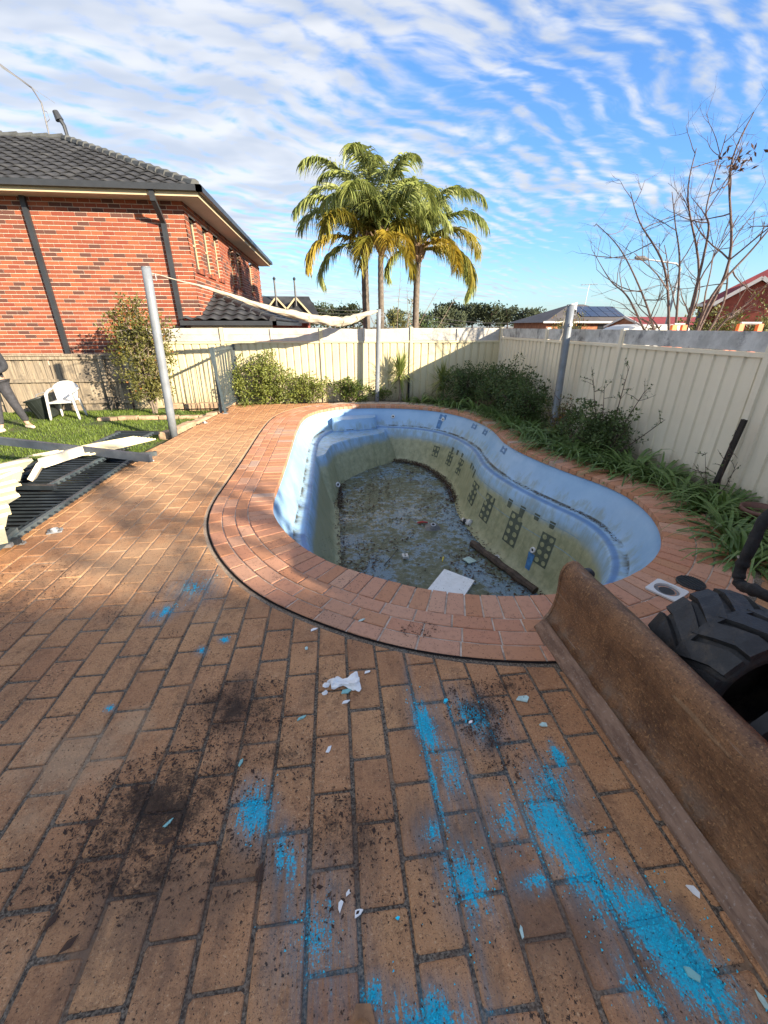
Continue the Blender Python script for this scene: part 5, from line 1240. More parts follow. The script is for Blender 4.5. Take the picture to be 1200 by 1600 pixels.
shrub('brown_bush', (3.80, 6.55, -.05), 'thin brownish bush in front of the right grey pole', 'shrub', .65, .8, .70, 'leaf_olive', 900, .04, 29, 14, .15, 'twig_dark', 16, 14)
shrub('dark_bush', (3.86, 5.72, -.05), 'glossy low bush at the foot of the leggy shrub', 'shrub', .85, 1.2, .74, 'leaf_dark', 4200, .05, 30, 12, .08, 'twig_dark', 14, 44)
twiggy((3.98, 5.45, -.05), 'leggy shrub with thin bare shoots against the right fence', [(.05, -.35, 1.02), (.08, .1, 1.28), (-.05, .35, .95), (.02, -.85, .75), (-.12, .55, 1.05)], 51)
twiggy((4.08, 3.72, -.05), 'small twiggy weed beside the dark stake', [(0.02, .05, .66), (-.05, .22, .50), (0.0, -.12, .52), (-.03, .35, .36)], 52, nl=2, r=.006, name='twiggy_weed', leaf=.03)
ends_ = ['nearest', 'second', 'third', 'fourth', 'fifth', 'sixth', 'seventh', 'eighth', 'ninth', 'tenth', 'eleventh', 'twelfth', 'thirteenth', 'fourteenth', 'fifteenth', 'sixteenth', 'seventeenth', 'eighteenth', 'nineteenth', 'twentieth', 'twenty-first', 'twenty-second', 'twenty-third', 'twenty-fourth', 'twenty-fifth', 'twenty-sixth', 'twenty-seventh']
spots = [(3.30,2.55),(3.72,2.45),(3.55,2.95),(3.95,2.95),(3.78,3.42),(4.05,3.55),(3.86,3.95),(3.98,4.42),(3.74,4.62),(3.98,4.92),(3.62,5.02),(3.80,5.35),(3.44,5.48),(3.62,5.95),(3.34,6.02),(3.52,6.55),(3.26,6.62),(3.50,7.15),(3.30,7.35),(3.38,7.95),(3.30,8.55),(3.16,9.15),(2.86,9.62),(2.55,10.05),(2.15,10.38),(3.48,8.3)]
spots.sort(key=lambda p: p[1])
for k, (x, y) in enumerate(spots):
    near_ = 'nearest strap-leaved clump in the right border' if k == 0 else '%s strap-leaved clump in the right border, counted from the loader' % ends_[k]
    strap_clump((x, y, -.05), near_, 88, R.uniform(.54, .72), 60 + k, w=.017)

# lawn grass
g = MB(); rg = random.Random(5)
for k in range(42000):
    y = 5.2 + 5.5 * rg.random() ** 1.0; x = rg.uniform(-8.6, -2.75)
    if x > -2.95 - (y - 9) * -.1 and y < 8: continue
    nn = noise.noise(Vector((x * 1.3, y * 1.3, 0)))
    if nn < -.32 and rg.random() < .8: continue
    h = rg.uniform(.02, .06) * (1 + .5 * nn); a = rg.uniform(0, 2*pi); d = Vector((cos(a), sin(a), 0)); w = .006; b = Vector((x, y, GL)); lean = d * h * rg.uniform(.1, .9); s = Vector((-d.y, d.x, 0)) * w
    g.add([b - s, b + s, b + lean + Vector((0, 0, h))], [(0, 1, 2)], min(1, max(0, .45 + .6 * nn + rg.uniform(-.25, .35))))
tag(g.build('lawn_grass', MATS['grass']), 'short patchy green lawn in front of the paling fence', 'grass', kind='stuff')

# ================================================================ TREES BEYOND THE FENCE
BT = {'base': (6.6, 7.617, 0.6), 'stems': [((7.2, 8.238, 5.012), 0.05), ((6.7, 8.735, 4.668), 0.045), ((6.1, 9.519, 4.203), 0.042), ((5.9, 10.215, 3.793), 0.04), ((6.0, 10.385, 3.34), 0.036), ((6.0, 8.028, 1.94), 0.026), ((7.5, 7.379, 3.47), 0.05), ((7.2, 6.841, 2.541), 0.034), ((7.1, 8.593, 4.834), 0.042), ((6.6, 8.972, 4.085), 0.036), ((5.8, 8.701, 2.641), 0.026), ((7.8, 8.25, 3.66), 0.036)], 'leaf': (7.1, 8.159, 4.376)}
bt = thing('bare_tree', BT['base'], 'leafless multi-stemmed tree behind the right fence', 'tree')
st = MB(); rg = random.Random(77); base = Vector(BT['base']); tw = MB()
def grow(m, P0, d, L, r, depth, rg):
    n = 5; P = [P0]; v = d.normalized(); p = P0
    for k in range(n): v = (v + rdir(rg) * .16 + Vector((0, 0, .05))).normalized(); p = p + v * L / n; P.append(p)
    m.tube(P, [lerp(r, r * .45, k / n) for k in range(n + 1)], 5 if depth else 4, cap=False)
    if depth > 0:
        for k in range(3 if depth > 1 else 2):
            i = rg.randrange(2, n + 1); dd = (v + rdir(rg) * .95).normalized(); grow(tw if depth < 2 else m, P[i], dd, L * rg.uniform(.45, .75), r * .45, depth - 1, rg)
for (e, r) in BT['stems']:
    e = Vector(e) - base; mid = e * .45 + Vector((0, 0, .10 * e.length)) + rdir(rg) * .08 * e.length
    if e.z < .8: mid = e * .4 + Vector((0, 0, .25))
    P = crom([Vector((rg.uniform(-.08, .08), rg.uniform(-.08, .08), 0)), mid * .45, mid, e * .78 + rdir(rg) * .05 * e.length, e], 6); n = len(P)
    r *= .9; st.tube(P, [lerp(r, r * .16, (k / (n-1)) ** .8) for k in range(n)], 7)
    for k in range(int(2 + e.length * 1.3)):
        i = rg.randrange(n // 3, n); d = (P[min(n-1, i+1)] - P[max(0, i-1)]).normalized(); dd = (d * .8 + rdir(rg)).normalized(); grow(tw, P[i], dd, rg.uniform(.5, 1.15) * (.5 + .5 * (1 - i / n)) * min(1.3, e.length * .35), r * lerp(.5, .16, i / n), 2, rg)
st.build('stems', MATS['bark_red'], bt); tw.build('twigs', MATS['bark_red'], bt)
m = MB(); c = Vector(BT['leaf']) - base
for k in range(46): add_leaf(m, c + Vector((rg.gauss(0, .20), rg.gauss(0, .12), rg.gauss(0, .13))), rdir(rg) - Vector((0, 0, .4)), rdir(rg), .12, .022, rg.random())
m.build('dry_leaves', MATS['dead_leaf'], bt)
def crown_mesh(seed, w, h, n, leaf, lobes):
    rg = random.Random(seed); m = MB(); L = []
    for k in range(lobes): a = rg.uniform(0, 2*pi); u = rg.uniform(.1, .75); L.append((Vector((cos(a) * w * .5 * u, sin(a) * w * .5 * u, h * rg.uniform(.25, .85))), w * rg.uniform(.16, .28), rg.uniform(0, .6)))
    for k in range(n):
        c, r, tt = L[rg.randrange(lobes)]; o = rdir(rg); o.z *= .75; p = c + o * r * rg.uniform(.6, 1.08); d = rdir(rg); s = d.orthogonal().normalized() * leaf * .5; d *= leaf * rg.uniform(.5, 1.2)
        m.quad(p, p + d + s, p + d * 1.9, p + d - s, min(1, tt + rg.uniform(0, .3)))
    return m.mesh('crown', MATS['far_foliage'])
cm = [crown_mesh(100 + k, 7.5, 6.0, 1500, .42, 15) for k in range(5)]
trm = MB(); trm.tube([(0, 0, -3), (.1, 0, 1), (0, .1, 3.4)], [.28, .2, .08], 6)
for k in range(5): a = k * 1.3; trm.tube([(0, .05, 1.5), (cos(a) * 1.2, sin(a) * 1.2, 3.0), (cos(a) * 2.2, sin(a) * 2.0, 4.2)], [.10, .07, .03], 5)
trm = trm.mesh('trunk', MATS['bark_red'])
for (x, y, s, lab, k) in [(-16.086, 114.42504493148107, 0.644, 'first rounded dark tree on the skyline, counted from the left', 0), (-14.329, 122.6941890829907, 0.831, 'second rounded dark tree on the skyline, counted from the left', 1), (-10.497, 117.98878949679813, 0.971, 'third rounded dark tree on the skyline, counted from the left', 2), (-6.634, 124.30584104209726, 1.063, 'fourth rounded dark tree on the skyline, counted from the left', 3), (-2.039, 124.89444821091746, 1.07, 'fifth rounded dark tree on the skyline, counted from the left', 4), (1.68, 109.76927919947495, 0.909, 'sixth rounded dark tree on the skyline, counted from the left', 5), (5.296, 108.35553577198161, 0.953, 'seventh rounded dark tree on the skyline, counted from the left', 6), (18.969, 130.61166521660442, 0.88, 'eighth rounded dark tree on the skyline, counted from the left', 7), (23.373, 115.00255838685621, 0.738, 'ninth rounded dark tree on the skyline, counted from the left', 8), (28.211, 114.3269359482608, 0.897, 'tenth rounded dark tree on the skyline, counted from the left', 9), (35.978, 134.8824105587825, 1.217, 'eleventh rounded dark tree on the skyline, counted from the left', 10), (34.291, 120.6971147031061, 0.79, 'twelfth rounded dark tree on the skyline, counted from the left', 11), (41.809, 130.5844591844085, 1.133, 'thirteenth rounded dark tree on the skyline, counted from the left', 12), (43.756, 120.86153663488204, 1.078, 'fourteenth rounded dark tree on the skyline, counted from the left', 13), (50.514, 125.25483979469237, 1.02, 'fifteenth rounded dark tree on the skyline, counted from the left', 14), (49.169, 112.06664344863515, 0.898, 'sixteenth rounded dark tree on the skyline, counted from the left', 15), (58.807, 125.14123777370008, 0.906, 'seventeenth rounded dark tree on the skyline, counted from the left', 16), (64.386, 131.43722329286902, 0.748, 'eighteenth rounded dark tree on the skyline, counted from the left', 17)]:
    t = thing('gum_tree', (x, y, -0.14), lab, 'tree', 'trees along the skyline'); t.rotation_euler = (0, 0, k * 1.7); t.scale = (s, s, s)
    a = link('trunk', trm, t); a.location = (0, 0, 2.0); b = link('crown', cm[k % 5], t); b.location = (0, 0, 1.0)
t = thing('dapple_tree', (9.4, -6.0, -.14), 'unseen thin-leaved tree added beyond the right fence to dapple the left deck', 'tree')  # out-of-view tree, added to cast half-shade over the mid-left deck
cmx = crown_mesh(140, 4.2, 2.6, 210, .13, 12); a = link('crown', cmx, t); a.location = (0, 0, 3.5)
m = MB(); m.tube([(0, 0, 0), (.1, 0, 2), (0, .1, 4.6)], [.16, .12, .05], 8)
for k in range(9): an_ = k * 2.4; m.tube([(.05, .05, 2.2 + .2 * k), (cos(an_) * .9, sin(an_) * .9, 3.4 + .22 * k), (cos(an_) * 1.8, sin(an_) * 1.7, 4.2 + .22 * k)], [.05, .035, .012], 5)
m.build('trunk', MATS['bark_red'], t)
# scrub behind the far fence
for (x, y, w, h, mt, lab, sd, n) in [(2.909, 20, 2.6, 2.7, 'leaf_olive', 'brown scrub between the palm trunks above the far fence', 81, 2600), (0.685, 18, 1.6, 2.3, 'leaf_olive', 'olive scrub left of the palm trunks above the far fence', 82, 1600), (4.748, 22, 2.4, 2.4, 'leaf_dark', 'dark scrub right of the palm trunks above the far fence', 83, 1800), (16.696, 30, 3.0, 3.0, 'leaf_olive', 'yellow-green bush in front of the solar-panel bungalow', 84, 1800)]:
    shrub('scrub_bush', (x, y, -.14), lab, 'shrub', w, w * .7, h, mt, n, .11, sd, 12, .3, 'twig_dark', 14, 40)
HB = (9.158, 9.2, 2.6, 2.35)
shrub('hedge_bush', (HB[0], HB[1], -.14), 'mounded green and brown bush in front of the right-hand brick house', 'shrub', HB[2], 2.6, HB[3], 'leaf_olive', 11000, .075, 91, 20, .4, 'twig_dark', 14, 90)
twiggy((2.75, 18, -0.14), 'bare twiggy tree between the palm trunks beyond the far fence', [(-1.6, 0, 3.1), (-.8, .2, 3.5), (0, 0, 3.7), (.7, .1, 3.6), (1.5, 0, 3.2), (2.2, 0, 2.9), (-2.3, 0, 2.7), (.3, .3, 3.3)], 93, 'twig', nl=0, r=.022, name='twiggy_tree')

# ================================================================ SAIL POLES AND ROLLED SAIL
def pole(base, top, r, label, m1='pole_paint', cap=True):
    base = Vector(base); top = Vector(top); t = thing('sail_pole', base, label, 'pole'); d = top - base; m = MB(); m.tube([d * (k / 6) for k in range(7)], r, 20); m.build('tube', MATS[m1], t, True)
    m = MB(); m.tube([d * 1.0, d * 1.0 + Vector((0, 0, .012))], r * 1.04, 20); m.build('end_cap', MATS[m1], t)
    m = MB(); m.tube([d * .965 + Vector((r, 0, 0)), d * .965 + Vector((r + .05, .01, .01)), d * .95 + Vector((r + .05, .01, -.04)), d * .95 + Vector((r, 0, -.03))], .008, 6); m.build('eye_bolt', MATS['galvanised'], t)
    return t
PLb, PLt = Vector((-2.867, 7.55, -0.038)), Vector((-2.751, 7.55, 2.552))
pole(PLb, PLt, .066, 'leaning grey steel sail pole at the left edge of the paving')
PCb, PCt = Vector((1.057, 10.62, -0.014)), Vector((1.118, 10.62, 2.094))
pole(PCb, PCt, .054, 'grey sail pole in front of the far fence, holding the rolled sail')
PRb, PRt = Vector((3.98, 7.12, -.06)), Vector((3.99, 7.24, 2.06))
rp = pole(PRb, PRt, .062, 'grey sail pole against the right fence with a rope at its top', 'pole_paint')
m = MB(); d = PRt - PRb; m.add([d + Vector(p) for p in ((-.07, -.03, .0), (.09, -.03, -.07), (.09, -.03, .045), (-.07, .03, .0), (.09, .03, -.07), (.09, .03, .045))], [(0, 1, 2), (5, 4, 3), (0, 3, 4, 1), (1, 4, 5, 2), (2, 5, 3, 0)]); m.build('cap_plate', MATS['white_trim'], rp)
m = MB(); m.tube([d * .97 + Vector((-.07, 0, 0)), d * .9 + Vector((-.085, 0, 0)), d * .86 + Vector((-.10, 0, .02)), d * .80 + Vector((-.08, 0, 0)), d * .74 + Vector((-.12, 0, 0))], .010, 5); m.build('rope', MATS['rope'], rp)
m = MB(); m.box(tuple(d * .86 + Vector((-.02, -.09, -.02))), tuple(d * .86 + Vector((.03, -.06, .02)))); m.build('cleat', MATS['white_plastic'], rp)
sail = thing('rolled_shade_sail', PLt, 'cream shade sail rolled up and strung between the left and centre poles', 'shade sail')
PX = [(233,426,7.55,.006),(250,430,7.70,.007),(270,436,7.9,.013),(285,440,8.05,.022),(310,446,8.28,.03),(340,455,8.55,.042),(375,467,8.85,.052),(410,479,9.15,.058),(445,488,9.45,.066),(480,496,9.75,.078),(510,501,10.0,.092),(540,502,10.25,.085),(560,495,10.4,.062),(578,489,10.52,.04),(590,486,10.60,.022)]
SP = [(-2.72, 7.55, 2.486), (-2.62, 7.7, 2.468), (-2.503, 7.9, 2.435), (-2.407, 8.05, 2.413), (-2.225, 8.28, 2.377), (-1.985, 8.55, 2.311), (-1.671, 8.85, 2.207), (-1.322, 9.15, 2.093), (-0.933, 9.45, 2.001), (-0.505, 9.75, 1.913), (-0.107, 10.0, 1.855), (0.321, 10.25, 1.845), (0.622, 10.4, 1.941), (0.898, 10.52, 2.024), (1.085, 10.6, 2.067)]
P = [Vector(p) - PLt for p in SP]; rr = [.006, .007, .008, .010, .016, .024, .034, .044, .056, .072, .090, .088, .062, .040, .022]; Pc = crom(P, 8); rc = []
for i in range(len(rr) - 1):
    for k in range(8): rc.append(lerp(rr[i], rr[i+1], k / 8))
rc.append(rr[-1])
i0 = 28
m = MB(); m.tube(Pc[:i0 + 2], rc[:i0 + 2], 8); m.build('rope', MATS['rope'], sail)
m = MB(); nn_ = 22; pts = Pc[i0:]; rs = rc[i0:]; vs = []
for i, p in enumerate(pts):
    dd = (pts[min(i+1, len(pts)-1)] - pts[max(0, i-1)]).normalized(); s = dd.cross(Vector((0, 0, 1))).normalized(); u = s.cross(dd)
    for k in range(nn_):
        a = 2*pi*k/nn_; w = 1 + .16 * sin(3*a + i * .55) + .10 * sin(7 * a - i * .9) + .22 * noise.noise(Vector((cos(a) * 1.5, sin(a) * 1.5, i * .22))); vs.append(p + (s * cos(a) + u * sin(a) * 1.05) * rs[i] * w)
m.add(vs, [(i*nn_ + k, i*nn_ + (k+1) % nn_, (i+1)*nn_ + (k+1) % nn_, (i+1)*nn_ + k) for i in range(len(pts)-1) for k in range(nn_)]); m.build('cloth', MATS['sail_cloth'], sail, True)
for i in (14, 30, 44, 58, 66):
    if i < len(pts) - 1:
        p = pts[i]; dd = (pts[i+1] - pts[i-1]).normalized(); s = dd.cross(Vector((0, 0, 1))).normalized(); u = s.cross(dd); m = MB(); m.tube([p + (s * cos(2*pi*k/14) + u * sin(2*pi*k/14)) * rs[i] * 1.12 + dd * .02 * sin(k) for k in range(15)], .006, 5); m.build('tie', MATS['rope'], sail)
m = MB(); e = Pc[-1]; m.tube([e, e + Vector((.05, 0, .02)), e + Vector((.06, .02, -.10))], .022, 8); m.build('shackle', MATS['galvanised'], sail)

# ================================================================ POOL FENCE PANELS, SHEET, BEAM
def fence_panel(name, label, M, L, Hh, mt, pitch=.098, cat='fence panel'):
    t = thing(name, (0, 0, 0), label, cat); t.matrix_world = M
    for z in (.05, Hh - .05):
        m = MB(); m.bevbox((0, -.022, z - .022), (L, .022, z + .022), .003); r_ = m.build('rail', MATS['fence_slate'], t)
        if mt == 'fence_black':
            sq = MB(); sq.box((-.012, .0225, -.012), (.012, .0235, .012)); sm__ = sq.mesh('slot', MATS['galvanised'])
            for k in range(1, int(L / pitch)): o = link('slot', sm__, r_); o.location = (L * k / int(L / pitch), 0, z)
    for x in (0, L): m = MB(); m.bevbox((x - .025, -.025, -.04), (x + .025, .025, Hh + .02), .004); m.build('post', MATS[mt], t)
    q = MB(); q.tube([(0, 0, -.0), (0, 0, Hh)], .0115 if mt == 'fence_black' else .0085, 6); pm = q.mesh('picket', MATS[mt]); n = int(L / pitch)
    for k in range(1, n):
        o = link('picket', pm, t); o.location = (L * k / n, 0, 0)
    return t
def lay(o, ex, ez):
    ex = Vector(ex).normalized(); ez = Vector(ez); ez = (ez - ex * ez.dot(ex)).normalized(); ey = ez.cross(ex); o = Vector(o)
    return Matrix(((ex.x, ey.x, ez.x, o.x), (ex.y, ey.y, ez.y, o.y), (ex.z, ey.z, ez.z, o.z), (0, 0, 0, 1)))
fence_panel('pool_fence_panel', 'upright slate pool fence panel at the far left corner of the paving', lay((-2.52, 9.52, .03), (.10, 1.35, 0), (.03, -.02, 1)), 1.45, 1.30, 'fence_slate', .09)
br = thing('fence_post', (-2.40, 9.42, 0), 'loose slate post leaning on the end of the upright fence panel', 'post'); m = MB(); m.beam((0, 0, .0), (-.12, .06, 1.34), .045, .045); m.build('tube', MATS['fence_slate'], br); m = MB(); m.box((-.05, -.05, 0), (.05, .05, .012)); m.build('foot_plate', MATS['galvanised'], br)
fence_panel('pool_fence_panel', 'fallen black fence panel lying along the near left edge of the paving', lay((-2.80, 3.46, .055), (.04, 2.25, .02), (-1, 0.05, .03)), 2.30, 1.20, 'fence_black', .085)
fence_panel('pool_fence_panel', 'fallen black fence panel resting crosswise beneath the torn cream sheet', lay((-3.08, 4.52, .16), (.22, 2.34, .03), (-1, .12, .02)), 2.35, .62, 'fence_black', .085)
fence_panel('pool_fence_panel', 'lowest fallen black fence panel, almost hidden under the other two', lay((-2.95, 3.75, .0), (.10, 2.3, .0), (-1, .08, .0)), 2.35, .9, 'fence_black', .085)
for (x, y, z, a, lab) in ((-2.86, 3.50, .09, 100, 'short black square tube at the near end of the fallen panels'), (-2.80, 5.80, .12, 200, 'short black tube end with a bracket at the far end of the fallen panel')):
    o = thing('tube_offcut', (x, y, z), lab, 'tube', rz=radians(a)); m = MB()
    for (lo, hi) in (((-.3, -.028, -.028), (.1, .028, -.022)), ((-.3, -.028, .022), (.1, .028, .028)), ((-.3, -.028, -.022), (.1, -.022, .022)), ((-.3, .022, -.022), (.1, .028, .022))): m.box(lo, hi)
    m.build('tube', MATS['fence_slate'], o); m = MB(); m.box((-.12, -.05, -.06), (-.05, .05, -.03)); m.build('bracket', MATS['galvanised'], o)
E_ = Vector((.82, .57, 0)); N_ = Vector((.57, -.82, 0)); O_ = Vector((-3.95, 5.13, 0))
def sheet_z(e, n): return .27 + .05 * sin(e * 1.7) - .05 * max(0, n - 1.5) ** 2 + .03 * noise.noise(Vector((e * 1.4, n * 1.4, 3))) - .035 * max(0, e)
sh_ = thing('torn_steel_sheet', (-4.2, 5.0, -.1), 'torn cream ribbed steel sheet dumped on the fallen fence panels', 'steel sheet')
SO = Vector((-4.2, 5.0, -.1)); m = MB(); rows = []; ns = []
n = 0.0
while n < 2.32: ns += [(n, 0), (n + .19, 0), (n + .20, .028), (n + .235, .028)]; n += .245
def edge_e(n):
    base = .27 - .13 * n
    return base + (.10 * noise.noise(Vector((n * 5.1, 0, 9))) + .05 * noise.noise(Vector((n * 15, 2, 1))) if n > .05 else 0)
ne = 40; vs = []
for (n, h) in ns:
    ee = edge_e(n)
    for k in range(ne + 1):
        e = lerp(-3.2, ee, k / ne); p = O_ + E_ * e + N_ * n; cur = max(0, k / ne - .93) * 1.2 * (1 if n > .3 else 0) * noise.noise(Vector((n * 6, 5, 0))); vs.append(Vector((p.x, p.y, sheet_z(e, n) + h + cur)) - SO)
m.add(vs, [(r*(ne+1) + k, r*(ne+1) + k + 1, (r+1)*(ne+1) + k + 1, (r+1)*(ne+1) + k) for r in range(len(ns) - 1) for k in range(ne)]); m.build('sheet', MATS['cream_steel'], sh_)
m = MB(); q0 = [Vector(p) - SO for p in ((-3.905, 5.476, 0.25), (-3.07, 6.488, 0.22), (-2.681, 6.367, 0.2), (-3.14, 5.449, 0.24))]
for k in range(8):
    a0, a1 = k / 8, (k + .82) / 8; b1 = (k + 1) / 8; L0 = lambda t: q0[0].lerp(q0[3], t); L1 = lambda t: q0[1].lerp(q0[2], t); up = Vector((0, 0, .022))
    m.quad(L0(a0), L1(a0), L1(a1), L0(a1)); mid = (a1 + b1) / 2; m.quad(L0(a1), L1(a1), L1(mid) + up, L0(mid) + up); m.quad(L0(mid) + up, L1(mid) + up, L1(b1), L0(b1))
m.build('flat_sheet', MATS['cream_steel'], sh_)
m = MB(); m.beam(Vector((-3.296, 4.595, 0.24)) - SO, Vector((-3.171, 4.621, 0.4)) - SO, .11, .05); m.beam(Vector((-3.171, 4.621, 0.4)) - SO, Vector((-3.008, 5.104, 0.4)) - SO, .05, .10); m.build('bent_capping', MATS['cream_steel_grey'], sh_)
bm_ = thing('steel_beam', (-2.9, 5.9, .1), 'slate blue box beam lying from the lawn onto the fallen panels', 'beam'); a = Vector((-6.17, 6.524, 0.42)); b = Vector((-2.349, 5.311, 0.22)); m = MB(); m.beam(a - Vector((-2.9, 5.9, .1)), b - Vector((-2.9, 5.9, .1)), .05, .10); m.build('box_section', MATS['beam_slate'], bm_)
# stone edging and sleepers by the lawn
for k in range(9):
    t = k / 8; x = lerp(-3.06, -2.66, t); y = lerp(7.75, 9.75, t); st_ = thing('edging_stone', (x, y, -.12), ('sandstone edging block nearest the left pole', 'second edging block from the left pole', 'third edging block from the left pole', 'fourth edging block from the left pole', 'fifth edging block from the left pole', 'sixth edging block from the left pole', 'seventh edging block from the left pole', 'eighth edging block from the left pole', 'edging block beside the upright fence panel')[k], 'stone', 'edging blocks beside the lawn', radians(78 + R.uniform(-8, 8)))
    m = MB(); m.bevbox((-.125, -.09, 0), (.125, .09, R.uniform(.10, .14)), .03); m.build('block', MATS['sandstone'], st_)
sl_ = thing('garden_sleeper', (-4.1, 9.55, -.12), 'flat stone garden border in front of the tall sparse bush', 'border')
for k in range(6): m = MB(); m.bevbox((-1.0 + k * .42, -.07, 0), (-.60 + k * .42, .07, .07 + R.uniform(-.01, .02)), .02); m.build('stone', MATS['sandstone'], sl_)
wl = thing('garden_wall', (-3.0, 10.55, -.12), 'low sandstone wall at the foot of the cream fence by the lawn', 'wall')
for k in range(5): m = MB(); m.bevbox((-.9 + k * .30, -.08, 0), (-.62 + k * .30, .08, .17 + R.uniform(-.02, .02)), .02); m.build('block', MATS['sandstone'], wl)

# ================================================================ CHAIR, BIN, PERSON
ch = thing('plastic_chair', (-5.86, 9.90, GL), 'white plastic garden armchair standing on the lawn', 'chair', rz=radians(10))
ch.scale = (.9, .9, .92)
def slab(pts_rows, th, nm, mt, par):
    """thick curved panel from a grid of points"""
    m = MB(); r = len(pts_rows); c = len(pts_rows[0]); vs = [Vector(p) for row_ in pts_rows for p in row_]
    m.add(vs, [(i*c + j, i*c + j + 1, (i+1)*c + j + 1, (i+1)*c + j) for i in range(r-1) for j in range(c-1)]); o = m.build(nm, mt, par, True); md = o.modifiers.new('solid', 'SOLIDIFY'); md.thickness = th; md.offset = 0; return o
W_ = MATS['white_plastic']
slab([[(-.23 + .46 * j / 8, -.24 + .46 * i / 8, .42 - .02 * sin(pi * j / 8) * sin(pi * i / 8) - (.03 * (i == 0))) for j in range(9)] for i in range(9)], .014, 'seat', W_, ch)
slab([[((-.21 - .06 * i / 8 + (.42 + .12 * i / 8) * j / 10), .14 + .12 * i / 8 + .11 * (1 - (2 * j / 10 - 1) ** 2), .41 + (.42 - .11 * abs(2 * j / 10 - 1) ** 2.6) * i / 8) for j in range(11)] for i in range(9)], .014, 'backrest', W_, ch)
m = MB(); m.box((-.035, .335, .735), (.035, .343, .75)); m.build('back_slot', MATS['dark_steel'], ch)
for s in (-1, 1):
    P = crom([(s * .25, -.22, .62), (s * .285, -.05, .645), (s * .29, .12, .67), (s * .275, .20, .68), (s * .235, .27, .66)], 5)
    slab([[(p.x + s * w, p.y, p.z + .006 * (1 - abs(w) / .03)) for w in (-.035, -.012, .012, .035)] for p in P], .026, 'armrest', W_, ch)
    slab([[(s * (.25 + .05 * i / 6) + s * .0, -.245 - .035 * i / 6 + w * (1.2 - .3 * i / 6), .62 - .62 * i / 6) for w in (-.05, 0, .05)] for i in range(7)], .03, 'leg', W_, ch)
    slab([[(s * (.22 + .045 * i / 6), .24 + .07 * i / 6 + w, .43 - .43 * i / 6) for w in (-.045, 0, .045)] for i in range(7)], .03, 'leg', W_, ch)
slab([[(-.25 + .5 * j / 8, -.25, .43 - .05 * i / 2 * (1 - .6 * sin(pi * j / 8))) for j in range(9)] for i in range(3)], .014, 'apron', W_, ch)
bn = thing('plastic_bin', (-6.32, 9.98, GL), 'dark plastic tub tilted beside the white chair', 'bin', rz=.2); bn.rotation_euler = (0, radians(-16), .2)
m = MB(); m.lathe([(.0005, .012), (.165, .012), (.165, 0), (.185, .02), (.24, .43), (.265, .44), (.265, .47), (.235, .47), (.18, .04), (.0005, .04)], 28); m.build('tub', MATS['bin_plastic'], bn, True)
for k in range(14): a = 2*pi*k/14; m = MB(); m.beam((.19 * cos(a), .19 * sin(a), .03), (.242 * cos(a), .242 * sin(a), .42), .012, .010); m.build('rib', MATS['bin_plastic'], bn)
m = MB(); m.tube([(-.12, .25, .46), (-.08, .26, .52), (.08, .26, .52), (.12, .25, .46)], .009, 6); m.build('handle', MATS['galvanised'], bn)

def skin(name, pts, edges, mt, parent, root=0, lvl=2):
    me = bpy.data.meshes.new(name); me.from_pydata([p[:3] for p in pts], edges, []); me.materials.append(mt); o = link(name, me, parent)
    sm_ = o.modifiers.new('skin', 'SKIN'); sm_.use_smooth_shade = True
    for i, p in enumerate(pts):
        v = me.skin_vertices[0].data[i]; v.radius = (p[3], p[4] if len(p) > 4 else p[3]); v.use_root = (i == root)
    s2 = o.modifiers.new('sub', 'SUBSURF'); s2.levels = lvl; s2.render_levels = lvl
    return o
pe = thing('person', (-6.30, 8.80, GL), 'person in dark hoodie and track pants standing on the lawn', 'person', rz=radians(-8))
LFt, RFt = (-.04, -.22), (.17, .16)
body = [(0,0,.95,.13,.10),(0,0,1.12,.125,.09),(0,-.01,1.30,.15,.10),(0,0,1.44,.10,.08),(0,-.01,1.53,.055,.055),(0,-.02,1.62,.085,.095),(0,-.02,1.72,.075,.09),
        (-.17,0,1.42,.06,.06),(-.27,-.05,1.17,.048,.048),(-.16,-.22,1.06,.036,.036),(-.08,-.28,1.07,.028,.035),
        (.17,0,1.42,.06,.06),(.30,-.02,1.17,.048,.048),(.20,-.20,1.10,.036,.036),(.12,-.27,1.10,.028,.035),
        (-.09,0,.88,.085,.085),(LFt[0]-.03,-.11,.48,.055,.06),(LFt[0],LFt[1]+.02,.09,.038,.042),(LFt[0]-.02,LFt[1]-.13,.035,.035,.03),
        (.09,0,.88,.085,.085),(.15,.05,.48,.055,.06),(RFt[0],RFt[1],.09,.038,.042),(RFt[0]+.14,RFt[1]-.05,.035,.035,.03)]
be = [(0,1),(1,2),(2,3),(3,4),(4,5),(5,6),(3,7),(7,8),(8,9),(9,10),(3,11),(11,12),(12,13),(13,14),(0,15),(15,16),(16,17),(17,18),(0,19),(19,20),(20,21),(21,22)]
skin('body', body, be, MATS['skin'], pe)
g_ = .022
skin('hoodie', [(0,0,.80,.175,.14)] + [(*body[i][:3], body[i][3] + g_, body[i][4] + g_) for i in (1,2,3)] + [(0,0,1.50,.075,.07)] + [(*body[i][:3], body[i][3] + g_, body[i][4] + g_) for i in (7,8,9,11,12,13)], [(0,1),(1,2),(2,3),(3,4),(3,5),(5,6),(6,7),(3,8),(8,9),(9,10)], MATS['hoodie'], pe)
skin('trousers', [(0,0,.96,.14,.11)] + [(*body[i][:3], body[i][3] + g_, body[i][4] + g_) for i in (15,16)] + [(LFt[0],LFt[1]+.02,.13,.055,.06)] + [(*body[i][:3], body[i][3] + g_, body[i][4] + g_) for i in (19,20)] + [(RFt[0],RFt[1],.13,.055,.06)], [(0,1),(1,2),(2,3),(0,4),(4,5),(5,6)], MATS['trousers'], pe)
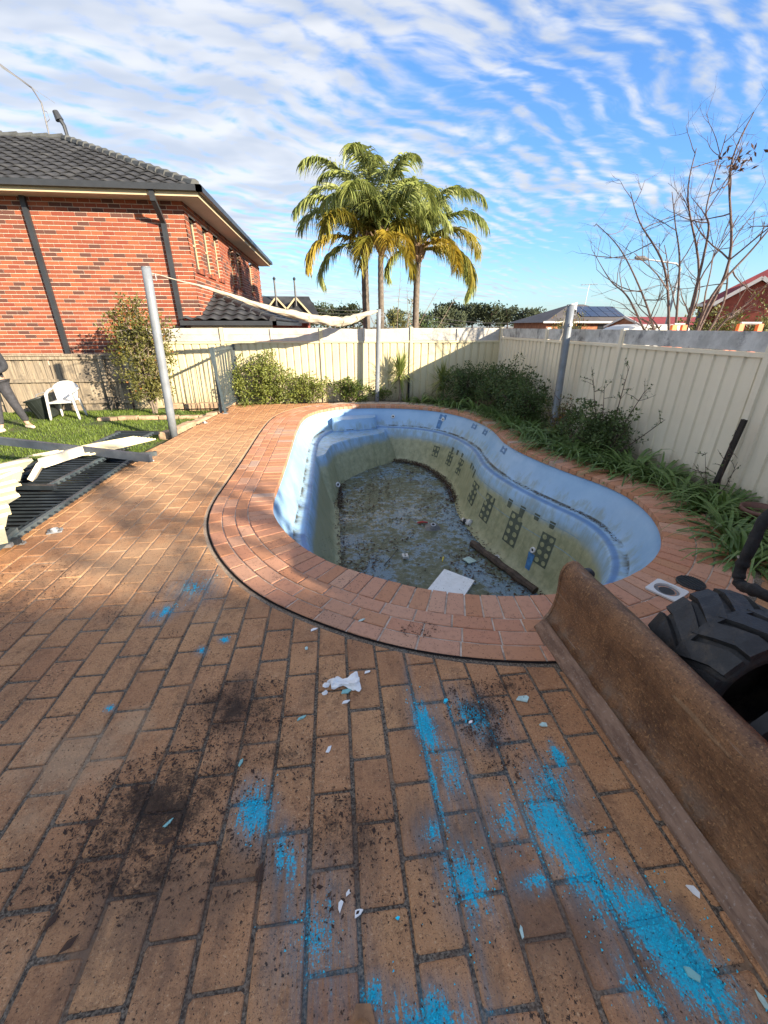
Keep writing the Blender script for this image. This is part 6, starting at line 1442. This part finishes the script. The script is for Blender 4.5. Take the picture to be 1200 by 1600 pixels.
for (f, d) in ((LFt, Vector((-.03, -1, 0))), (RFt, Vector((1, -.35, 0)))):
    d.normalize(); a = Vector((f[0], f[1], .045)) - d * .07; skin('shoe', [(*a, .045, .04), (*(a + d * .12 + Vector((0, 0, -.002))), .05, .042), (*(a + d * .24 + Vector((0, 0, -.008))), .04, .032)], [(0,1),(1,2)], MATS['shoe'], pe)
for s in (-1, 1):
    hx = Vector(body[10 if s < 0 else 14][:3])
    for k in range(4): q = hx + Vector((-s * .01, -.03, .024 - .016 * k)); skin('finger', [(*q, .009), (*(q + Vector((-s * .03, -.025, 0))), .009), (*(q + Vector((-s * .05, -.01, -.004))), .007)], [(0,1),(1,2)], MATS['skin'], pe, lvl=1)
    q = hx + Vector((0, 0, .03)); skin('thumb', [(*q, .011), (*(q + Vector((-s * .015, -.02, .03))), .009)], [(0,1)], MATS['skin'], pe, lvl=1)
skin('hair', [(0,.01,1.66,.088,.095),(0,.0,1.75,.08,.09)], [(0,1)], MATS['hair'], pe)
m = MB(); m.tube([(0,-.108,1.655),(0,-.135,1.625),(0,-.115,1.612)], [.010,.016,.010], 6); m.build('nose', MATS['skin'], pe, True)
for s in (-1, 1):
    m = MB(); m.lathe([(.0005,-.008),(.009,-.004),(.009,.004),(.0005,.008)], 8, T(s * .032, -.104, 1.66)); m.build('eye', MATS['dark_steel'], pe, True)
    m = MB(); m.lathe([(.0005,-.028),(.014,-.015),(.014,.015),(.0005,.028)], 8, T(s * .088, -.01, 1.645)); m.build('ear', MATS['skin'], pe, True)
m = MB(); m.tube([(-.022,-.108,1.583),(0,-.113,1.581),(.022,-.108,1.583)], .005, 5); m.build('mouth', MATS['terracotta'], pe)

# ================================================================ LOADER: blade bucket, wheel, hoses
ld = thing('skid_steer_loader', (2.3, .9, 0), 'small loader with rusty bucket and muddy black tyre at the right', 'loader'); LDO = Vector((2.3, .9, 0))
def ldb(m, nm, mt, par=None, smooth=False): m.v = [Vector(v) - LDO for v in m.v]; return m.build(nm, MATS[mt], par or ld, smooth)
sec = [(1.238,.062),(1.268,.105),(1.287,.16),(1.296,.23),(1.296,.30),(1.292,.36),(1.294,.405),(1.306,.44),(1.328,.464),(1.358,.474),(1.392,.466)]
back = [(x + .022, z - .004) for x, z in sec[:-2]] + [(1.362,.452),(1.388,.446)]
YA, YB = 1.93, 0.02
m = MB(); ny = 48; prof = sec + back[::-1]; k = len(prof); vs = []
for q in range(ny + 1):
    y = lerp(YB, YA, q / ny)
    for (x, z) in prof: d_ = .006 * noise.noise(Vector((y * 3.1, z * 6, 0))) + .004 * noise.noise(Vector((y * 9, z * 14, 4))); vs.append(Vector((x + d_, y, z + d_ * .5)))
m.add(vs, [(q*k + e, q*k + (e+1) % k, (q+1)*k + (e+1) % k, (q+1)*k + e) for q in range(ny) for e in range(k)] + [tuple(range(k)), tuple(ny*k + e for e in range(k))[::-1]]); bk = ldb(m, 'bucket', 'rust', smooth=True)
m = MB(); vs = []; ny = 40; prof = [(1.180,.002),(1.185,.012),(1.242,.070),(1.252,.066),(1.195,.002)]; k = 5
for q in range(ny + 1):
    y = lerp(YB - .01, YA + .012, q / ny); w = .004 * noise.noise(Vector((y * 6, 0, 2)))
    for (x, z) in prof: vs.append(Vector((x + w, y, max(.001, z + w * .3))))
m.add(vs, [(q*k + e, q*k + (e+1) % k, (q+1)*k + (e+1) % k, (q+1)*k + e) for q in range(ny) for e in range(k)] + [tuple(range(k)), tuple(ny*k + e for e in range(k))[::-1]]); ldb(m, 'cutting_edge', 'worn_steel', bk)
m = MB(); poly = [(x - .004, z) for x, z in sec] + [(1.40,.42),(1.36,.30),(1.36,.16),(1.33,.07)]; m.extrude([(x, z) for x, z in poly], YA + .001, YA + .02, axis=1); ldb(m, 'side_rib', 'rust', bk)
m = MB(); m.lathe([(.0005,-.018),(.036,-.018),(.042,-.012),(.042,.012),(.036,.018),(.0005,.018)], 20, T(1.415, YA - .05, .415) @ RX(pi/2)); ldb(m, 'pivot_boss', 'machine_dark', bk, True)
# wheel: tyre carcass, lugs, rim
WC = Vector((1.745, 1.25, .305)); WR = .285; WW = .37
def whl(par_loc):
    wh = bpy.data.objects.new('wheel', None); COL.objects.link(wh); wh.parent = ld; wh.location = Vector(par_loc) - LDO; wh.rotation_euler = (pi/2, 0, 0)
    m = MB(); hw = WW / 2; m.lathe([(.175, -hw + .02), (.20, -hw + .004), (.235, -hw), (WR - .012, -hw + .02), (WR - .002, -hw + .05), (WR + .002, 0), (WR - .002, hw - .05), (WR - .012, hw - .02), (.235, hw), (.20, hw - .004), (.175, hw - .02)], 56); ty = m.build('tyre', MATS['tyre_rubber'], wh, True)
    lug = MB()
    def lp(a, w, h): r = WR + h - .05 * max(0, abs(w) / hw - .72); return Vector((cos(a) * r, sin(a) * r, w))
    nl = 15; st_ = 2 * pi / nl; me = None
    for side in (-1, 1):
        b = MB(); ctl = [(.02, -.10), (.02, .36), (.10, .50), (.16, .60)]
        # one lug: swept block from the shoulder to past the centre line
        path = [(hw * 1.02, 0.0), (hw * .72, .02), (hw * .38, .12), (hw * -.06, .27)]; wd = [.335, .335, .32, .30]; vs = []
        for (w, a0), aw in zip(path, wd):
            for (da, h) in ((-aw, -.004), (-aw * .88, .026), (aw * .88, .026), (aw, -.004)): vs.append(lp(a0 + da * st_ * 1.25, side * w, h))
        kk = 4; fs = [(i*kk + e, i*kk + e + 1, (i+1)*kk + e + 1, (i+1)*kk + e) for i in range(3) for e in range(3)] + [(0, 1, 2, 3), (15, 14, 13, 12)]
        if side < 0: fs = [f[::-1] for f in fs]
        b.add(vs, [f[::-1] for f in fs]); me = b.mesh('lug', MATS['tyre_rubber'])
        for q in range(nl):
            o = link('lug', me, ty); o.rotation_euler = (0, 0, (q + (.5 if side > 0 else 0)) * st_ + .12)
    m = MB(); m.lathe([(.178, -hw + .03), (.165, -hw + .06), (.15, hw - .12), (.06, hw - .13), (.0005, hw - .13)], 36); m.build('rim', MATS['machine_dark'], wh, True)
    return wh
whl(WC); whl((2.75, 1.24, .295)); whl((1.79, .30, .295)); whl((2.75, .30, .295))
m = MB(); m.bevbox((1.72, .52, .28), (3.1, 1.02, .78), .03); m.bevbox((2.1, .45, .78), (3.15, 1.09, 1.15), .04); ldb(m, 'chassis', 'machine_orange')
for yy in (.50, .92): m = MB(); m.beam((3.0, yy, 1.0), (2.0, yy, .80), .05, .09); m.beam((2.0, yy, .80), (1.56, yy, .26), .05, .09); ldb(m, 'lift_arm', 'machine_dark')
m = MB(); m.box((1.335, .20, .12), (1.40, 1.34, .36)); m.bevbox((1.40, .30, .10), (1.52, 1.24, .32), .01); ldb(m, 'mount_plate', 'steel_plate')
hp = crom([Vector(p) for p in ((2.75, 1.865, 0.877), (2.66, 2.022, 0.69), (2.6, 2.009, 0.438), (2.58, 1.998, 0.277), (2.56, 1.941, 0.208), (2.5, 1.79, 0.269), (2.62, 1.45, .25))], 8); m = MB(); m.tube(hp, [.034 + .016 * noise.noise(Vector((i * .55, 0, 0))) for i in range(len(hp))], 10); ldb(m, 'hydraulic_hose', 'hose_rubber', smooth=True)
# stake and pot in the right border
sk_ = thing('dark_stake', (4.15, 3.80, -.05), 'dark weathered stake leaning upright against the right fence', 'stake'); m = MB(); m.beam((0, .03, 0), (.0, -.05, .92), .05, .032, up=(1, 0, 0)); m.build('stake', MATS['stake_black'], sk_)
bs = thing('dark_stake', (1.72, 10.93, -.05), 'short dark stake at the far fence behind the yucca', 'stake'); m = MB(); m.beam((.2, 0, 0), (.2, 0, .62), .05, .03, up=(0, 1, 0)); m.build('stake', MATS['stake_black'], bs)
pt = thing('plant_pot', (3.93, 3.08, -.05), 'brown pot rim half hidden among strap leaves in the right border', 'pot'); m = MB(); m.lathe([(.09, 0), (.15, .20), (.165, .20), (.165, .235), (.15, .235), (.135, .19), (.08, .02)], 24); m.build('pot', MATS['terracotta'], pt, True); m = MB(); m.lathe([(.0005, .17), (.138, .17)], 20); m.build('soil', MATS['soil'], pt)

bt_ = thing('work_boot', (-0.013, 0.375, 0), 'brown leather boot tip at the bottom edge of the picture', 'boot', rz=radians(-6))
skin('upper', [(0, -.20, .075, .042, .075), (0, -.06, .06, .042, .055), (0, .02, .045, .040, .042), (0, .075, .034, .026, .030)], [(0,1),(1,2),(2,3)], MATS['boot_leather'], bt_)
m = MB(); m.extrude([(-.043,-.24),(.043,-.24),(.046,-.05),(.042,.05),(.02,.105),(-.02,.105),(-.042,.05),(-.046,-.05)], .001, .016, axis=2); m.build('sole', MATS['boot_leather'], bt_)
# ================================================================ RUBBISH IN THE POOL
def fz(p): return floor_z(p[1])
bo = thing('foam_board', (1.439, 4.584, -1.501), 'white foam board lying on the near pool floor', 'board')
bp = [Vector(p) for p in ((1.062, 4.409, -1.514), (1.443, 4.889, -1.478), (1.795, 4.589, -1.501), (1.518, 4.234, -1.527))]; c = Vector(bo.location); m = MB(); pl_ = [p - c for p in bp]
m.add([p + Vector((0, 0, .012)) for p in pl_] + [p + Vector((0, 0, .045)) for p in pl_], [(4,5,6,7),(0,1,5,4),(1,2,6,5),(2,3,7,6),(3,0,4,7)]); m.build('sheet', MATS['foam_board'], bo)
lg = thing('timber_pole', (2.299, 4.846, -1.482), 'dark wet timber pole lying along the right edge of the pool floor', 'timber'); c = Vector(lg.location); a = Vector((2.042, 5.498, -1.433)) - c + Vector((0, 0, .05)); b = Vector((2.536, 4.28, -1.524)) - c + Vector((0, 0, .05)); m = MB(); m.tube([a.lerp(b, t / 10) + Vector((0, 0, .008 * sin(t * 2.2))) for t in range(11)], [.055 + .008 * sin(t * 1.9) for t in range(11)], 8); m.build('pole', MATS['timber_dark'], lg)
def bits(): pass
gw = thing('pump_part', (1.541, 6.083, -1.389), 'grey round pump part with a hub on the pool floor', 'pump part'); m = MB(); m.lathe([(.06,.0),(.06,.05),(.05,.055),(.035,.055),(.03,.09),(.05,.09),(.055,.02),(.13,.015),(.135,0)], 24, RX(.3)); m.build('housing', MATS['grey_plastic'], gw, True)
m = MB(); m.lathe([(.025,.10),(.045,.10),(.045,.085)], 20, RX(.3)); m.build('hub', MATS['galvanised'], gw)
hd = thing('red_handle', (1.402, 6.27, -1.375), 'small red handle beside the round pump part', 'handle'); m = MB(); m.tube([(-.09,0,.02),(0,.01,.025),(.09,-.01,.02)], [.012,.016,.012], 8); m.build('grip', MATS['red_plastic'], hd)
vf = thing('pipe_fitting', (2.176, 6.147, -1.384), 'white pipe fitting with dark clamp near the right pool wall', 'pipe fitting'); m = MB(); m.tube([(-.06,.12,.05),(.0,.0,.05)], .035, 12); m.tube([(.0,-.01,.05),(.03,-.06,.06)], .06, 14); m.tube([(-.05,-.03,.04),(.02,-.02,.04)], .03, 10); m.build('body', MATS['white_plastic'], vf, True); m = MB(); m.tube([(-.07,.05,.055),(-.03,.03,.055)], .045, 12); m.build('clamp', MATS['black_plastic'], vf)
sb = thing('socket_box', (0.939, 5.294, -1.448), 'small cream box with two holes on the pool floor', 'box'); m = MB(); m.bevbox((-.045,-.05,0),(.045,.05,.045),.006); m.build('box', MATS['caravan_white'], sb)
for s in (-1, 1): m = MB(); m.lathe([(.0005,.047),(.014,.047)], 10, T(0, s * .022, 0)); m.build('hole', MATS['black_plastic'], sb)
tl = thing('broken_tile', (1.877, 5.097, -1.463), 'square pale tile with coloured stains on the pool floor', 'tile'); tl.rotation_euler = (0.05, .1, .5); m = MB(); m.bevbox((-.075,-.075,.01),(.075,.075,.03),.005); m.build('slab', MATS['shard_pale'], tl)
for (pos, lab) in (((1.498, 5.186, -1.456), 'thin cream plastic stick on the pool floor'),):
    o = thing('plastic_stick', pos, lab, 'stick', rz=1.2); m = MB(); m.box((-.06,-.007,.0),(.06,.007,.012)); m.build('stick', MATS['yellow_scrap'], o)
pr_ = thing('pipe_ring', (2.303, 5.12, -1.461), 'small white pipe ring by the dark timber pole', 'ring'); m = MB(); m.lathe([(.028,0),(.042,0),(.042,.05),(.028,.05)], 18, RX(.5), closed=True); m.build('ring', MATS['white_plastic'], pr_, True)
for (a, b, c_, lab) in (((0.595, 5.102, -1.462), (0.743, 5.366, -1.443), (0.866, 5.528, -1.43), 'dark wire curling on the pool floor'),):
    o = thing('wire', a, lab, 'wire'); P = crom([Vector(a) - Vector(a), Vector(b) - Vector(a) + Vector((.05,0,.03)), Vector(c_) - Vector(a)], 8); m = MB(); m.tube([p + Vector((0,0,.012)) for p in P], .006, 5); m.build('strand', MATS['black_plastic'], o)
inner = off(-.74); lm = MB(); rg = random.Random(15)
for k in range(6500):
    x = rg.uniform(-.4, 2.9); y = rg.uniform(2.6, 9.6)
    if not in_poly(x, y, inner): continue
    nn = noise.noise(Vector((x * 1.1, y * 1.1, 5))) + .5 * noise.noise(Vector((x * 3, y * 3, 8)))
    if rg.random() > .35 + nn * .9: continue
    a = rg.uniform(0, 2*pi); add_leaf(lm, Vector((x, y, floor_z(y) + rg.uniform(.006, .018))), Vector((cos(a), sin(a), rg.uniform(-.05, .25))), Vector((0, 0, 1)), rg.uniform(.03, .075), rg.uniform(.007, .014), rg.random())
P = off(-.70)
for i in range(NR):                                      # drift of leaves against the far wall and the shelf
    p = P[i]
    for k in range(26 if p.y > 7 else 6):
        q = p + nrm[i] * rg.gauss(-.03, .05); a = rg.uniform(0, 2*pi); add_leaf(lm, Vector((q.x, q.y, floor_z(q.y) + rg.uniform(.004, .05))), Vector((cos(a), sin(a), rg.uniform(-.1, .4))), Vector((0, 0, 1)), rg.uniform(.025, .06), rg.uniform(.007, .013), rg.random() * .6)
    sp_ = rim[i]
    if sp_.x > 1.9 and 3.6 < sp_.y < 9.4:
        for k in range(9):
            q = rim[i] + nrm[i] * rg.gauss(-.225, .02); a = rg.uniform(0, 2*pi); add_leaf(lm, Vector((q.x, q.y, -.434 + rg.uniform(.002, .012))), Vector((cos(a), sin(a), rg.uniform(-.05, .2))), Vector((0, 0, 1)), rg.uniform(.012, .035), rg.uniform(.004, .008), rg.random() * .5)
tag(lm.build('pool_leaf_litter', MATS['dead_leaf']), 'dead leaves and muck strewn over the pool floor', 'leaves', kind='stuff')

# ================================================================ RUBBISH ON THE PAVING
lm = MB(); rg = random.Random(16)
for (cx, cyy, rx, ry, st_) in SOIL:
    for k in range(int(2600 * rx * ry * 9 * max(.2, st_) * 1.3)):
        u = sqrt(rg.random()) * 1.15; a = rg.uniform(0, 2*pi); x = cx + cos(a) * u * rx; y = cyy + sin(a) * u * ry
        b = rg.uniform(0, 2*pi); L_ = rg.uniform(.004, .016) * (1.8 if rg.random() < .08 else 1); add_leaf(lm, Vector((x, y, rg.uniform(.003, .012))), Vector((cos(b), sin(b), rg.uniform(-.05, .45))), Vector((0, 0, 1)), L_, L_ * rg.uniform(.14, .3), rg.random() ** 1.5)
for k in range(9000):
    x = rg.uniform(-2.9, 1.15); y = rg.uniform(.1, 3.4) ; b = rg.uniform(0, 2*pi); L_ = rg.uniform(.002, .009); add_leaf(lm, Vector((x, y, .004)), Vector((cos(b), sin(b), rg.uniform(0, .4))), Vector((0, 0, 1)), L_, L_ * .3, rg.random() ** 1.5)
tag(lm.build('leaf_litter', MATS['dead_leaf']), 'dark leaf litter and soil crumbs scattered on the paving', 'leaf litter', kind='stuff')
gm = MB()
for (cx, cyy, hl, hw, an, st_) in DYE:
    for k in range(int(max(12, 5200 * hl * hw * 4 * max(.3, st_)))):
        u = abs(rg.gauss(0, .62)); a = rg.uniform(0, 2*pi); lx = cos(a) * u * hl; ly = sin(a) * u * hw * 1.25; x = cx + lx * cos(an) - ly * sin(an); y = cyy + lx * sin(an) + ly * cos(an); s = rg.uniform(.0012, .0040)
        if in_poly(x, y, OUTW): continue
        p = Vector((x, y, .002)); gm.add([p + Vector((-s, -s, 0)), p + Vector((s, -s * .6, 0)), p + Vector((rg.uniform(-s, s), s, 0)), p + Vector((0, 0, s * 1.2))], [(0, 1, 3), (1, 2, 3), (2, 0, 3)])
tag(gm.build('blue_dye_grains', MATS['dye_blue']), 'bright blue powder grains spilled over the near paving', 'powder', kind='stuff')
def shard(p, s, a, mt, lab, name='plaster_shard', n=5, asp=.5, cat='shard', group=None):
    rg_ = random.Random(int(p[0] * 1000 + p[1] * 77)); o = thing(name, (p[0], p[1], .004), lab, cat, group, a); pts = [(cos(2*pi*k/n + rg_.uniform(-.3, .3)) * s * rg_.uniform(.5, 1.2), sin(2*pi*k/n + rg_.uniform(-.3, .3)) * s * asp * rg_.uniform(.5, 1.2)) for k in range(n)]
    m = MB(); tl_ = rg_.uniform(.0, .2); m.add([Vector((x, y, 0.0)) for x, y in pts] + [Vector((x * .98, y * .98, .0035 + max(0, x) * tl_)) for x, y in pts], [(k, (k+1) % n, n + (k+1) % n, n + k) for k in range(n)] + [tuple(range(n, 2*n))]); m.build('flake', MATS[mt], o); return o
for (p, s, a, mt, lab) in [((-0.237, 1.438), 0.028, 0.4, 'shard', 'turquoise flake below the tissue on the paving'), ((-0.012, 1.574), 0.03, 0.1, 'shard', 'turquoise flake under the crumpled tissue'), ((-0.021, 1.507), 0.03, 0.2, 'paper', 'white curved chip just below the tissue'), ((-0.238, 1.915), 0.022, 1.4, 'shard_pale', 'pale green flake left of the tissue, near the coping'), ((-0.203, 2.075), 0.028, 0.5, 'paper', 'long white chip at the edge of the coping'), ((0.105, 1.692), 0.02, 0.2, 'paper', 'small white scrap right of the tissue'), ((-0.103, 1.256), 0.02, 1.0, 'paper', 'white triangular chip in the middle of the paving'), ((-0.484, 1.244), 0.022, 1.2, 'shard', 'turquoise flake above the left blue patch'), ((-0.713, 1.026), 0.02, 0.8, 'shard', 'turquoise flake on the dark soil stain'), ((0.485, 1.456), 0.024, 0.9, 'dye_blue', 'bright blue lump at the top of the blue streaks'), ((0.574, 1.322), 0.015, 0.3, 'paper', 'white chip in the black and blue patch'), ((0.883, 1.425), 0.042, -0.25, 'shard_pale', 'long pale green sliver near the bucket'), ((0.914, 1.269), 0.034, 0.3, 'shard_pale', 'pale sliver left of the bucket edge'), ((-0.005, 0.68), 0.022, 0.3, 'paper', 'white square chip in the foreground'), ((-0.062, 0.705), 0.022, 1.3, 'paper', 'narrow white chip in the foreground'), ((-0.034, 0.737), 0.015, 0.5, 'paper', 'small white chip above the two foreground chips'), ((0.962, 0.429), 0.03, 2.2, 'shard', 'grey green flake on the thickest blue streak'), ((1.126, 0.604), 0.028, 2.3, 'paper', 'white shard beside the bucket edge'), ((1.117, 0.357), 0.026, 1.5, 'shard_pale', 'pale flake under the lower end of the bucket edge'), ((0.503, 0.573), 0.018, 1.5, 'shard_pale', 'thin pale curl between the blue streaks'), ((0.102, 2.132), 0.03, 0.3, 'shard_pale', 'pale green flake on the outer coping bricks'), ((0.122, 0.651), 0.01, 0.3, 'dye_blue', 'tiny blue lump in the foreground'), ((0.476, 1.996), 0.01, 0.3, 'paper', 'tiny white chip on the joint beside the coping')]:
    shard(p, s, a, mt, lab, group='paint and plaster flakes on the paving')
ts = thing('crumpled_tissue', (-0.034, 1.619, 0), 'crumpled white tissue twisted on the paving near the coping', 'tissue', rz=.15)
m = MB(); nu, nv = 30, 18; vs = []
for i in range(nu + 1):
    u = i / nu
    for j in range(nv):
        a = 2*pi*j/nv; rr_ = (.012 + .017 * u + .006 * sin(u * 9)) * (1 + .45 * sin(5 * a + u * 5) + .5 * noise.noise(Vector((u * 5, cos(a) * 2, sin(a) * 2)))); vs.append(Vector((-.06 + .15 * u, cos(a) * rr_ * 1.3 + .012 * sin(u * 6), .016 + sin(a) * rr_ * .75)))
for v in vs: v.z = max(v.z, .001)
m.add(vs, [(i*nv + j, i*nv + (j+1) % nv, (i+1)*nv + (j+1) % nv, (i+1)*nv + j) for i in range(nu) for j in range(nv)] + [tuple(range(nv)), tuple(nu*nv + j for j in range(nv))]); m.build('twist', MATS['paper'], ts)
for (dx, dy, s, a) in ((-.085, .012, .030, .3), (-.055, .035, .024, 1.2), (-.10, -.035, .018, 2.0)):
    m = MB(); pts = [(cos(2*pi*k/7) * s * R.uniform(.6, 1.2) + dx, sin(2*pi*k/7) * s * .6 * R.uniform(.6, 1.2) + dy) for k in range(7)]; m.add([Vector((x, y, .002 + R.uniform(0, .02))) for x, y in pts] + [Vector((dx, dy, .025))], [(k, (k+1) % 7, 7) for k in range(7)]); m.build('torn_scrap', MATS['paper'], ts)
for (p, s, lab) in [((-2.649, 5.95, 0), 0.055, 'silver post bracket on the lit paving beside the fallen panels'), ((-2.645, 3.724, 0), 0.06, 'silver post bracket near the near end of the fallen panels'), ((-2.58, 8.456, 0), 0.05, 'silver post bracket near the upright fence panel'), ((-2.793, 3.506, 0), 0.03, 'small silver bracket beside the square tube end')]:
    o = thing('bolt_down_plate', p, lab, 'bracket', 'fixings left on the paving', R.uniform(0, 3)); m = MB(); m.bevbox((-s, -s * .7, .0), (s, s * .7, .012), .004); m.build('plate', MATS['galvanised'], o)
    m = MB(); m.lathe([(s * .35, .012), (s * .42, .03), (s * .55, .032), (s * .6, .012)], 14); m.build('collar', MATS['galvanised'], o)
    for q in range(4): m = MB(); m.lathe([(.0005, .022), (.009, .022), (.011, .012)], 6, T((-1, 1, 1, -1)[q] * s * .72, (-1, -1, 1, 1)[q] * s * .48, 0)); m.build('bolt', MATS['dark_steel'], o)
rk_ = thing('dark_stone', (-2.461, 9.654, 0), 'small black stone by the foot of the leaning post', 'stone'); bm2 = bmesh.new(); bmesh.ops.create_icosphere(bm2, subdivisions=2, radius=.07)
for v in bm2.verts: v.co = Vector((v.co.x, v.co.y, max(-.03, v.co.z) * .8)) * (1 + .25 * noise.noise(v.co * 9))
m = MB(); m.bm(bm2, 0, T(0, 0, .035)); m.build('rock', MATS['stake_black'], rk_)
for (a, b, lab) in [((-0.353, 0.801), 1.2, 'large brown leaf below the left blue patch'), ((-0.337, 0.79), 1.6, 'second brown leaf touching the large one below the blue patch'), ((-0.725, 0.955), 0.3, 'brown leaf on the dark soil stain'), ((-1.021, 1.053), 0.2, 'pale brown leaf at the left of the soil stain'), ((-0.99, 0.744), 1.2, 'yellowish leaf in the lower left corner'), ((-0.916, 0.685), 0.8, 'thin yellow leaf near the lower left corner')]:
    o = thing('fallen_leaf', (a[0], a[1], .006), lab, 'leaf', 'single curled leaves on the paving', b); m = MB(); add_leaf(m, Vector((0, 0, .004)), Vector((1, 0, .08)), Vector((0, 0, 1)), .062, .013, .45, .6); m.build('blade', MATS['dead_leaf'], o)
